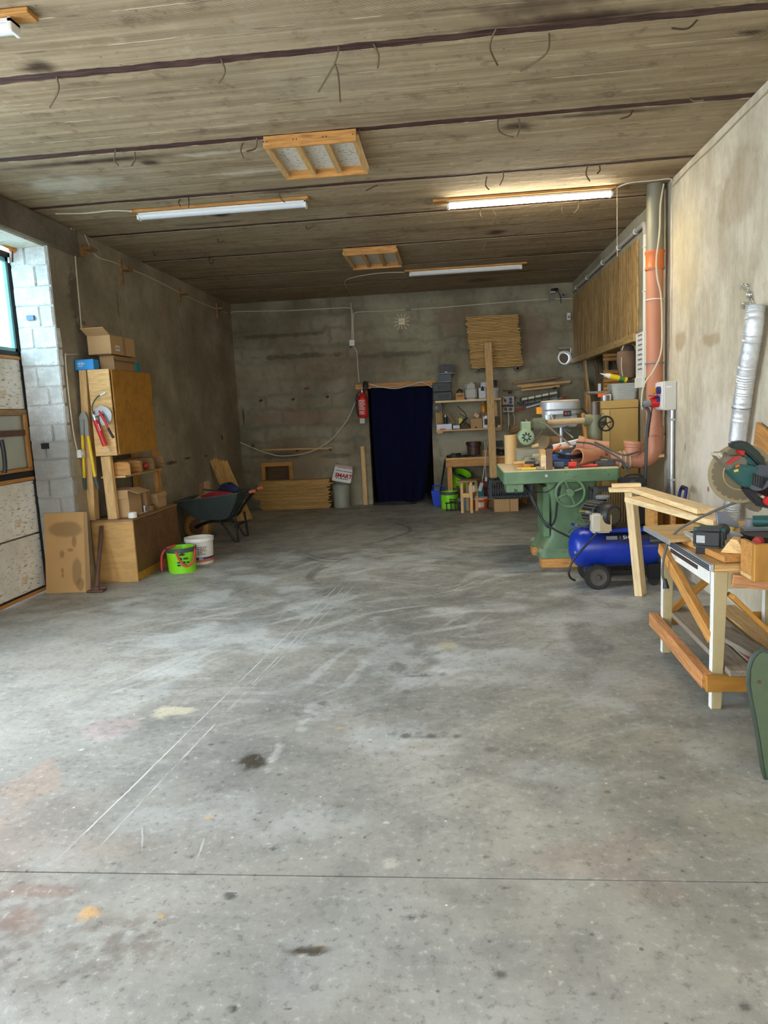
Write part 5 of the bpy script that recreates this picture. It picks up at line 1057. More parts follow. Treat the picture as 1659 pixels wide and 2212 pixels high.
r_ = thing('paint_tin', 'white paint tin with dark print on the lower wall shelf', 'tin', (sx(1050), SF+.1, zt0)); MB().cyl((sx(1051), SF+.1, zt0), (sx(1051), SF+.1, zt0+.19), .07, seg=20).build('body', PAPER, r_, smooth=True); MB().lathe((sx(1051), SF+.1, zt0), [(.0712, .05), (.0712, .15)], seg=12, a0=-2.2, a1=-1.2).build('label', plain('label_navy', (42, 40, 70), .6), r_, smooth=True); MB().cyl((sx(1051), SF+.1, zt0+.19), (sx(1051), SF+.1, zt0+.2), .072, seg=20).build('lid', STEEL, r_, smooth=True)
closed_box('dark_carton', 'dark carton right of the tall plank on lower shelf', sx(1067), sx(1078), SF+.14, SF+.26, zt0, zt0+.18, plain('carton_olive', (84, 74, 56), .8))
solo(MB().box(sx(1074), sx(1084)-.03, SF+.02, SF+.06, zt0, zt0+.035), 'white_block', PAPER, 'small white block at the right end of lower shelf', 'block', bevel=.003)
p = at(945, 881, Y=SF+.02); r_ = solo(MB().lathe((p.x, SF+.02, p.z), [(.035, 0), (.085, 0), (.085, .05), (.035, .05), (.035, 0)], (0, 1, 0), 20), 'tape_reel', DGREY, 'grey hose reel hanging at the left of wall shelf', 'reel', smooth=True)
a_ = [at(988, 878, Y=B-.02), at(1000, 888, Y=B-.02), at(1006, 896, Y=B-.02), at(1004, 900, Y=B-.02), at(993, 893, Y=B-.02)]; cable(a_, .005, BLACK, 'black wire loop hanging on the wall between shelf tiers', 'wire_loop', 'wire')
# ------------------------------------------------------------------ right half of the back wall
Wb = B-.012
for k, (x0, y0, x1, y1, lab, m_) in enumerate(((1107, 828, 1207, 815, 'topmost offcut lath on the wall rack above the work light', PINE_D), (1118, 834, 1200, 826, 'short offcut lath second from the top of the wall rack', PINE), (1125, 836, 1232, 824, 'long pale lath third from the top of the wall rack', PINE), (1088, 842, 1231, 828, 'longest lath fourth from the top of the wall rack', PINE_D), (1126, 843, 1209, 834, 'lowest lath of the wall rack just above the work light', PINE))):
    a, b = at(x0, y0, Y=B-.10), at(x1, y1, Y=B-.10)
    tag(beam('offcut_lath', a+V((0, .03*(k % 2), 0)), b+V((0, .03*(k % 2), 0)), .05, .032, m_), lab, 'lath', 'laths on the rack right of the shelf')
for k, (x, y) in enumerate(((1102, 845), (1200, 836))):
    p = at(x, y, Y=B-.17); tag(MB().box(p.x-.02, p.x+.02, B-.19, B-.002, p.z-.03, p.z).build('rack_arm', BLACKM), ('left', 'right')[k]+' dark iron arm of the lath rack on back wall', 'bracket', 'arms of the lath rack')
r_ = thing('work_light', 'caged fluorescent work light hung slanting on back wall', 'lamp', at(1170, 862, Y=B-.1))
a, b = at(1127, 863, Y=B-.10), at(1203, 848, Y=B-.10); d = (b-a).normalized(); dn = V((0, 0, -1))
MB().tube([a, b], .022, 12).build('tube', plain('lamp_white', (240, 234, 216), .3, var=.03), r_, smooth=True); MB().bar(a+dn*.07+d*.06, b+dn*.075+d*.02, .03, .025).build('body', GREY, r_)
for t in (.17, .37, .57, .77): MB().bar(a.lerp(b, t)+V((0, 0, .025)), a.lerp(b, t)+dn*.09, .05, .014, V((1, 0, 0))).build('cage_bar', BLACK, r_)
for t in (-.03, 1.03): MB().bar(a.lerp(b, t)+V((0, 0, .035)), a.lerp(b, t)+dn*.10, .06, .03, V((1, 0, 0))).build('end_cap', DGREY, r_, bevel=.006)
MB().bar(a+dn*.05-d*.08, a+dn*.06+d*.02, .05, .05).build('socket', BLACK, r_)
r_ = thing('bar_clamp', 'red bar clamp hanging on the wall below the work light', 'clamp', at(1125, 880, Y=B-.05)); a, b = at(1113, 886, Y=B-.06), at(1135, 881, Y=B-.06); MB().bar(a, b, .03, .03).build('handle', RED, r_, bevel=.008); MB().bar(b, at(1216, 858, Y=B-.06), .012, .025).build('rail', STEEL, r_); MB().bar(at(1133, 866, Y=B-.06), at(1134, 882, Y=B-.06), .03, .04, V((1, 0, 0))).build('jaw', DGREY, r_); MB().bar(at(1212, 858, Y=B-.07), at(1222, 857, Y=B-.07), .03, .03).build('screw_grip', REDP, r_)
x0, x1, zt, zb = at(1086, 870, Y=B-.1).x, at(1111, 870, Y=B-.1).x, at(1098, 856, Y=B-.1).z, at(1098, 891, Y=B-.1).z
r_ = thing('socket_panel', 'pale grey distribution panel with blue sockets beside the shelf', 'socket panel', ((x0+x1)/2, B, zb)); MB().box(x0, x1, B-.10, B-.001, zb, zt).build('housing', plain('panel_grey', (176, 174, 166), .5, var=.1), r_, bevel=.006)
for q_, (x, y) in enumerate(((1103, 862), (1103, 869), (1092, 865), (1092, 884), (1103, 884))):
    p = at(x, y, Y=B-.10); MB().cyl((p.x, B-.12, p.z), (p.x, B-.1, p.z), .028, seg=14).build('socket', plain('socket_blue', (36, 44, 110), .5) if q_ < 2 else RUST if q_ == 2 else DGREY, r_, smooth=True)
cable([at(1085, 857, Y=B-.13), at(1094, 864, Y=B-.15), at(1096, 880, Y=B-.15), at(1100, 910, Y=B-.12), at(1097, 930, Y=B-.05)], .008, CREAM, 'cream flex hanging in front of the socket panel')
cable([at(1083, 877, Y=B-.16), at(1097, 876, Y=B-.16), at(1108, 877, Y=B-.15)], .018, RUST, 'short rust brown hose across the socket panel', 'hose', 'hose', smooth_path=False)
solo(MB().cyl(at(1098, 892, Y=B-.03), at(1098, 928, Y=B-.03), .018, seg=10), 'conduit', ALU, 'pale conduit running down from the socket panel', 'conduit', smooth=True)
cable([at(1108, 891, Y=B-.04), at(1112, 905, Y=B-.04), at(1109, 922, Y=B-.04), at(1102, 930, Y=B-.04)], .007, CREAM, 'thin cream cable looping right of the pale conduit')
# slanting offcuts below
for k, (x0, y0, x1, y1, lab) in enumerate(((1102, 925, 1170, 903, 'upper slanting board behind the green motor on back wall'), (1100, 932, 1150, 920, 'lower slanting board behind the green motor on back wall'))):
    tag(beam('slanting_board', at(x0, y0, Y=B-.05), at(x1, y1, Y=B-.05), .04, .07, PINE_D), lab, 'board', 'slanting boards behind the motor')
p = at(1198, 627, Y=B-.08); r_ = thing('security_camera', 'tiny dark camera high in the right back corner', 'camera', p); MB().bar(p+V((-.05, -.03, .0)), p+V((.05, .01, .01)), .06, .05).build('body', BLACK, r_, bevel=.008); MB().bar(p+V((-.06, -.03, -.03)), p+V((.0, .0, -.028)), .06, .02).build('visor', WHITEP, r_); MB().cyl(p, p+V((.03, .078, -.02)), .012, seg=8).build('arm', BLACKM, r_)
p = at(1191, 645, Y=B); solo(MB().box(p.x-.05, p.x+.05, B-.05, B-.014, p.z-.026, p.z+.026), 'cable_box', GREY, 'flat grey cable box under the small camera', 'junction box', bevel=.004)
p = at(1216, 638, Y=B-.05); r_ = solo(MB().lathe((p.x, B-.07, p.z), [(.02, 0), (.036, 0), (.036, .069), (.02, .069), (.02, 0)], (0, 1, 0), 16), 'wall_sleeve', GREY, 'round grey cable sleeve in the right back corner', 'sleeve', smooth=True)
cable([at(1204, 629, Y=B-.03), at(1210, 640, Y=B-.03), at(1212, 655, Y=B-.03)], .008, BLACK, 'black camera lead dangling in right back corner')
p = at(1228, 684, Y=B); r_ = thing('sensor_box', 'small white sensor box on the right end of back wall', 'sensor', p); MB().box(p.x-.03, p.x+.03, B-.05, B-.001, p.z-.06, p.z+.06).build('housing', WHITEP, r_, bevel=.006); MB().box(p.x-.015, p.x+.015, B-.054, B-.05, p.z-.03, p.z+.01).build('lens', GREY, r_)
pc = V(((vx0+vx1)/2-.02, B-.02, (vz0+vz1)/2-.03)); r_ = thing('air_duct', 'silver flexible air duct end in the dark wall hole', 'duct', pc)
FOIL = plain('foil', (226, 228, 230), .32, .6, .2, 30., .8)
for k in range(8): MB().ring(pc+V((0, .02+.028*k, .0)), .105+.008*(k % 2), .016, (0, 1, 0), 26, 6).build('coil', FOIL, r_, smooth=True)
# ------------------------------------------------------------------ rear workbench
BY0, BY1 = 11.95, 12.58; zt = at(1010, 990, Y=BY0).z; bx0 = at(963, 1000, Y=BY0).x; bx1 = 1.25
s = thing('rear_workbench', 'pine workbench against the back wall under the shelf', 'workbench', ((bx0+bx1)/2, 12.3, 0))
beam('apron', (bx0, BY0+.015, zt-.075), (bx1, BY0+.015, zt-.075), .03, .12, PINE_O, s)
for k in range(4): beam('top_board', (bx0-.0, BY0+.07+.145*k, zt), (bx1, BY0+.07+.145*k, zt), .14, .03, PINE, s)
for x in (bx0+.06, bx1-.06):
    for y in (BY0+.07, BY1-.06): beam('leg', (x, y, 0), (x, y, zt-.016), .08, .06, PINE_O, s)
zb = zt+.017; wx = lambda x: at(x, 985, Y=BY0+.2).x
r_ = bucket('brown_bucket', 'dark brown paint bucket with stained sides on rear workbench', (wx(1024), BY0+.28, zb), .105, .12, at(1024, 955, Y=BY0+.2).z-zb, plain('bucket_brown', (78, 50, 44), .5, var=.6, scale=12.), plain('bucket_rim', (66, 34, 28), .5), (.005, BLACKM, .3, -.4))
def jumble(label, name, spots, mats, cat='tools'):
    """loose hand tools lying about, each a tool of its own"""
    for k, (p0, p1, w, h) in enumerate(spots):
        r = thing(name, label[k], cat, (V(p0)+V(p1))/2); mid = V(p0).lerp(V(p1), .45)
        MB().bar(p0, mid, w, h).build('head', mats[k % len(mats)], r, bevel=min(w, h)*.25); MB().bar(mid, p1, w*.6, h*.7).build('handle', mats[(k+1) % len(mats)], r, bevel=min(w, h)*.2)
q_ = lambda x, dy, h=.02: V((wx(x), BY0+dy, zb+h))
jumble(('dark drill lying at the left end of rear workbench', 'black grinder lying on rear workbench by the drill', 'black cutter lying in front of the brown bucket', 'dark pliers lying at the bench front edge', 'black tool with a pale tip beside the brown bucket', 'black tool heap right of the tall plank on rear workbench', 'dark saw lying right of the tall plank'), 'bench_tool',
       [(q_(966, .1), q_(985, .14), .07, .045), (q_(974, .25, .03), q_(996, .3, .04), .08, .06), (q_(986, .06), q_(1003, .08), .06, .045), (q_(1003, .05), q_(1016, .12), .05, .04), (q_(1017, .06, .015), q_(1040, .08, .015), .05, .03), (q_(1076, .1, .03), q_(1094, .14, .03), .09, .06), (q_(1070, .3, .05), q_(1092, .32, .05), .05, .1)], (BLACK, DGREY, BLACKM, INK))
closed_box('wooden_block', 'brown wooden block behind the tall plank on rear workbench', wx(1042), wx(1056), BY0+.12, BY0+.24, zb, zb+.11, PINE_D)
solo(MB().box(at(1064, 958, Y=B-.02).x, at(1086, 958, Y=B-.02).x, B-.05, B-.001, at(1070, 962, Y=B).z-.015, at(1070, 952, Y=B).z), 'tool_rail', BLACK, 'black magnetic tool rail on the wall behind the tall plank', 'rail', bevel=.004)
# things on the floor around the rear bench
def fl_pt(x, Y): return at(x, 1080, Y=Y).x
r_ = thing('blue_pail', 'square blue plastic pail with handle beside the curtain', 'pail', (fl_pt(948, 12.2), 12.2, 0)); cx = fl_pt(947, 12.2); hp = at(947, 1060, Y=12.1).z
mb = MB(); a, b = .085, .115; t = .006
mb.add([(cx-a, 12.2-a, 0), (cx+a, 12.2-a, 0), (cx+a, 12.2+a, 0), (cx-a, 12.2+a, 0), (cx-b, 12.2-b, hp), (cx+b, 12.2-b, hp), (cx+b, 12.2+b, hp), (cx-b, 12.2+b, hp), (cx-b+t, 12.2-b+t, hp), (cx+b-t, 12.2-b+t, hp), (cx+b-t, 12.2+b-t, hp), (cx-b+t, 12.2+b-t, hp), (cx-a+t, 12.2-a+t, .01), (cx+a-t, 12.2-a+t, .01), (cx+a-t, 12.2+a-t, .01), (cx-a+t, 12.2+a-t, .01)],
       [(0, 3, 2, 1), (0, 1, 5, 4), (1, 2, 6, 5), (2, 3, 7, 6), (3, 0, 4, 7), (4, 5, 9, 8), (5, 6, 10, 9), (6, 7, 11, 10), (7, 4, 8, 11), (8, 9, 13, 12), (9, 10, 14, 13), (10, 11, 15, 14), (11, 8, 12, 15), (12, 13, 14, 15)])
mb.build('body', BLUEP, r_); MB().tube([(cx-.09, 12.2, hp-.01), (cx-.08, 12.17, hp+.08), (cx+.08, 12.17, hp+.08), (cx+.09, 12.2, hp-.01)], .014, 8).build('handle', BLUEP, r_, smooth=True)
r_ = thing('broom', 'dark thin broomstick standing in the blue pail', 'broom', (cx, 12.2, .02)); MB().tube([(cx+.0, 12.2, .02), at(961, 1000, Y=12.5)], .014, 8).build('stick', BLACKM, r_, smooth=True); MB().tube([at(961, 1000, Y=12.5), at(963, 992, Y=12.5)], .02, 8).build('grip', BLACK, r_, smooth=True)
gx = fl_pt(971, 11.74)
gb2 = bucket('paint_bucket', 'lime green bucket with grey rim in front of rear bench', (gx, 11.74, 0), .135, .15, at(971, 1062, Y=11.7).z, GREENL, DGREY, None, BLACK)
print_lines((gx+.0, 11.74-.153, .15), (1, .1, 0), (0, 0, 1), (.12, .1), .022, .035, INK, gb2)
gt = bucket('paint_bucket', 'lime green bucket lying tilted under the rear bench', (0, 0, 0), .14, .155, .27, GREENL, DGREY, None, BLACK); gt.location = (fl_pt(990, 12.35), 12.32, .30); gt.rotation_euler = (.5, .25, .3)
closed_box('cardboard_box', 'brown carton under the rear bench carrying the tilted bucket', bx0+.12, fl_pt(1008, 12.35), 12.18, 12.44, 0, .285, CARD_D)
# stool
zs = at(1020, 1037, Y=11.25).z; sxa, sxb = at(984, 1037, Y=11.25).x, at(1036, 1034, Y=11.25).x
r_ = thing('wooden_stool', 'small wooden stool with plank seat before the rear bench', 'stool', ((sxa+sxb)/2, 11.25, 0))
MB().prism([(sxa, 11.12, zs-.02), (sxb-.05, 11.10, zs-.02), (sxb+.02, 11.4, zs-.02), (sxa+.12, 11.42, zs-.02)], (0, 0, .028)).build('seat', PINE_D, r_, bevel=.003)
legs = [(at(999, 1106, Y=11.17).x, 11.17), (at(1019, 1106, Y=11.13).x, 11.13), (at(1030, 1103, Y=11.35).x, 11.35), (at(1011, 1102, Y=11.38).x, 11.38)]
for x, y in legs: beam('leg', (x, y, 0), (x*1.0, y+.005, zs-.02), .045, .035, PINE, r_)
beam('rail', (legs[0][0], legs[0][1], zs*.55), (legs[1][0], legs[1][1], zs*.55), .02, .07, PINE, r_); beam('rail', (legs[1][0], legs[1][1], zs*.55), (legs[2][0], legs[2][1], zs*.55), .02, .07, PINE, r_)
ox = fl_pt(1035, 11.65)
ob = bucket('orange_bucket', 'orange bucket with white label behind the wooden stool', (ox, 11.65, 0), .13, .145, at(1035, 1079, Y=11.6).z+.01, ORANGE, None, None, BLACK, lid=PAPER); MB().lathe((ox, 11.65, 0), [(.136, .03), (.141, .12)], seg=10, a0=-1.9, a1=-1.0).build('label', PAPER, ob, smooth=True); print_lines((ox-.09, 11.65-.149, .15), (1, 0, 0), (0, 0, 1), (.16,), .03, .04, PAPER, ob)
gz = fl_pt(1001, 11.75); bucket('grey_bucket', 'grey bucket with pale label behind the left stool leg', (gz+.02, 11.50, 0), .10, .115, .2, plain('bucket_steel', (104, 112, 120), .5))
rag('rag_pile', 'brown rag heap between green bucket and stool', (fl_pt(990, 11.9), 11.9, .0), (.07, .06, .3), plain('rag_brown', (88, 70, 58), .9, var=.5, scale=25.), 21)
r_ = thing('metal_rack', 'small dark metal rack on floor before the green bucket', 'rack', (fl_pt(978, 11.45), 11.45, 0)); xr = fl_pt(978, 11.45)
for dx in (-.10, -.03, .04, .11): MB().bar((xr+dx, 11.42, 0.0), (xr+dx, 11.42, .14), .02, .02, V((1, 0, 0))).build('bar', BLACKM, r_)
for z in (.02, .13): MB().bar((xr-.12, 11.42, z), (xr+.13, 11.42, z), .02, .02).build('rail', BLACKM, r_)
closed_box('white_box', 'white plaster box behind the stool under rear bench', fl_pt(1012, 12.0), fl_pt(1028, 12.0), 12.0, 12.2, 0, .33, PAPER)
closed_box('teal_box', 'teal carton behind the orange bucket', fl_pt(1030, 12.0), fl_pt(1046, 12.0), 11.95, 12.15, 0, .30, TEAL); closed_box('red_box', 'dark red carton stacked by the black crate', fl_pt(1042, 12.25), fl_pt(1056, 12.25), 12.2, 12.4, 0, .40, plain('carton_red', (120, 34, 40), .6))
r_ = thing('extension_socket', 'white extension socket hanging in front of rear bench', 'socket', at(1038, 1050, Y=11.9)); a, b = at(1041, 1043, Y=11.9), at(1036, 1061, Y=11.9); MB().bar(a, b, .06, .03, V((0, 1, 0))).build('strip', WHITEP, r_, bevel=.006); MB().tube(spline([a, at(1046, 1010, Y=11.9), at(1048, 980, Y=11.93), at(1047, 955, Y=12.0)]), .006, 6).build('flex', CREAM, r_, smooth=True); MB().tube(spline([at(1053, 955, Y=12.0), at(1050, 980, Y=11.92), at(1049, 1010, Y=11.9), at(1050, 1032, Y=11.9)]), .006, 6).build('flex', CREAM, r_, smooth=True); MB().cyl(at(1050, 1031, Y=11.9), at(1050, 1039, Y=11.9), .02, .026, 12).build('plug', WHITEP, r_, smooth=True)
# cardboard box and black crate
cz = at(1090, 1078, Y=11.15).z
r_ = open_box('cardboard_box', 'brown carton on the floor under the black crate', at(1068, 1100, Y=11.15).x, at(1120, 1100, Y=11.15).x, 11.15, 11.5, 0, cz, CARD, (('-x', .1, .10),)); MB().box(at(1100, 1100, Y=11.15).x, at(1103, 1100, Y=11.15).x, 11.146, 11.15, 0, cz).build('tape', CARD_D, r_)
kx0, kx1 = at(1056, 1060, Y=11.2).x, at(1152, 1060, Y=11.2).x; kz0, kz1 = cz+.006, at(1062, 1037, Y=11.2).z
def crate(name, label, x0, x1, y0, y1, z0, z1, mat, step=.05, bar=.012, cat='crate'):
    r = thing(name, label, cat, ((x0+x1)/2, (y0+y1)/2, z0)); MB().box(x0, x1, y0, y1, z0, z0+.012).build('bottom', mat, r)
    for z in (z0+.012, z1-.04, (z0+z1)/2-.01):
        h = .03 if z != (z0+z1)/2-.01 else .016; rim = MB()
        rim.box(x0, x1, y0, y0+.012, z, z+h); rim.box(x0, x1, y1-.012, y1, z, z+h); rim.box(x0, x0+.012, y0, y1, z, z+h); rim.box(x1-.012, x1, y0, y1, z, z+h)
        rim.build('rim', mat, r)
    for x in (x0, x1-.05):
        for y in (y0-.002, y1-.048): MB().box(x, x+.05, y, y+.05, z0, z1).build('corner_post', mat, r, bevel=.004)
    sl = MB(); n = int((x1-x0)/step)
    for k in range(1, n): xx = x0+(x1-x0)*k/n; sl.box(xx-bar/2, xx+bar/2, y0, y0+.01, z0, z1-.01); sl.box(xx-bar/2, xx+bar/2, y1-.01, y1, z0, z1-.01)
    n = int((y1-y0)/step)
    for k in range(1, n): yy = y0+(y1-y0)*k/n; sl.box(x0, x0+.01, yy-bar/2, yy+bar/2, z0, z1-.01); sl.box(x1-.01, x1, yy-bar/2, yy+bar/2, z0, z1-.01)
    o = sl.build('slats', mat, r); o['kind'] = 'stuff'; return r
crate('plastic_crate', 'dark grey slatted plastic crate on the floor carton', kx0, kx1, 11.2, 11.62, kz0, kz1, plain('crate_grey', (58, 66, 70), .5), .035, .01)
rag('crate_rag', 'black and white rags piled in the dark grey crate', ((kx0+kx1)/2, 11.42, kz1-.06), (.26, .15, .12), plain('rag_dark', (46, 44, 46), .95), 31)
# the tall plank stands on this low block
solo(MB().box(pb_.x-.1, pb_.x+.1, 11.68, 11.88, 0, pb_.z-.03), 'block_stand', PINE_D, 'timber block under the foot of the tall plank', 'block', bevel=.004)

# ------------------------------------------------------------------ pier: conduit, meter, downpipe
XP = XR+.02
r_ = thing('conduit_run', 'grey conduit along the boarding and down the pier', 'conduit', at(1395, 700, X=XP))
GC = plain('conduit_grey', (178, 172, 164), .5, var=.06)
c_ = [at(1243, 612, X=XP-.04), at(1261, 590, X=XP-.04), at(1330, 518, X=XP-.04), at(1389, 456, X=XP-.04)]
ztop = c_[-1].z; yv = 8.02; 
MB().tube([V((XP-.03, 12.45, 3.44)), V((XP-.03, yv+.12, 3.44))], .024, 10).build('run', GC, r_, smooth=True)
MB().tube(spline([V((XP-.03, yv+.12, 3.44)), V((XP-.03, yv+.02, 3.43)), V((XP-.03, yv, 3.32))]), .027, 10).build('elbow', GC, r_, smooth=True)
MB().tube([V((XP-.03, yv, 3.33)), V((XP-.03, yv, at(1396, 722, X=XP).z))], .022, 10).build('drop', plain('conduit_white', (214, 210, 200), .5, var=.05), r_, smooth=True)
for y in (8.4, 9.2, 10.1, 11.2, 12.1): MB().ring((XP-.03, y, 3.44), .027, .006, (0, 1, 0), 14, 5).build('clip', WHITEP, r_)
for z in (3.2, 2.75): MB().ring((XP-.03, yv, z), .025, .006, (0, 0, 1), 14, 5).build('clip', WHITEP, r_)
zt, zb = at(1392, 722, X=XP).z, at(1392, 820, X=XP).z
r_ = thing('meter_box', 'narrow white louvred meter box on the pier behind the pipe', 'meter box', (XP, 7.9, zb)); MB().box(XP-.1, XP+.008, 7.82, 8.12, zb, zt).build('housing', WHITEP, r_, bevel=.005)
for k in range(9): MB().box(XP-.104, XP-.1, 7.86, 8.02, zb+.1+.05*k, zb+.115+.05*k).build('louvre', GREY, r_)
MB().box(XP-.11, XP-.08, 7.81, 8.13, zb-.09, zb+.02).build('foot_box', WHITEP, r_, bevel=.005)
pc = V((1.985, 7.27, 0)); z1, z2 = at(1415, 545, Y=7.27).z, at(1413, 938, Y=7.27).z
d_ = thing('downpipe', 'terracotta drain pipe with grey upper length before the pier', 'pipe', (pc.x, pc.y, z2-.2))
OLIVE = plain('pipe_grey_green', (138, 132, 112), .5, .2, .12, 4.)
MB().cyl(pc+V((0, 0, z1+.01)), pc+V((0, 0, CE-.002)), .078, seg=26).build('upper_pipe', OLIVE, d_, smooth=True)
MB().lathe(pc, [(.08, z1-.16), (.088, z1-.16), (.09, z1-.14), (.083, z1-.13), (.083, z1-.02), (.09, z1-.01), (.09, z1+.01), (.08, z1+.012)], seg=26).build('coupling', plain('coupling_orange', (206, 112, 58), .45, var=.08), d_, smooth=True)
MB().cyl(pc+V((0, 0, z2)), pc+V((0, 0, z1-.15)), .076, seg=26).build('lower_pipe', TERRA, d_, smooth=True)
zc = at(1410, 972, Y=7.27).z
MB().lathe(pc, [(.078, z2-.015), (.09, z2-.01), (.092, z2+.01), (.084, z2+.015), (.084, z2+.075), (.077, z2+.08)], seg=26).build('socket', TERRA, d_, smooth=True)
el = [pc+V((0, 0, z2))] + [pc+V((-.13+.13*math.cos(a), .0, z2-.12-.13*math.sin(a)+.0)) for a in [PI/2*k/7 for k in range(8)]]
zh = el[-1].z; MB().tube(el, .084, 22).build('elbow', TERRA, d_, smooth=True)
hx = at(1318, 960, Y=7.27).x
MB().cyl((pc.x-.12, 7.27, zh), (hx, 7.29, zh+.02), .078, seg=22).build('branch_pipe', TERRA, d_, smooth=True)
tx = at(1365, 950, Y=7.27).x
MB().lathe((tx, 7.27, zh+.05), [(.078, 0), (.08, .08), (.088, .085), (.088, .11), (.095, .112), (.095, .14), (.0, .14)], (.12, 0, 1), 22).build('tee_cap', TERRA, d_, smooth=True)
for k in range(3): MB().ring((hx+.09+.045*k, 7.28, zh+.01), .083, .010, (1, .0, -.06+.06*k), 20, 6).build('strapping', plain('tape_beige', (196, 172, 136), .7), d_, smooth=True)
MB().ring(pc+V((0, 0, at(1410, 785, Y=7.27).z)), .082, .008, (0, 0, 1), 22, 6).build('clamp', GREY, d_); MB().ring(pc+V((0, 0, at(1410, 648, Y=7.27).z)), .08, .005, (0, 0, 1), 22, 6).build('tie', PAPER, d_)
tag(beam('bracket_board', at(1369, 991, Y=7.27), at(1433, 983, Y=7.25), .10, .03, PINE), 'short pine board propping the pipe elbow from the wall', 'board')
cable([at(1434, 397, Y=7.14), at(1427, 440, Y=7.14), at(1425, 500, Y=7.14), at(1418, 560, Y=7.14), at(1420, 600, Y=7.14), at(1428, 640, Y=7.14), at(1430, 700, Y=7.14), at(1428, 760, Y=7.14), at(1412, 800, Y=7.14), at(1392, 830, Y=7.14), at(1386, 865, Y=7.14), at(1388, 885, Y=7.14)], .008, CREAM, 'cream cable winding down the front of drain pipe')
# socket box on the right wall
y0, y1 = 6.95, 7.28; zt, zb = at(1445, 823, Y=y0).z, at(1445, 886, Y=y0).z
r_ = thing('power_box', 'grey power distribution box with coloured sockets on right wall', 'socket box', (XR, 7.1, zb)); MB().box(1.985, XR-.001, y0, y1, zb, zt).build('housing', plain('box_grey', (206, 202, 190), .45, var=.04), r_, bevel=.006); MB().box(1.975, 1.985, y0+.02, y1, zb+.01, zt-.01).build('face_plate', WHITEP, r_, bevel=.003)
MB().box(2.0, 2.05, y0-.004, y0, zt-.06, zt-.045).build('nameplate', PAPER, r_)
for y, z, m_, rr in ((y0+.09, zt-.08, plain('socket_blue', (36, 44, 110), .5), .035), (y0+.2, zt-.08, plain('socket_yellow', (222, 160, 40), .5), .03), (y0+.12, zt-.17, MATS['socket_blue'], .035), (y0+.24, zt-.17, MATS['socket_blue'], .03)): MB().cyl((1.975, y, z), (1.945, y, z), rr, seg=16).build('socket', m_, r_, smooth=True)
MB().cyl((1.975, y0+.14, zb+.08), (1.90, y0+.14, zb+.075), .05, .045, 18).build('red_socket', RED, r_, smooth=True); MB().cyl((1.90, y0+.14, zb+.075), (1.83, y0+.14, zb+.06), .035, .03, 16).build('plug', GREY, r_, smooth=True); MB().box(1.90, 1.97, y0+.08, y0+.2, zb+.135, zb+.145).build('socket_flap', REDP, r_)
cable([V((1.83, y0+.14, zb+.06)), at(1402, 890, Y=7.1), at(1398, 930, Y=7.1), at(1396, 980, Y=7.1), at(1394, 1040, Y=7.1), at(1393, 1100, Y=7.05), V((1.92, 7.0, .012))], .014, DGREY, 'thick grey power lead dropping from the red plug')
cable([at(1420, 852, Y=7.1), at(1412, 865, Y=7.1), at(1405, 905, Y=7.12), at(1400, 945, Y=7.14)], .006, BLACK, 'thin black lead from the upper socket to pipe elbow')
solo(MB().cyl((2.075, 7.0, zb-.001), (2.075, 7.0, .003), .022, seg=12), 'conduit', ALU, 'shiny conduit running down below the power box', 'conduit', smooth=True)
for k, z in enumerate((zb-.1, .85)): tag(MB().box(2.05, 2.099, 6.97, 7.03, z, z+.02).build('conduit_clip', ALU), ('upper', 'lower')[k]+' clip holding the shiny conduit on right wall', 'clip', 'clips of the shiny conduit')
cable([at(1659, 195, X=XR-.008), at(1611, 242, X=XR-.008), at(1540, 314, X=XR-.008), at(1490, 361, X=XR-.008), at(1452, 402, X=XR-.008)], .008, plain('cable_painted', (186, 170, 142), .8), 'painted cable along the top of right wall')
# ------------------------------------------------------------------ storage recess
for k, (xa, ya, xb, yb, X_, w, m_, lab) in enumerate(((1262, 770, 1272, 860, XR+.05, .10, PINE, 'timber post at the far edge of the recess opening'), (1275, 775, 1300, 880, XR+.35, .09, PINE_D, 'plank leaning sideways in the recess'), (1285, 782, 1290, 870, XR+.5, .12, PINE, 'broad plank standing upright in the recess'), (1258, 820, 1275, 900, XR+.2, .09, PINE, 'shorter plank leaning at the recess edge'))):
    a, b = at(xa, ya, X=X_), at(xb, yb, X=X_); a.y = min(a.y, B-.12); b.y = min(b.y, B-.12); d = (b-a).normalized(); b2 = a+d*((a.z-.01)/max(.2, -d.z))
    tag(beam('recess_plank', b2, a, .03, w, m_, up=V((0, 1, 0))), lab, 'plank', 'planks in the storage recess')
sy_ = 10.4; sxa_, sxb_ = at(1303, 790, Y=sy_).x, at(1392, 790, Y=sy_).x; za_, zb2_ = at(1340, 838, Y=sy_).z, at(1340, 738, Y=sy_).z
sl = thing('slatted_blind', 'slatted timber panel standing in the storage recess', 'panel', ((sxa_+sxb_)/2, sy_, 0))
for x_ in (sxa_+.05, sxb_-.05): beam('post', (x_, sy_+.03, .003), (x_, sy_+.03, zb2_), .05, .04, PINE_D, sl)
for k in range(12):
    if k in (5, 6): continue
    zk = za_+(zb2_-za_)*k/11; beam('slat', (sxa_, sy_, zk), (sxb_, sy_, zk), .02, (zb2_-za_)/11*.8, PINE_O, sl)
p = at(1357, 790, Y=9.0); r_ = thing('hanging_bag', 'brown canvas bag hung on a post in the recess', 'bag', p); rg = MB(); P = []
for i in range(14):
    a = 2*PI*i/14; P.append([V((p.x+math.cos(a)*w_*(1+.12*math.sin(3*a)), p.y+math.sin(a)*w_*.6, p.z+z_)) for w_, z_ in ((.03, .2), (.12, .17), (.13, .08), (.11, -.05), (.09, -.14), (.02, -.16))])
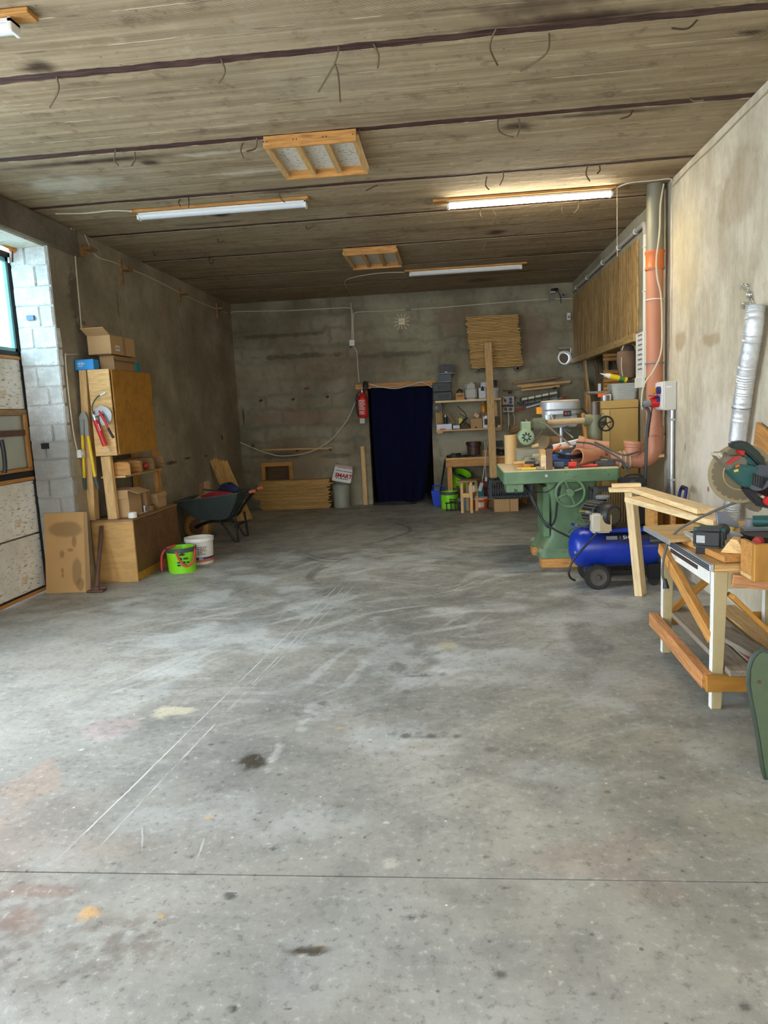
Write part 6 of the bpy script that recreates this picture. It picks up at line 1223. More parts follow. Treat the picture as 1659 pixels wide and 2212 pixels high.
rg.grid(P, closed_u=True); rg.build('body', plain('canvas_brown', (126, 100, 80), .95, var=.3), r_, smooth=True); MB().tube(spline([p+V((-.08, 0, .15)), p+V((-.05, -.02, .24)), p+V((.06, -.02, .24)), p+V((.09, 0, .15))]), .007, 6).build('strap', CREAM, r_, smooth=True)
solo(MB().box(p.x-.05, p.x+.07, p.y+.1, p.y+.2, .005, p.z+.3), 'recess_post', plain('post_mauve', (112, 90, 80), .8), 'dark brown post standing behind the hanging bag', 'post', bevel=.004)
cable([p+V((-.1, -.1, .1)), at(1343, 800, Y=8.9), at(1348, 822, Y=8.9)], .005, CREAM, 'thin cord hanging beside the brown bag', 'cord', 'cord')
# tan cabinet with things on it
cy = 8.35; x0, x1, zt = at(1300, 865, Y=cy).x, 2.11, at(1350, 864, Y=cy).z
TAN = plain('tan_lacquer', (186, 152, 88), .5, var=.12, scale=3.)
r_ = thing('tan_cabinet', 'tall tan painted cabinet below the basket by the pipe', 'cabinet', ((x0+x1)/2, cy+.25, 0)); MB().box(x0, x1, cy+.02, cy+.5, .002, zt-.09).build('body', TAN, r_, bevel=.004); MB().box(x0-.005, x1+.0, cy, cy+.5, zt-.088, zt).build('top', TAN, r_, bevel=.004); MB().box(x0+.09, x1-.005, cy, cy+.018, .05, zt-.095).build('door', TAN, r_, bevel=.003); MB().box(x0, x0+.085, cy+.002, cy+.018, .05, zt-.095).build('stile', plain('tan_pale', (204, 176, 116), .5), r_)
tk = plain('basket_grey', (176, 178, 174), .6, var=.06)
bx0, bx1 = at(1322, 850, Y=cy+.1).x, at(1378, 850, Y=cy+.1).x; bh = at(1350, 830, Y=cy+.1).z-zt
r_ = thing('plastic_basket', 'grey woven plastic basket on the tan cabinet', 'basket', ((bx0+bx1)/2, cy+.2, zt)); c0 = V(((bx0+bx1)/2, cy+.2, zt+.002)); hw = (bx1-bx0)/2
def rr_ring(hx, hy, z, r=.05, n=6):
    out = []
    for sx_, sy_, a0 in ((1, 1, 0), (-1, 1, PI/2), (-1, -1, PI), (1, -1, 1.5*PI)):
        for k in range(n+1): a = a0+PI/2*k/n; out.append(c0+V((sx_*(hx-r)+r*math.cos(a), sy_*(hy-r)+r*math.sin(a), z)))
    return out
rows = [rr_ring(hw*.88, .13, 0), rr_ring(hw, .155, bh), rr_ring(hw-.006, .149, bh), rr_ring(hw*.88-.006, .124, .008)]
mb = MB(); n_ = len(rows[0]); mb.grid([[row[i] for row in rows] for i in range(n_)], closed_u=True); mb.add(rows[0], [tuple(range(n_))]); mb.add(rows[3], [tuple(range(n_))]); mb.build('shell', tk, r_, smooth=True)
wv = MB()
for k in range(9):
    z = .02+bh*.8*k/8; f = .88+.12*z/bh; wv.tube(rr_ring(hw*f+.001, .13+.025*z/bh+.001, z), .005, 5, closed=True)
for i in range(0, n_): wv.tube([rows[0][i]*1.0, rows[1][i]*1.0], .0045, 5)
wv = wv.build('weave', tk, r_); wv['kind'] = 'stuff'
MB().tube(rows[1], .008, 6, closed=True).build('rim', tk, r_, smooth=True)
a, b = at(1317, 822, Y=cy+.15), at(1354, 831, Y=cy+.15); r_ = thing('glue_cartridge', 'yellow glue cartridge with white nozzle lying on the basket', 'cartridge', (a+b)/2); up_ = V((0, 0, zt+bh+.045-min(a.z, b.z))); MB().cyl(a+up_, b+up_, .032, seg=16).build('tube', YELLOW, r_, smooth=True); MB().cyl(a+up_+(b-a)*.55, a+up_+(b-a)*.85, .0325, seg=16).build('label', plain('label_green', (70, 120, 60), .5), r_, smooth=True); MB().cyl(a+up_, a+up_-(b-a).normalized()*.05, .03, .02, 14).build('collar', WHITEP, r_, smooth=True); MB().cyl(a+up_-(b-a).normalized()*.05, at(1296, 816, Y=cy+.15)+V((0, 0, up_.z)), .012, .003, 10).build('nozzle', WHITEP, r_, smooth=True)
zq = zt+.002
closed_box('label_box', 'small printed box at the left of the grey basket', at(1304, 860, Y=cy+.1).x, at(1318, 860, Y=cy+.1).x, cy+.05, cy+.15, zq, zq+.07, PAPER)
solo(MB().lathe((at(1296, 862, Y=cy+.08).x+.05, cy+.05, zq), [(0, 0), (.045, 0), (.05, .06), (.046, .06), (.04, .01), (0, .01)], seg=16), 'tin_lid', STEEL, 'shallow steel tin at the left end of cabinet top', 'tin', smooth=True)
r_ = thing('caulk_gun', 'silver caulking gun rod lying over the cabinet tins', 'caulk gun', at(1290, 849, Y=cy+.1)); a, b = at(1268, 850, Y=cy+.05), at(1318, 845, Y=cy+.12); a.z = b.z = zq+.095; MB().cyl(a, b, .018, seg=12).build('rod', STEEL, r_, smooth=True); MB().bar(b+V((-.12, .0, .0)), b+V((-.12, 0, .1)), .03, .03, V((1, 0, 0))).build('handle', ALU, r_); MB().bar(a+V((.12, 0, -.03)), a+V((.2, 0, -.03)), .04, .04).build('trigger', ORANGE, r_)
# ------------------------------------------------------------------ green machine with cast base
gm = NT('machine_green')
nn = gm.noise(scale=3., detail=4); n2_ = gm.noise(scale=22., detail=4, rough=.7)
c = gm.mix(gm.ramp(nn, .35, .65), lin(84, 112, 78), lin(108, 136, 98))
c = gm.mix(gm.math('MULTIPLY', gm.ramp(n2_, .56, .66), gm.ramp(gm.noise(scale=2.2), .48, .6)), c, lin(46, 48, 42))
upz = gm.n('SeparateXYZ', i={0: gm.n('NewGeometry').outputs['Normal']}).outputs[2]
c = gm.mix(gm.math('MULTIPLY', gm.ramp(upz, .3, .9), .6), c, lin(196, 182, 150))
MGREEN = gm.out(c, .5)
TX0, TX1, TY0, TY1 = .50, 1.615, 7.05, 8.10; TZ1 = .992; TZ0 = .865
mg = thing('green_machine', 'green cast iron woodworking machine with large handwheel and table', 'machine', (1.1, 7.5, .1))
def rrect(x0, x1, y0, y1, r, z, n=5):
    out = []
    for cx, cy, a0 in ((x1-r, y1-r, 0), (x0+r, y1-r, PI/2), (x0+r, y0+r, PI), (x1-r, y0+r, 1.5*PI)):
        for k in range(n+1): a = a0+PI/2*k/n; out.append(V((cx+r*math.cos(a), cy+r*math.sin(a), z)))
    return out
MB().prism(rrect(TX0, TX1, TY0, TY1, .035, TZ0), (0, 0, TZ1-TZ0-.002)).build('table', MGREEN, mg, bevel=.006, smooth=True)
MB().prism(rrect(TX0+.006, TX1-.006, TY0+.006, TY1-.006, .03, TZ1-.002), (0, 0, .003)).build('table_top', plain('sawdust_top', (212, 194, 160), .85, var=.12, scale=16.), mg)
def loft(rings): 
    mb = MB(); n = len(rings[0]); mb.grid([[r[i] for r in rings] for i in range(n)], closed_u=True); mb.add(rings[0], [tuple(range(n-1, -1, -1))]); mb.add(rings[-1], [tuple(range(n))]); return mb
zf = .095
loft([rrect(.86, 1.46, 7.19, 7.98, .05, zf+.05), rrect(.90, 1.43, 7.21, 7.96, .06, zf+.12), rrect(.955, 1.41, 7.23, 7.93, .06, zf+.22), rrect(.975, 1.405, 7.24, 7.92, .05, zf+.4), rrect(.965, 1.41, 7.23, 7.93, .04, .70), rrect(.93, 1.43, 7.2, 7.96, .04, TZ0-.001)]).build('column', MGREEN, mg, smooth=True)
MB().prism([(.90, 7.235, .30), (.96, 7.235, .30), (.97, 7.235, .82), (.90, 7.235, .80)], (0, .5, 0)).build('side_cover', MGREEN, mg, bevel=.006)
for y in (7.165, 7.80):
    r0 = rrect(.835, 1.5, y, y+.2, .09, zf, 6); r1 = rrect(.835, 1.5, y, y+.2, .09, zf+.055, 6); r2 = rrect(.87, 1.46, y+.02, y+.18, .07, zf+.09, 6)
    loft([r0, r1, r2]).build('foot', MGREEN, mg, smooth=True)
wc = at(1232, 1065, Y=7.06); wr = .137
wh = MB().ring(wc, wr, .014, (0, 1, 0), 36, 10).build('handwheel', MGREEN, mg, smooth=True)
for k in range(4):
    a = .35+PI/2*k; d = V((math.cos(a), 0, math.sin(a))); MB().bar(wc+d*.02+V((0, .01, 0)), wc+d*(wr-.006), .018, .030, V((0, 1, 0))).build('spoke', MGREEN, wh, bevel=.005)
MB().lathe(wc, [(0, -.02), (.035, -.018), (.042, .01), (.042, .05), (0, .05)], (0, 1, 0), 18).build('hub', MGREEN, wh, smooth=True); MB().cyl(wc+V((0, .04, 0)), wc+V((0, .19, 0)), .022, seg=12).build('axle', STEEL, mg, smooth=True)
MB().box(.53, .70, 7.09, 7.4, TZ0-.085, TZ0-.004).build('fence_bracket', MGREEN, mg, bevel=.01)
MB().cyl((at(1180, 1027, Y=TY0).x, TY0-.008, (TZ0+TZ1)/2+.01), (at(1180, 1027, Y=TY0).x, TY0+.004, (TZ0+TZ1)/2+.01), .014, seg=10).build('bolt', STEEL, mg, smooth=True)
cable([at(1133, 1048, Y=7.2), at(1150, 1075, Y=7.12), at(1165, 1110, Y=7.1), at(1180, 1135, Y=7.08), at(1188, 1138, Y=7.08), at(1199, 1122, Y=7.08), at(1204, 1085, Y=7.12), at(1210, 1050, Y=7.16)], .011, BLACK, 'black power lead sagging in a loop below the machine table')
cable([at(1136, 1047, Y=7.2), at(1152, 1085, Y=7.14), at(1170, 1120, Y=7.1), at(1195, 1142, Y=7.0), at(1230, 1160, Y=6.75)], .010, BLACK, 'black lead running from machine table towards the compressor')
cable([at(1157, 1063, Y=7.2), at(1180, 1063, Y=7.18), at(1197, 1052, Y=7.16), at(1205, 1040, Y=7.15)], .005, BLACK, 'thin black wire under the left of machine table')
for k, (y, x0, lab) in enumerate(((7.155, .865, 'front timber block under the green machine foot'), (7.79, .845, 'rear timber block under the green machine foot'))):
    tag(beam('base_block', (x0, y+.10, .047), (1.5, y+.10, .047), .20, .092, PINE_O), lab, 'block', 'timber blocks under the green machine')
# overarm with motor on the machine table
ZT_ = TZ1+.002; oy = 7.62
om = thing('overarm_router', 'green overarm machine head with motor, arm and black handwheel', 'machine', (1.45, oy, ZT_))
cx_ = at(1286, 930, Y=oy).x; za = at(1240, 909, Y=oy).z
MB().cyl((cx_, oy, ZT_), (cx_, oy, za+.05), .07, seg=22).build('post', plain('post_olive', (112, 112, 84), .5, dust=.4), om, smooth=True)
MB().cyl((cx_, oy, za+.03), (cx_, oy, at(1287, 868, Y=oy).z), .048, seg=20).build('riser', plain('riser_brown', (92, 80, 70), .4, .3), om, smooth=True)
MB().cyl((at(1262, 905, Y=oy).x, oy, za), (at(1305, 905, Y=oy).x, oy, za), .062, seg=20).build('clamp_head', MATS['post_olive'], om, smooth=True)
MB().cyl((at(1178, 909, Y=oy).x, oy, za-.01), (at(1265, 905, Y=oy).x, oy, za), .032, seg=18).build('arm', plain('arm_dusty', (176, 150, 112), .6, var=.1), om, smooth=True)
hw_ = V((at(1308, 915, Y=oy-.08).x, oy-.10, at(1308, 915, Y=oy-.1).z)); w_ = MB().ring(hw_, .072, .009, (0, 1, 0), 30, 8).build('handwheel', BLACKM, om, smooth=True)
for k in range(5): a = .3+2*PI*k/5; d = V((math.cos(a), 0, math.sin(a))); MB().bar(hw_+d*.008, hw_+d*.068, .010, .014, V((0, 1, 0))).build('spoke', BLACKM, w_)
MB().cyl(hw_+V((0, -.005, 0)), hw_+V((0, .04, 0)), .016, seg=12).build('hub', BLACKM, w_, smooth=True); MB().cyl(hw_+V((0, .03, 0)), V((at(1302, 908, Y=oy).x, oy-.04, hw_.z)), .012, seg=10).build('axle', STEEL, om)
GP = plain('machine_pale_green', (138, 158, 122), .45, var=.1, dust=.4)
mc = at(1137, 944, Y=oy-.24); mr = .081
MB().lathe(mc, [(0, -.02), (.03, -.02), (.055, -.022), (.078, -.01), (mr, .02), (mr, .05), (.07, .06), (.07, .24), (0, .25)], (0, 1, 0), 26).build('motor', GP, om, smooth=True)
gr = MB()
for k in range(8): a = 2*PI*k/8; d = V((math.cos(a), 0, math.sin(a))); n_ = V((-d.z, 0, d.x)); gr.prism([mc+V((0, -.024, 0))+d*.02+n_*.005, mc+V((0, -.024, 0))+d*.048+n_*.015, mc+V((0, -.024, 0))+d*.048-n_*.0, mc+V((0, -.024, 0))+d*.02-n_*.003], (0, .003, 0))
gr.ring(mc+V((0, -.021, 0)), .028, .004, (0, 1, 0), 20, 4); gr.build('vent_slots', INK, om)
x0, x1 = at(1126, 920, Y=oy-.15).x, at(1146, 920, Y=oy-.15).x; MB().box(x0, x1, oy-.2, oy-.04, mc.z+.05, at(1135, 911, Y=oy-.15).z).build('terminal_box', GP, om, bevel=.006); MB().tube(spline([V(((x0+x1)/2+.02, oy-.12, at(1135, 911, Y=oy-.15).z)), V(((x0+x1)/2, oy-.12, at(1135, 906, Y=oy-.15).z))]), .006, 6).build('lifting_eye', STEEL, om)
MB().box(at(1147, 915, Y=oy-.05).x, at(1182, 915, Y=oy-.05).x, oy-.09, oy+.06, za-.07, za+.045).build('carriage', plain('carriage_green', (112, 118, 88), .55, dust=.5), om, bevel=.02, seg=2)
MB().cyl(at(1150, 955, Y=oy-.05), at(1172, 930, Y=oy-.15), .006, seg=8).build('lever', STEEL, om); MB().lathe(at(1172, 955, Y=oy-.02), [(0, -.02), (.075, -.02), (.08, 0), (.075, .03), (0, .03)], (.5, 1, 0), 22).build('blade_guard', plain('guard_dusty', (150, 130, 96), .6), om, smooth=True)
MB().cyl(at(1148, 965, Y=oy-.2), at(1163, 962, Y=oy-.2), .018, .022, 12).build('handle', plain('handle_beige', (196, 166, 116), .5), om, smooth=True)
MB().tube(spline([at(1164, 912, Y=oy-.1), at(1180, 918, Y=oy-.14), at(1200, 935, Y=oy-.16), at(1222, 952, Y=oy-.18), at(1236, 965, Y=oy-.2)]), .009, 8).build('flex', plain('flex_olive', (120, 108, 82), .7), om, smooth=True)
MB().box(at(1120, 970, Y=oy-.2).x, at(1172, 970, Y=oy-.2).x, oy-.03, oy+.18, ZT_, at(1135, 972, Y=oy-.2).z).build('fence_base', plain('fence_grey', (150, 144, 122), .6, dust=.5), om, bevel=.008)
# drill press on the floor behind
dy = 8.62; dp = thing('drill_press', 'tall silver drill press with oval belt cover behind the machine', 'drill press', (1.3, dy, 0))
x0, x1, zt, zm, zb = at(1168, 880, Y=dy-.12).x, at(1258, 880, Y=dy-.12).x, at(1213, 864, Y=dy-.12).z, at(1213, 886, Y=dy-.12).z, at(1213, 912, Y=dy-.12).z
SIL = plain('hammered_silver', (178, 182, 188), .38, .5, .06, 30.)
def stad(x0, x1, y0, y1, z, n=10):
    r = (y1-y0)/2; out = []
    for cx, a0 in ((x1-r, -PI/2), (x0+r, PI/2)):
        for k in range(n+1): a = a0+PI*k/n; out.append(V((cx+r*math.cos(a), (y0+y1)/2+r*math.sin(a), z)))
    return out
loft([stad(x0+.01, x1-.01, dy-.15, dy+.13, zm), stad(x0+.006, x1-.006, dy-.154, dy+.134, zm+.012), stad(x0, x1, dy-.16, dy+.14, zm+.014), stad(x0, x1, dy-.16, dy+.14, zt-.025), stad(x0+.02, x1-.02, dy-.14, dy+.12, zt-.006)]).build('belt_cover', SIL, dp, smooth=True)
loft([stad(x0+.012, x1-.012, dy-.148, dy+.128, zt-.012), stad(x0+.025, x1-.025, dy-.135, dy+.115, zt)]).build('dust_layer', plain('sawdust_top', (212, 194, 160), .85), dp)
loft([stad(x0+.004, x1-.004, dy-.156, dy+.136, zm-.045), stad(x0+.004, x1-.004, dy-.156, dy+.136, zm-.004)]).build('cover_tray', SIL, dp, smooth=True)
MB().box(x0+.06, x1-.06, dy-.13, dy+.11, zb-.06, zm-.046).build('head', plain('head_grey', (150, 152, 152), .45, .3), dp, bevel=.015, seg=2)
MB().cyl((x0+.09, dy-.1, zm-.046), (x0+.09, dy-.1, zb-.03), .075, seg=20).build('motor', SIL, dp, smooth=True)
p = at(1225, 893, Y=dy-.14); sb = MB().box(p.x-.045, p.x+.045, dy-.16, dy-.131, p.z-.032, p.z+.032).build('switch', BLACK, dp, bevel=.004); MB().box(p.x-.028, p.x-.006, dy-.165, dy-.16, p.z-.012, p.z+.012).build('stop_button', RED, sb); MB().box(p.x+.006, p.x+.024, dy-.165, dy-.16, p.z-.012, p.z+.012).build('start_button', plain('button_green', (30, 120, 90), .5), sb)
p = at(1167, 885, Y=dy); MB().box(p.x-.05, p.x+.03, dy-.07, dy+.02, p.z-.05, p.z+.03).build('warning_box', plain('box_amber', (220, 150, 30), .5), dp, bevel=.004)
MB().cyl((at(1213, 930, Y=dy).x, dy+.0, .04), (at(1213, 930, Y=dy).x, dy, zb-.06), .038, seg=18).build('column', STEEL, dp, smooth=True); MB().box(1.05, 1.5, dy-.24, dy+.2, 0, .045).build('base', BLACKM, dp, bevel=.01)
pq = at(1236, 903, Y=dy-.14); MB().cyl(pq, pq+V((0, .1, 0)), .02, seg=12).build('depth_knob', STEEL, dp, smooth=True)
MB().tube(spline([at(1190, 893, Y=dy-.19), at(1194, 905, Y=dy-.2), at(1205, 911, Y=dy-.2), at(1222, 907, Y=dy-.19)]), .006, 6).build('cable', CREAM, dp, smooth=True)
for k in range(3): a = at(1215+8*k, 930, Y=dy-.05); MB().tube([at(1215, 925, Y=dy-.08), at(1228+5*k, 918+14*k, Y=dy-.2)], .008, 8).build('feed_handle', STEEL, dp, smooth=True)
cable([at(1256, 882, Y=dy), at(1265, 890, Y=dy), at(1274, 903, Y=dy-.1), at(1276, 925, Y=dy-.1)], .007, BLACK, 'black leads drooping right of the silver belt cover')
tag(beam('prop_board', V((1.50, 8.38, 1.5)), V((1.62, 8.2, .003)), .03, .07, PINE_O, up=V((0, 1, 0))), 'orange board leaning between drill press and cabinet', 'board')
tag(beam('prop_board', V((1.72, 9.35, 1.75)), V((1.66, 9.15, .003)), .03, .12, PINE_D, up=V((0, 1, 0))), 'wide dusty board leaning behind the drill press', 'board')

# ------------------------------------------------------------------ things on the machine table
z = TZ1+.004
p0 = at(1106, 1003, Z=z); hh = at(1102, 940, Y=p0.y).z-z
r_ = thing('cardboard_tube', 'thick brown cardboard tube standing on machine table', 'tube', (p0.x, p0.y, z)); MB().lathe((p0.x-.005, p0.y+.05, z), [(.062, 0), (.068, 0), (.068, hh), (.062, hh), (.062, 0)], seg=28).build('wall', plain('kraft_tube', (204, 168, 114), .7, var=.06), r_, smooth=True); MB().cyl((p0.x-.005, p0.y+.05, z+hh-.03), (p0.x-.005, p0.y+.05, z+hh-.02), .061, seg=24).build('plug', CARD_D, r_)
tp = lambda x, y, dz=0.: at(x, y, Z=z)+V((0, 0, dz))
q7 = lambda x, y, Y=7.25: at(x, y, Y=Y)
for k, (x0, x1, yy, dz, m_, lab) in enumerate(((1117, 1145, 7.2, .0, PINE, 'lowest wood offcut of the pile by cardboard tube'), (1112, 1130, 7.24, .026, PINE_O, 'middle left wood offcut of the pile by cardboard tube'), (1131, 1152, 7.22, .026, PINE_O, 'middle right wood offcut of the pile by cardboard tube'), (1109, 1135, 7.24, .052, PINE, 'top wood offcut of the pile by cardboard tube'))):
    tag(beam('wood_offcut', V((q7(x0, 1000, yy).x, yy, z+.013+dz)), V((q7(x1, 1000, yy).x, yy+.02, z+.013+dz)), .06, .024, m_), lab, 'offcut', 'wood offcuts on the machine table')
solo(MB().box(q7(1133, 1000).x, q7(1156, 1000).x, 7.21, 7.29, z+.056, z+.074), 'black_bar', BLACK, 'flat black bar lying on the wood offcuts', 'bar', bevel=.003)
solo(MB().bar((q7(1126, 1000, 7.12).x, 7.12, z+.012), (q7(1158, 1000, 7.12).x, 7.12, z+.014), .025, .02), 'screwdriver', YELLOW, 'yellow handled screwdriver at the front of machine table', 'screwdriver', bevel=.006)
solo(MB().bar((q7(1158, 1000, 7.15).x, 7.16, z+.014), (q7(1177, 1000, 7.15).x, 7.12, z+.014), .07, .024), 'scraper', GREYW, 'grey scraper beside the upright timber block', 'scraper', bevel=.004)
r_ = thing('tape_roll', 'silver tape roll lying flat on machine table', 'tape', (q7(1160, 985).x, 7.35, z+.05)); MB().lathe((q7(1158, 985, 7.36).x, 7.38, z+.056), [(.055, 0), (.075, 0), (.075, .025), (.055, .025), (.055, 0)], (.1, -.2, 1), 24).build('ring', ALU, r_, smooth=True); MB().lathe((q7(1158, 985, 7.36).x, 7.38, z), [(.05, 0), (.072, 0), (.072, .05), (.05, .05), (.05, 0)], (0, 0, 1), 24).build('lower_ring', DGREY, r_, smooth=True)
r_ = thing('sander_body', 'dusty beige belt sander body behind the tape roll', 'sander', (q7(1150, 970, 7.5).x, 7.5, z)); MB().box(q7(1128, 970, 7.48).x, q7(1172, 970, 7.48).x, 7.43, 7.56, z, z+.10).build('body', plain('sander_beige', (170, 160, 126), .6, dust=.5), r_, bevel=.02, seg=2, smooth=True); MB().cyl((q7(1150, 970, 7.48).x, 7.50, z+.10), (q7(1170, 970, 7.48).x, 7.50, z+.105), .03, seg=14).build('handle', MATS['sander_beige'], r_, smooth=True)
r_ = thing('timber_block', 'notched brown timber block standing on machine table edge', 'block', (q7(1182, 1000, 7.1).x, 7.12, z)); xb = q7(1183, 1000, 7.1).x; ht = at(1183, 970, Y=7.1).z-z
MB().box(xb-.008, xb+.045, 7.08, 7.14, z, z+ht).build('front_piece', plain('block_brown', (120, 92, 70), .7, var=.2), r_, bevel=.003); MB().box(xb-.055, xb-.01, 7.14, 7.32, z, z+ht*.95).build('side_piece', PINE, r_, bevel=.003); MB().box(xb-.06, xb-.012, 7.10, 7.138, z, z+ht*.68).build('low_piece', PINE_L, r_, bevel=.003); MB().box(xb-.008, xb+.01, 7.141, 7.32, z, z+ht*.7).build('rear_piece', PINE_D, r_)
# power tools
def pistol(name, label, x0, x1, Y_, h, m1, m2):
    r = thing(name, label, 'power tool', ((q7(x0, 990, Y_).x+q7(x1, 990, Y_).x)/2, Y_, z)); a, b = q7(x0, 990, Y_).x, q7(x1, 990, Y_).x
    MB().cyl((a, Y_, z+h), (a+(b-a)*.72, Y_-.02, z+h), h*.95, seg=16).build('body', m1, r, smooth=True); MB().cyl((a+(b-a)*.72, Y_-.02, z+h), (b, Y_-.03, z+h), h*.6, h*.4, 14).build('chuck', m2, r, smooth=True); MB().bar((a+.03, Y_, z+h), (a+.02, Y_+.12, z+h*.7), h*1.1, h*1.2).build('handle', m2, r, bevel=.008); return r
pistol('drill_blue', 'dark blue corded drill at the front of machine table', 1197, 1226, 7.16, .034, plain('tool_navy', (52, 62, 84), .5), BLACK)
pistol('drill_red', 'red corded drill in the middle of machine table', 1228, 1252, 7.15, .031, RED, DGREY)
pistol('blue_grinder', 'bright blue angle grinder on the tool heap', 1194, 1245, 7.42, .075, plain('tool_blue', (44, 98, 180), .45), RED)
solo(MB().bar((q7(1252, 990, 7.2).x, 7.2, z+.012), (q7(1290, 990, 7.2).x, 7.17, z+.018), .03, .022), 'pipe_wrench', RED, 'red pipe wrench lying along the machine table front', 'wrench', bevel=.005)
for k in range(4):
    pts = [q7(1196+3*k, 975+4*k, 7.3-.02*k), q7(1212, 980+3*k, 7.24), q7(1232, 984+2*k, 7.22), q7(1250, 982+2*k, 7.26), q7(1262, 976+3*k, 7.34)]
    for q_ in pts: q_.z = max(q_.z, z+.012)
    cable(pts, .008, BLACK, ('topmost', 'second', 'third', 'lowest')[k]+' black lead coiled over the drills on machine table')
r_ = thing('white_level', 'long white plastic trunking lying on the tool heap', 'trunking', q7(1220, 960, 7.45)); a, b = q7(1191, 967, 7.42), q7(1256, 952, 7.5); MB().bar(a, b, .045, .05).build('bar', PAPER, r_, bevel=.006); MB().bar(a+(b-a)*-.01, a+(b-a)*.02, .05, .055).build('end', DGREY, r_)
r_ = thing('orange_clamp', 'orange handled clamp below the white trunking', 'clamp', q7(1200, 970, 7.38)); MB().bar(q7(1183, 974, 7.38), q7(1206, 970, 7.38), .03, .016).build('handle', ORANGE, r_, bevel=.004); MB().bar(q7(1198, 972, 7.37), q7(1212, 960, 7.37), .02, .014).build('jaw', ORANGE, r_, bevel=.004)
r_ = thing('brush', 'copper coloured brush handle on the tool heap', 'brush', q7(1225, 969, 7.4)); MB().cyl(q7(1205, 969, 7.36), q7(1230, 966, 7.38), .012, seg=10).build('handle', plain('copper', (196, 116, 66), .5), r_, smooth=True); MB().cyl(q7(1230, 966, 7.38), q7(1238, 965, 7.38), .012, seg=10).build('ferrule', STEEL, r_, smooth=True)
r_, _x = closed_box('wood_carton', 'wooden slatted carton under the machine arm', q7(1181, 960, 7.7).x, q7(1208, 960, 7.7).x, 7.66, 7.80, z, at(1195, 944, Y=7.7).z, PINE_D); 
# terracotta elbow pieces on the table
def elbow(label, c, ax0, ax1, R, r):
    e = thing('pipe_elbow', label, 'pipe fitting', c, 'loose terracotta elbows on the machine table'); c = V(c); ax0, ax1 = V(ax0).normalized(), V(ax1).normalized()
    pts = [c+ax0*R*(1-t) + ax1*R*t if False else c + ax0*(R*(1-math.sin(t*PI/2))) + ax1*(R*(1-math.cos(t*PI/2))) for t in [k/8 for k in range(9)]]
    MB().tube(pts, r, 22, caps=False).build('bend', TERRA, e, smooth=True); d = (pts[0]-pts[1]).normalized()
    MB().lathe(pts[0]-d*.01, [(r*.9, 0), (r*1.12, .0), (r*1.14, .06), (r*1.06, .065), (r*.95, .06), (r*.9, 0)], d, 24).build('socket', TERRA, e, smooth=True); d2 = (pts[-1]-pts[-2]).normalized(); MB().lathe(pts[-1]-d2*.005, [(r*.9, 0), (r, 0), (r*1.0, .03), (r*.9, .03), (r*.9, 0)], d2, 24).build('spigot', TERRA, e, smooth=True); return e
elbow('terracotta pipe elbow with open mouth towards the camera', q7(1272, 988, 7.30), (-.75, -.6, .12), (.65, .35, .15), .12, .074)
elbow('terracotta pipe elbow behind the open mouthed one', q7(1283, 968, 7.42), (-.75, .15, .25), (.9, -.2, -.05), .12, .074)
p = q7(1302, 994, 7.3); r_ = thing('sanding_block', 'flat grey and black sanding tray at right of machine table', 'tray', (p.x, 7.3, z)); MB().box(p.x-.09, p.x+.10, 7.2, 7.34, z, z+.05).build('body', DGREY, r_, bevel=.006); MB().box(p.x-.07, p.x+.06, 7.3, 7.42, z+.05, z+.062).build('sheet', PINE_L, r_)
for k, pts in enumerate(([q7(1245, 955, 7.3), q7(1275, 958, 7.28), q7(1300, 968, 7.25), q7(1330, 985, 7.12), q7(1350, 1000, 7.0), q7(1362, 1012, 6.95)], [q7(1284, 955, 7.35), q7(1300, 962, 7.3), q7(1325, 975, 7.2), q7(1350, 983, 7.12), q7(1380, 975, 7.12)], [q7(1290, 985, 7.3), q7(1320, 992, 7.2), q7(1345, 1000, 7.05), q7(1358, 1030, 6.95), q7(1352, 1042, 6.95)])):
    cable(pts, .009, DGREY, ('dark lead draped over the terracotta elbows', 'dark lead crossing from elbows to the drain pipe', 'dark lead hanging off the right table corner')[k])

# ------------------------------------------------------------------ compressor
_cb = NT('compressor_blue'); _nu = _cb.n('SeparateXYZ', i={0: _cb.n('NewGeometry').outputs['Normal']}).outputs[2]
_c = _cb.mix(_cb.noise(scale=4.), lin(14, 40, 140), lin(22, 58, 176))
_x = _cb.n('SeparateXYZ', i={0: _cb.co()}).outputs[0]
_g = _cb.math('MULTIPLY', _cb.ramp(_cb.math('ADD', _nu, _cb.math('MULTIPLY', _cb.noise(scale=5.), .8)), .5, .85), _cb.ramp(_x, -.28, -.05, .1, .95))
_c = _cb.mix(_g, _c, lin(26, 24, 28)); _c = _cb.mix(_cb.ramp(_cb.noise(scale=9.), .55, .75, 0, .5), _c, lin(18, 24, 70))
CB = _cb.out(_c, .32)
cp = thing('air_compressor', 'blue wheeled air compressor with black motor beside the pine trestle', 'compressor', (1.4, 6.42, 0))
ty, tz, tr = 6.45, .345, .175; x0, x1 = 1.02, 1.83
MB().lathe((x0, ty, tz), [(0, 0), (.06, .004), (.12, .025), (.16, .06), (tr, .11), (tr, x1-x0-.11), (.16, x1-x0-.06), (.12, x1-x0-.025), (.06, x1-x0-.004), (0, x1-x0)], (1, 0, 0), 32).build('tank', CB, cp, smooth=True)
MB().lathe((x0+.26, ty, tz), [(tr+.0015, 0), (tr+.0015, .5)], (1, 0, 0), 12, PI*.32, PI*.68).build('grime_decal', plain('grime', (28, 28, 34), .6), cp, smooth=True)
MB().cyl((x0+.055, ty-.12, tz-.02), (x0+.035, ty-.135, tz-.02), .014, seg=8).build('drain_plug', STEEL, cp, smooth=True)
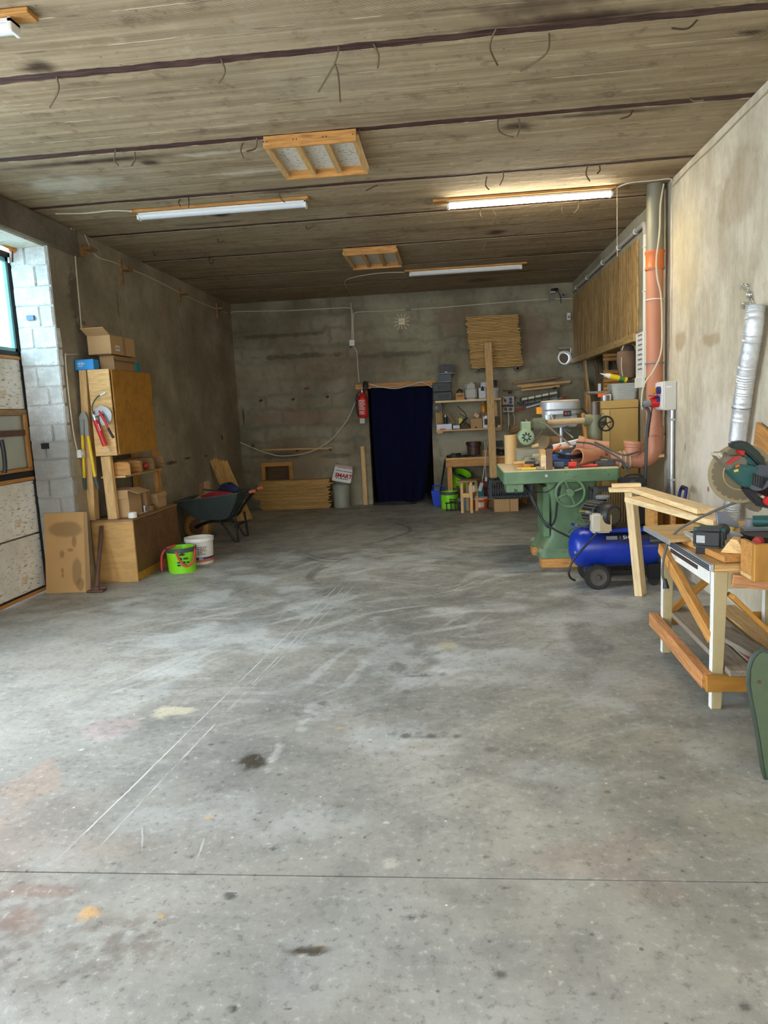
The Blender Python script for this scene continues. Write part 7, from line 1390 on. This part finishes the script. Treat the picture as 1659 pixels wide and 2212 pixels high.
print_lines((x0+.30, ty-tr*.87, tz+.088), (1, 0, 0), (0, .5, .87), (.12,), .032, .04, GREY, cp); text_mb('5HP', .045, (x0+.44, ty-tr*.87, tz+.088), (1, 0, 0), (0, .5, .87), .004).build('lettering', PAPER, cp)
text_mb('COMPRESSOR', .024, (x0+.60, ty-tr-.003, tz+.02), (1, 0, 0), (0, 0, 1), .0).build('lettering', GREY, cp)
MB().box(x0+.17, x1-.12, ty-.14, ty+.14, tz+tr-.03, tz+tr+.012).build('deck', CB, cp, bevel=.006)
for yy in (ty-.17, ty+.17):
    wcx = V((1.24, yy, .11)); w_ = MB().lathe(wcx, [(.075, -.025), (.1, -.028), (.11, -.015), (.11, .015), (.1, .028), (.075, .025)], (.05, 1, 0), 30).build('wheel', RUBBER, cp, smooth=True); trd = MB()
    for k in range(30): a = 2*PI*k/30; d = V((math.cos(a), 0, math.sin(a))); trd.bar(wcx+d*.109+V((0, -.024, 0)), wcx+d*.109+V((0, .024, 0)), .010, .008, d)
    trd.build('tread', RUBBER, w_); MB().lathe(wcx, [(0, -.034), (.02, -.034), (.025, -.02), (.06, -.016), (.076, -.022), (.076, .022), (.06, .016), (.025, .02), (.02, .034), (0, .034)], (.05, 1, 0), 24).build('hub', plain('hub_dark', (74, 66, 58), .6), w_, smooth=True)
MB().cyl((1.24, ty-.19, .11), (1.24, ty+.19, .11), .013, seg=10).build('axle', STEEL, cp, smooth=True); MB().box(1.19, 1.29, ty-.12, ty+.12, .11, tz-tr+.03).build('axle_bracket', CB, cp)
for yy in (ty-.08,): MB().lathe((1.74, yy, .05), [(0, -.018), (.05, -.016), (.05, .016), (0, .018)], (0, 1, 0), 20).build('caster', RUBBER, cp, smooth=True); MB().box(1.69, 1.79, yy-.03, yy+.03, .06, tz-tr+.03).build('caster_fork', BLACKM, cp)
mz = tz+tr+.012; my = 6.38
mcx = V((1.275, my+.07, mz+.115)); dirm = V((.5, -.86, 0)).normalized()
MB().cyl(mcx-dirm*.10, mcx+dirm*.13, .098, seg=24).build('motor', BLACKM, cp, smooth=True)
fn = MB(); Mx = frame_of(dirm)
for k in range(22): a = 2*PI*k/22; d = Mx @ V((0, math.cos(a), math.sin(a))); fn.bar(mcx-dirm*.09+d*.103, mcx+dirm*.09+d*.103, .006, .02, d)
fn.build('cooling_fins', plain('fin_grey', (92, 90, 88), .5, .4, dust=.5), cp)
MB().lathe(mcx+dirm*.12, [(.1, 0), (.105, .01), (.1, .07), (.085, .09), (.072, .092)], dirm, 26).build('fan_cover', BLACK, cp, smooth=True)
MB().cyl(mcx+dirm*.20, mcx+dirm*.208, .072, seg=24).build('grille', plain('grille_mesh', (150, 136, 104), .6, .3, .6, 120.), cp)
gl = MB()
for k in range(-4, 5):
    l = math.sqrt(max(0, .07**2-(k*.016)**2)); u_ = Mx @ V((0, 1, 0)); v_ = Mx @ V((0, 0, 1)); cc = mcx+dirm*.211
    gl.bar(cc+u_*k*.016-v_*l, cc+u_*k*.016+v_*l, .003, .003, dirm); gl.bar(cc+v_*k*.016-u_*l, cc+v_*k*.016+u_*l, .003, .003, dirm)
gl.build('grille_wires', BLACK, cp)
bxp = at(1298, 1130, Y=my-.10); MB().box(bxp.x-.085, bxp.x+.085, my-.13, my-.03, bxp.z-.085, bxp.z+.085).build('switch_box', plain('box_dusty', (190, 182, 162), .55, var=.12), cp, bevel=.016, seg=3, smooth=True)
MB().box(bxp.x-.012, bxp.x+.084, my-.134, my-.13, bxp.z-.07, bxp.z+.075).build('switch_cover', plain('cover_tan', (176, 156, 118), .6), cp, bevel=.004)
hx_ = V((1.67, my+.10, mz)); MB().box(hx_.x-.07, hx_.x+.08, hx_.y-.07, hx_.y+.07, mz, mz+.17).build('pump_block', BLACKM, cp, bevel=.01)
pf = MB()
for k in range(6): pf.box(hx_.x-.08, hx_.x+.09, hx_.y-.08, hx_.y+.08, mz+.175+.018*k, mz+.184+.018*k)
pf.build('pump_fins', plain('fin_grey', (92, 90, 88), .5, .4), cp)
MB().lathe((hx_.x+.12, hx_.y-.02, mz+.17), [(0, -.02), (.05, -.02), (.055, 0), (.05, .03), (0, .03)], (.3, -1, 0), 18).build('gauge', ALU, cp, smooth=True); MB().cyl((hx_.x+.13, hx_.y-.03, mz+.06), (hx_.x+.13, hx_.y-.03, mz+.12), .03, seg=14).build('filter', GREY, cp, smooth=True)
MB().lathe(at(1302, 1077, Y=my+.2), [(0, .0), (.06, .0), (.065, .02), (.05, .03), (0, .03)], (0, 0, 1), 18).build('air_filter', GREY, cp, smooth=True); MB().cyl(at(1302, 1080, Y=my+.2)-V((0, 0, .12)), at(1302, 1077, Y=my+.2), .035, seg=14).build('filter_neck', BLACKM, cp, smooth=True)
MB().cyl(at(1265, 1106, Y=my), at(1285, 1110, Y=my), .016, seg=10).build('outlet_valve', STEEL, cp, smooth=True); MB().cyl(at(1252, 1104, Y=my), at(1266, 1106, Y=my), .008, seg=8).build('nipple', plain('brass', (196, 160, 84), .35, .7), cp, smooth=True)
MB().tube(spline([at(1236, 1132, Y=ty-.05), at(1246, 1136, Y=ty-.1), at(1260, 1140, Y=ty-.1)]), .014, 8).build('lifting_lug', CB, cp, smooth=True)
MB().tube(spline([at(1228, 1150, Y=ty-.12), at(1238, 1140, Y=ty-.16), at(1255, 1138, Y=ty-.17), at(1275, 1128, Y=ty-.15), at(1282, 1100, Y=my-.05), at(1292, 1095, Y=my)]), .009, 8).build('air_hose', DGREY, cp, smooth=True)
MB().tube(spline([at(1290, 1150, Y=my-.14), at(1275, 1168, Y=6.24), at(1255, 1190, Y=6.22), at(1237, 1212, Y=6.22), at(1229, 1235, Y=6.22), at(1232, 1248, Y=6.25), at(1242, 1254, Y=6.3)]), .009, 8).build('power_lead', BLACK, cp, smooth=True)
# wire cage, battery, sack truck
x0, x1, zt = 1.30, 1.80, at(1320, 1052, Y=6.78).z
r_ = crate('wire_cage', 'dark wire mesh cage behind the compressor', x0, x1, 6.76, 6.98, .004, zt, plain('cage_wire', (70, 68, 66), .5, .4), .022, .005, 'cage')
r_ = thing('jump_starter', 'black battery charger case on the wire cage', 'charger', (at(1397, 1052, Y=6.85).x, 6.85, zt)); a, b = 1.56, 1.79; MB().box(a, b, 6.78, 6.96, zt+.003, zt+.075).build('body', BLACK, r_, bevel=.015, seg=2); MB().tube(spline([(a+.02, 6.84, zt+.07), (a+.06, 6.84, zt+.10), (b-.06, 6.84, zt+.10), (b-.02, 6.84, zt+.07)]), .010, 8).build('handle', BLACK, r_, smooth=True); MB().lathe((a+.1, 6.778, zt+.035), [(0, 0), (.025, 0), (.028, .006), (0, .006)], (0, -1, 0), 16).build('dial', DGREY, r_)
NV = plain('handle_navy', (28, 38, 110), .4); hy_ = 6.42
hd = MB().tube(spline([V((1.80, hy_-.11, tz+.05)), V((1.93, hy_-.11, .55)), V((1.985, hy_-.11, .80)), V((2.0, hy_-.07, .845)), V((2.005, hy_+.03, .85)), V((2.0, hy_+.09, .80)), V((1.95, hy_+.1, .55)), V((1.82, hy_+.11, tz+.05))]), .014, 10).build('pull_handle', NV, cp, smooth=True)
MB().tube([V((2.003, hy_-.065, .848)), V((2.006, hy_+.035, .85))], .02, 10).build('grip', BLACK, hd, smooth=True)
# ------------------------------------------------------------------ pine trestle planks
tb = thing('pine_trestle', 'raw pine trestle of one leg and planks reaching to the bench', 'trestle', (1.5, 5.4, 0))
beam('leg', (1.545, 6.04, .003), (1.462, 6.04, .885), .065, .10, PINE_L, tb, up=V((.6, .8, 0)))
beam('cross_piece', (1.285, 6.03, .902), (1.55, 5.99, .902), .11, .03, PINE_L, tb); beam('cross_piece', (1.315, 6.05, .934), (1.54, 6.03, .934), .07, .03, PINE_L, tb)
beam('plank', (1.50, 5.98, .903), at(1527, 1104, Z=.905), .13, .035, PINE_L, tb); beam('plank', at(1366, 1078, Z=.862), at(1562, 1130, Z=.86), .13, .04, PINE_L, tb)
x0, x1 = at(1412, 1110, Y=5.2).x, at(1500, 1110, Y=5.2).x
for x in (x0+.01, at(1454, 1110, Y=5.2).x, x1): MB().box(x-.012, x+.012, 5.18, 5.42, .71, .838).build('divider', PINE_O, tb)
MB().box(x0, x1, 5.405, 5.42, .71, .838).build('back_panel', OCHRE, tb); MB().box(x0, x1, 5.18, 5.42, .70, .711).build('bottom_panel', OCHRE, tb)

# ------------------------------------------------------------------ white and tan saw bench
WP = plain('chipped_white', (222, 218, 208), .6, var=.12, scale=16.); TANP = plain('bench_tan', (178, 160, 116), .6, var=.15, scale=14.); RW = wood('red_pine', (188, 128, 76), .6, .6, 1.2, 16.)
bn = thing('saw_bench', 'white and tan saw bench with braces at the right wall', 'bench', (1.7, 4.2, 0))
LX, NY, FY, RX = 1.345, 3.76, 4.64, 1.97
for x in (LX, RX):
    for y in (NY, FY):
        MB().prism([(x-.026, y-.033, 0), (x+.022, y-.033, 0), (x+.042, y-.038, .74), (x-.026, y-.038, .74)], (0, .042, 0)).build('leg', TANP, bn, bevel=.003)
        MB().prism([(x-.031, y-.033, 0), (x-.0262, y-.033, 0), (x-.0262, y-.038, .74), (x-.031, y-.038, .74)], (0, .042, 0)).build('leg_face', WP, bn, bevel=.002)
MB().box(LX-.03, LX+.0, NY+.03, FY-.03, .66, .74).build('side_apron', WP, bn, bevel=.003)
MB().box(LX+.04, RX-.03, NY-.036, NY-.012, .65, .74).build('front_apron', TANP, bn, bevel=.003); MB().box(LX+.04, RX-.03, FY-.0, FY+.022, .65, .74).build('rear_apron', TANP, bn)
for k in range(5): MB().box(LX-.035, RX+.05, NY-.06, FY+.06, .742+.0085*k, .7495+.0085*k).build('ply_layer', PINE if k % 2 else PLY, bn)
zt = .742+.0085*4+.0075
MB().box(LX-.06, LX-.036, NY-.06, FY-.25, .748, .785).build('edge_profile', ALU, bn, bevel=.003)
for k in range(3): MB().box(LX-.064, LX-.06, NY-.06, FY-.25, .752+.011*k, .757+.011*k).build('profile_rib', plain('anthracite', (52, 52, 56), .5), bn)
MB().box(LX-.0345, LX-.031, NY+.2, FY-.2, .70, .722).build('dark_groove', plain('groove_brown', (62, 40, 34), .7), bn)
beam('brace', at(1430, 1182, Y=FY-.08), at(1540, 1378, Y=NY), .07, .045, PINE_O, bn, up=V((1, 0, 0)))
beam('stretcher', (LX-.062, FY+.07, .20), (LX-.062, NY-.05, .165), .05, .085, RW, bn)
beam('stretcher', (LX-.07, NY-.062, .155), (RX, NY-.062, .155), .035, .085, OCHRE, bn); beam('stretcher', (LX-.03, FY+.05, .20), (RX, FY+.05, .20), .035, .07, OCHRE, bn)
beam('brace', (LX+.05, NY-.045, .62), (LX+.42, NY-.045, .24), .022, .09, OCHRE, bn, up=V((0, 1, 0))); beam('brace', (LX+.02, FY+.035, .24), (LX+.45, FY+.035, .62), .022, .08, OCHRE, bn, up=V((0, 1, 0)))
for k, (xa, xb, w, z_, m_, lab) in enumerate(((LX+.09, LX+.10, .13, .222, GREYW, 'grey weathered board nearest the room on bench lower rails'), (LX+.24, LX+.25, .14, .222, GREYW, 'grey weathered board with red line on bench lower rails'), (LX+.40, LX+.41, .13, .222, PINE, 'yellow ribbed decking board on bench lower rails'), (LX+.17, LX+.30, .12, .256, GREYW, 'short board lying across the lower bench boards'))):
    if k < 3: o = beam('shelf_plank', (xa, FY+.10, z_+.036), (xb, NY-.10, z_-.004), w, .03, m_)
    else: o = beam('shelf_plank', (xa, FY-.35, z_+.01), (xb, NY-.16, z_), w, .03, m_)
    tag(o, lab, 'board', 'boards on the bench lower rails')
solo(MB().box(LX+.19, LX+.205, NY+.0, FY-.0, .241, .2425), 'red_line', INKR, 'red chalk line along a lower bench board', 'line')
# raised wing board
wz = .832
wg = thing('wing_board', 'raised plywood board with grey edge strip over bench corner', 'board', (1.5, 4.5, zt)); W0, W1, W2, W3 = at(1391, 1136, Z=wz), at(1447, 1166, Z=wz), V((1.95, 4.30, wz)), V((1.95, 4.72, wz))
MB().prism([W0, W1, W2, W3], (0, 0, -.018)).build('sheet', PINE, wg); MB().prism([W0+V((-.004, 0, 0)), W1+V((-.004, 0, 0)), W1+V((-.004, 0, -.03)), W0+V((-.004, 0, -.03))], (.004, 0, 0)).build('edge_strip', ALU, wg); MB().box(1.40, 1.44, 4.40, 4.62, zt+.0005, wz-.019).build('batten', PINE_O, wg); MB().box(1.85, 1.89, 4.40, 4.62, zt+.0005, wz-.019).build('batten', PINE_O, wg)
# loose pine on the bench
zb = zt+.001
bq = lambda x, y, z_=zb: at(x, y, Z=z_)
a, b = bq(1486, 1184), bq(1568, 1219)
tag(beam('pine_piece', V((LX+.03, 4.27, zb+.018)), V((LX+.07, NY-.03, zb+.018)), .10, .034, PINE_O), 'long pine piece along the bench front edge', 'offcut', 'pine offcuts on the saw bench')
tag(beam('pine_piece', V((LX+.055, 4.28, zb+.053)), V((LX+.085, 3.96, zb+.053)), .08, .034, PINE), 'shorter pine piece lying on the long one', 'offcut', 'pine offcuts on the saw bench')
p = V((LX+.115, 3.82, zb+.036)); tag(MB(Matrix.Translation(p) @ Matrix.Rotation(-.5, 4, 'Z')).prism([(-.07, -.045, 0), (.05, -.045, 0), (.012, -.045, .072), (-.02, -.045, .075)], (0, .09, 0)).build('pine_wedge', PINE, bevel=.002), 'sloping pine wedge block on the bench front corner', 'wedge', 'pine offcuts on the saw bench')
# grey drawer unit, planer, clamp
r_ = thing('drawer_unit', 'grey metal drawer unit on the bench behind the pine pieces', 'drawer', (1.5, 4.25, zb)); MB().box(1.345, 1.60, 4.12, 4.29, zb, zb+.062).build('body', plain('unit_beige', (176, 172, 160), .5), r_, bevel=.004); MB().box(1.34, 1.605, 4.11, 4.295, zb+.062, zb+.07).build('lid', ALU, r_)
r_ = thing('bench_clamp', 'black and red clamp handle sticking out of the bench side', 'clamp', at(1425, 1165, Y=4.42)); a, b = at(1405, 1168, Y=4.45), at(1438, 1166, Y=4.42); MB().cyl(a, b, .022, seg=12).build('grip', BLACK, r_, smooth=True); MB().cyl(b, at(1452, 1164, Y=4.40), .018, seg=12).build('collar', REDP, r_, smooth=True)
r_ = thing('power_planer', 'black battery power tool with white label on bench', 'power tool', at(1535, 1160, Y=4.0)); c_ = at(1532, 1157, Y=3.98); Xp = Matrix.Translation((c_.x, c_.y, zb+.085)) @ Matrix.Rotation(-.5, 4, 'Z')
MB(Xp).box(-.075, .075, -.055, .10, -.05, .055).build('battery', BLACK, r_, bevel=.018, seg=3, smooth=True); MB(Xp).box(-.055, -.012, -.0565, -.055, -.02, .02).build('label', plain('label_grey', (170, 172, 170), .6, var=.4, scale=90.), r_); MB(Xp).box(-.08, .08, -.01, .0, -.053, .058).build('seam', plain('tool_green', (38, 84, 78), .5), r_, bevel=.01); MB(Xp).cyl((0, .10, .0), (.03, .28, .0), .045, .035, 16).build('body', DGREY, r_, smooth=True); MB(Xp).box(-.06, .06, -.04, .2, -.084, -.05).build('sole', BLACKM, r_)
r_ = thing('yellow_level', 'yellow square rule lying on the raised plywood', 'rule', bq(1545, 1130, wz)); a, b = V((1.62, 4.36, wz+.008)), V((1.74, 4.60, wz+.008)); MB().bar(a, b, .05, .014).build('blade', YELLOW, r_, bevel=.003); MB().bar(b, b+V((-.1, .03, 0)), .03, .014).build('arm', DGREY, r_, bevel=.003)
# ------------------------------------------------------------------ mitre saw
MT = plain('saw_teal', (44, 92, 88), .45, .1, .15); MTD = plain('saw_black_green', (36, 46, 40), .5); TANG = plain('guard_smoked', (140, 122, 84), .35, var=.15)
ms = thing('mitre_saw', 'green and black mitre saw with raised blade on bench', 'saw', (1.72, 4.12, zb)); SY = 4.10
s_ = lambda x, y, d=0.: at(x, y, Y=SY+d)
MB().lathe((1.76, 4.10, zb), [(0, 0), (.15, 0), (.16, .02), (.16, .06), (.15, .075), (0, .075)], (0, 0, 1), 28).build('turntable', BLACKM, ms, smooth=True)
MB().box(1.62, 2.02, 4.0, 4.22, zb+.0, zb+.045).build('base', BLACK, ms, bevel=.01)
MB().box(1.64, 1.80, 4.19, 4.24, zb+.046, zb+.09).build('fence_foot', GREY, ms)
MB().prism([s_(1547, 1104, .12), s_(1568, 1108, .12), s_(1595, 1130, .12), s_(1597, 1142, .12), s_(1550, 1132, .12)], (0, .02, 0)).build('fence', plain('fence_steel', (140, 142, 150), .4, .5), ms, bevel=.003)
MB().tube([(1.93, 4.16, zb+.04), (1.93, 4.16, zb+.20), s_(1675, 1085, .06)], .04, 12).build('pivot_arm', BLACKM, ms, smooth=True)
ctr = s_(1599, 1023); ax = (-.18, -1, .0)
MB().lathe(ctr, [(0, -.004), (.163, -.004), (.166, .0), (.163, .006), (0, .006)], V(ax)*-1, 48).build('lower_guard', TANG, ms, smooth=True)
Mx = frame_of(V(ax)); pts = []
for k in range(96): a = 2*PI*k/96; r__ = .146 if k % 4 else .135; pts.append(ctr+V(ax).normalized()*.008+Mx @ V((0, math.cos(a)*r__, math.sin(a)*r__)))
MB().prism(pts, V(ax).normalized()*.003).build('blade', plain('blade_brown', (96, 84, 58), .4, .4), ms)
MB().lathe(ctr+V(ax).normalized()*.0115, [(.087, 0), (.091, .003), (.087, .005), (.083, .003), (.087, 0)], ax, 36).build('blade_ring', plain('ring_tan', (156, 138, 98), .4), ms, smooth=True); MB().cyl(ctr+V(ax).normalized()*.011, ctr+V(ax).normalized()*.02, .03, seg=18).build('arbor', BLACKM, ms, smooth=True)
def slab(pp, d0, t, mat, nm, bev=.008): return MB().prism([s_(x, y, d0) for x, y in pp], (0, t, 0)).build(nm, mat, ms, bevel=bev, seg=2, smooth=True)
slab([(1546, 982), (1559, 975), (1568, 982), (1582, 986), (1598, 984), (1614, 990), (1616, 1012), (1582, 1022), (1570, 1008), (1557, 996)], -.06, .09, plain('guard_taupe', (116, 106, 90), .5), 'upper_guard')
slab([(1545, 982), (1553, 977), (1566, 979), (1560, 994)], -.065, .1, plain('guard_dust', (200, 188, 166), .7), 'guard_nose')
slab([(1567, 1002), (1586, 988), (1600, 984), (1598, 989), (1574, 1004)], -.07, .01, REDP, 'red_trim', .002)
slab([(1590, 990), (1612, 984), (1640, 996), (1662, 1015), (1668, 1060), (1640, 1066), (1612, 1050), (1596, 1030)], -.02, .05, plain('housing_dark', (58, 62, 58), .5), 'rear_housing')
slab([(1578, 1020), (1597, 1004), (1622, 1006), (1640, 1010), (1660, 1016), (1662, 1050), (1634, 1050), (1612, 1054), (1596, 1040)], -.10, .10, MT, 'gear_case')
slab([(1585, 1016), (1594, 1013), (1596, 1018), (1587, 1020)], -.104, .004, YELLOW, 'warning_label', 0)
slab([(1588, 1006), (1597, 1003), (1598, 1007), (1590, 1010)], -.104, .004, ORANGE, 'arrow_label', 0)
slab([(1578, 963), (1584, 955), (1604, 952), (1616, 955), (1640, 975), (1652, 992), (1660, 1018), (1648, 1012), (1640, 1003), (1622, 985), (1606, 972), (1590, 970)], -.075, .06, MTD, 'handle')
slab([(1596, 972), (1612, 974), (1606, 984), (1598, 980)], -.06, .04, RED, 'trigger', .003)
slab([(1604, 985), (1618, 986), (1636, 1003), (1640, 1012), (1612, 1004)], -.05, .05, MT, 'handle_root')
MB().cyl(s_(1640, 1032, -.12), s_(1672, 1046, -.02), .072, .08, 22).build('motor', BLACK, ms, smooth=True)
mf = MB()
for k in range(8): mf.bar(s_(1628+5*k, 1022+2*k, -.155), s_(1626+5*k, 1048+2*k, -.15), .006, .006)
mf.build('motor_vents', INK, ms)
slab([(1606, 1054), (1622, 1052), (1640, 1072), (1664, 1085), (1664, 1100), (1640, 1094), (1622, 1076)], -.07, .07, BLACK, 'trunnion_arm')
slab([(1616, 1086), (1634, 1080), (1650, 1092), (1644, 1106), (1630, 1106), (1620, 1098)], -.03, .07, plain('dust_bag', (110, 98, 78), .8), 'dust_outlet')
MB().lathe(s_(1660, 1082, -.09), [(0, -.015), (.025, -.012), (.025, .012), (0, .015)], (0, 1, 0), 14).build('lock_knob', RED, ms, smooth=True)
MB().lathe((1.63, 3.97, zb+.055), [(0, -.02), (.026, -.018), (.03, 0), (.026, .02), (0, .022)], (-.7, -.7, 0), 16).build('mitre_knob', REDP, ms, smooth=True)
MB().tube(spline([s_(1610, 1080, .0), at(1585, 1087, Y=4.15), at(1540, 1105, Y=4.2), at(1500, 1125, Y=4.25), at(1465, 1145, Y=4.3), at(1445, 1170, Y=4.33), at(1434, 1205, Y=4.35), at(1431, 1240, Y=4.36), at(1435, 1256, Y=4.36)]), .0075, 8).build('power_lead', plain('lead_grey', (86, 84, 78), .6), ms, smooth=True)
pl = at(1436, 1258, Y=4.36); MB().cyl(pl+V((0, 0, .02)), pl+V((.008, 0, -.035)), .011, .02, 12).build('plug', BLACK, ms, smooth=True)
for dx in (-.01, .012): MB().cyl(pl+V((.008+dx, 0, -.035)), pl+V((.008+dx*1.3, -.0, -.055)), .004, seg=8).build('plug_pin', STEEL, ms)
r_ = thing('angle_grinder', 'teal and black grinder lying behind the saw base', 'grinder', (1.86, 4.42, wz)); MB().cyl((1.78, 4.42, wz+.045), (1.95, 4.36, wz+.045), .035, .04, 16).build('body', MT, r_, smooth=True); MB().cyl((1.95, 4.36, wz+.045), (2.05, 4.33, wz+.045), .04, .045, 16).build('motor', BLACK, r_, smooth=True); MB().cyl((1.77, 4.42, wz+.005), (1.77, 4.42, wz+.012), .06, seg=20).build('disc', GREY, r_, smooth=True); MB().cyl((1.77, 4.42, wz+.012), (1.77, 4.42, wz+.06), .03, seg=14).build('gear_head', GREY, r_, smooth=True)
# box and rail right of the bench front
r_ = thing('ochre_box', 'ochre wooden box end at the right picture edge', 'box', (1.68, 3.55, .6)); bx = at(1629, 1215, Y=3.52).x; zl, zh = at(1640, 1256, Y=3.52).z, at(1640, 1176, Y=3.52).z
beam('front_board', (bx+.045, 3.53, zl), (bx+.045, 3.53, zh), .09, .03, OCHRE, r_); MB().box(bx+.091, bx+.45, 3.515, 3.535, zl, zh).build('panel', OCHRE, r_, bevel=.002); MB().box(bx, bx+.45, 3.545, 3.68, zl, zl+.02).build('bottom', PINE, r_); MB().box(bx, bx+.02, 3.546, 3.68, zl+.021, zh).build('side', PINE_O, r_)
beam('support_rail', (LX+.05, 3.69, zl-.032), (2.05, 3.55, zl-.10), .03, .06, RW, r_); beam('support_leg', (2.02, 3.5, .003), (2.02, 3.5, zl-.14), .05, .05, RW, r_)
# ------------------------------------------------------------------ foil duct, wall plank, green guard
pts = spline([at(1632, 660, X=2.03), at(1627, 720, X=2.02), at(1612, 810, X=2.02), at(1602, 880, X=2.02), at(1592, 960, X=2.02), at(1585, 1050, X=2.02), at(1580, 1120, X=2.02)], 26)
rad = [.058+.003*(k % 2)+random.uniform(-.002, .002) for k in range(len(pts))]
r_ = thing('foil_duct', 'crumpled silver foil duct running down the right wall', 'duct', pts[-1]); MB().tube(pts, rad, 16).build('hose', FOIL, r_, smooth=True); MB().ring(pts[len(pts)//2], .06, .006, pts[len(pts)//2+1]-pts[len(pts)//2], 18, 5).build('clamp', STEEL, r_)
cl = MB()
for k in range(10): cl.ball(at(1618+random.uniform(-16, 14), 648+random.uniform(-30, 14), X=2.085), (.012, random.uniform(.02, .05), random.uniform(.02, .04)), 8, 5)
cl.build('plastic_wrap', glass('clear_film', (.96, .96, .95), .12), r_, smooth=True)
tag(beam('slanting_plank', at(1634, 936, X=2.075), at(1712, 1004, X=2.06), .025, .16, PINE_O, up=V((0, .5, 1))), 'ochre plank slanting across the right wall behind the saw', 'plank')
r_ = thing('machine_guard', 'green rounded steel machine guard at the lower right edge', 'machine guard', (1.35, 3.0, 0)); GD = plain('guard_green', (84, 98, 72), .55, .1, .16, 20., .15)
out = [(1619, 1478), (1620, 1446), (1627, 1424), (1638, 1411), (1650, 1406), (1664, 1412), (1680, 1432), (1700, 1480), (1725, 1560), (1745, 1640), (1750, 1682), (1700, 1684), (1655, 1686), (1650, 1660), (1641, 1600), (1632, 1550), (1624, 1510)]
P0 = [at(x, y, Y=3.0) for x, y in out]
for q_ in P0: q_.z = max(q_.z, .004)
MB().prism(P0, (0, .02, 0)).build('cover', GD, r_, bevel=.005, seg=2, smooth=True)
MB().box(1.40, 1.64, 3.022, 3.3, .004, .35).build('housing', GD, r_, bevel=.02)
e_ = [q_+V((0, .01, 0)) for q_ in P0]; MB().tube(e_, .011, 8, closed=True).build('edge_bead', plain('guard_edge', (52, 62, 50), .6), r_, smooth=True)
b_ = at(1640, 1473, Y=3.0); MB().cyl(b_+V((0, -.006, 0)), b_+V((0, .01, 0)), .007, seg=10).build('bolt', RUST, r_)
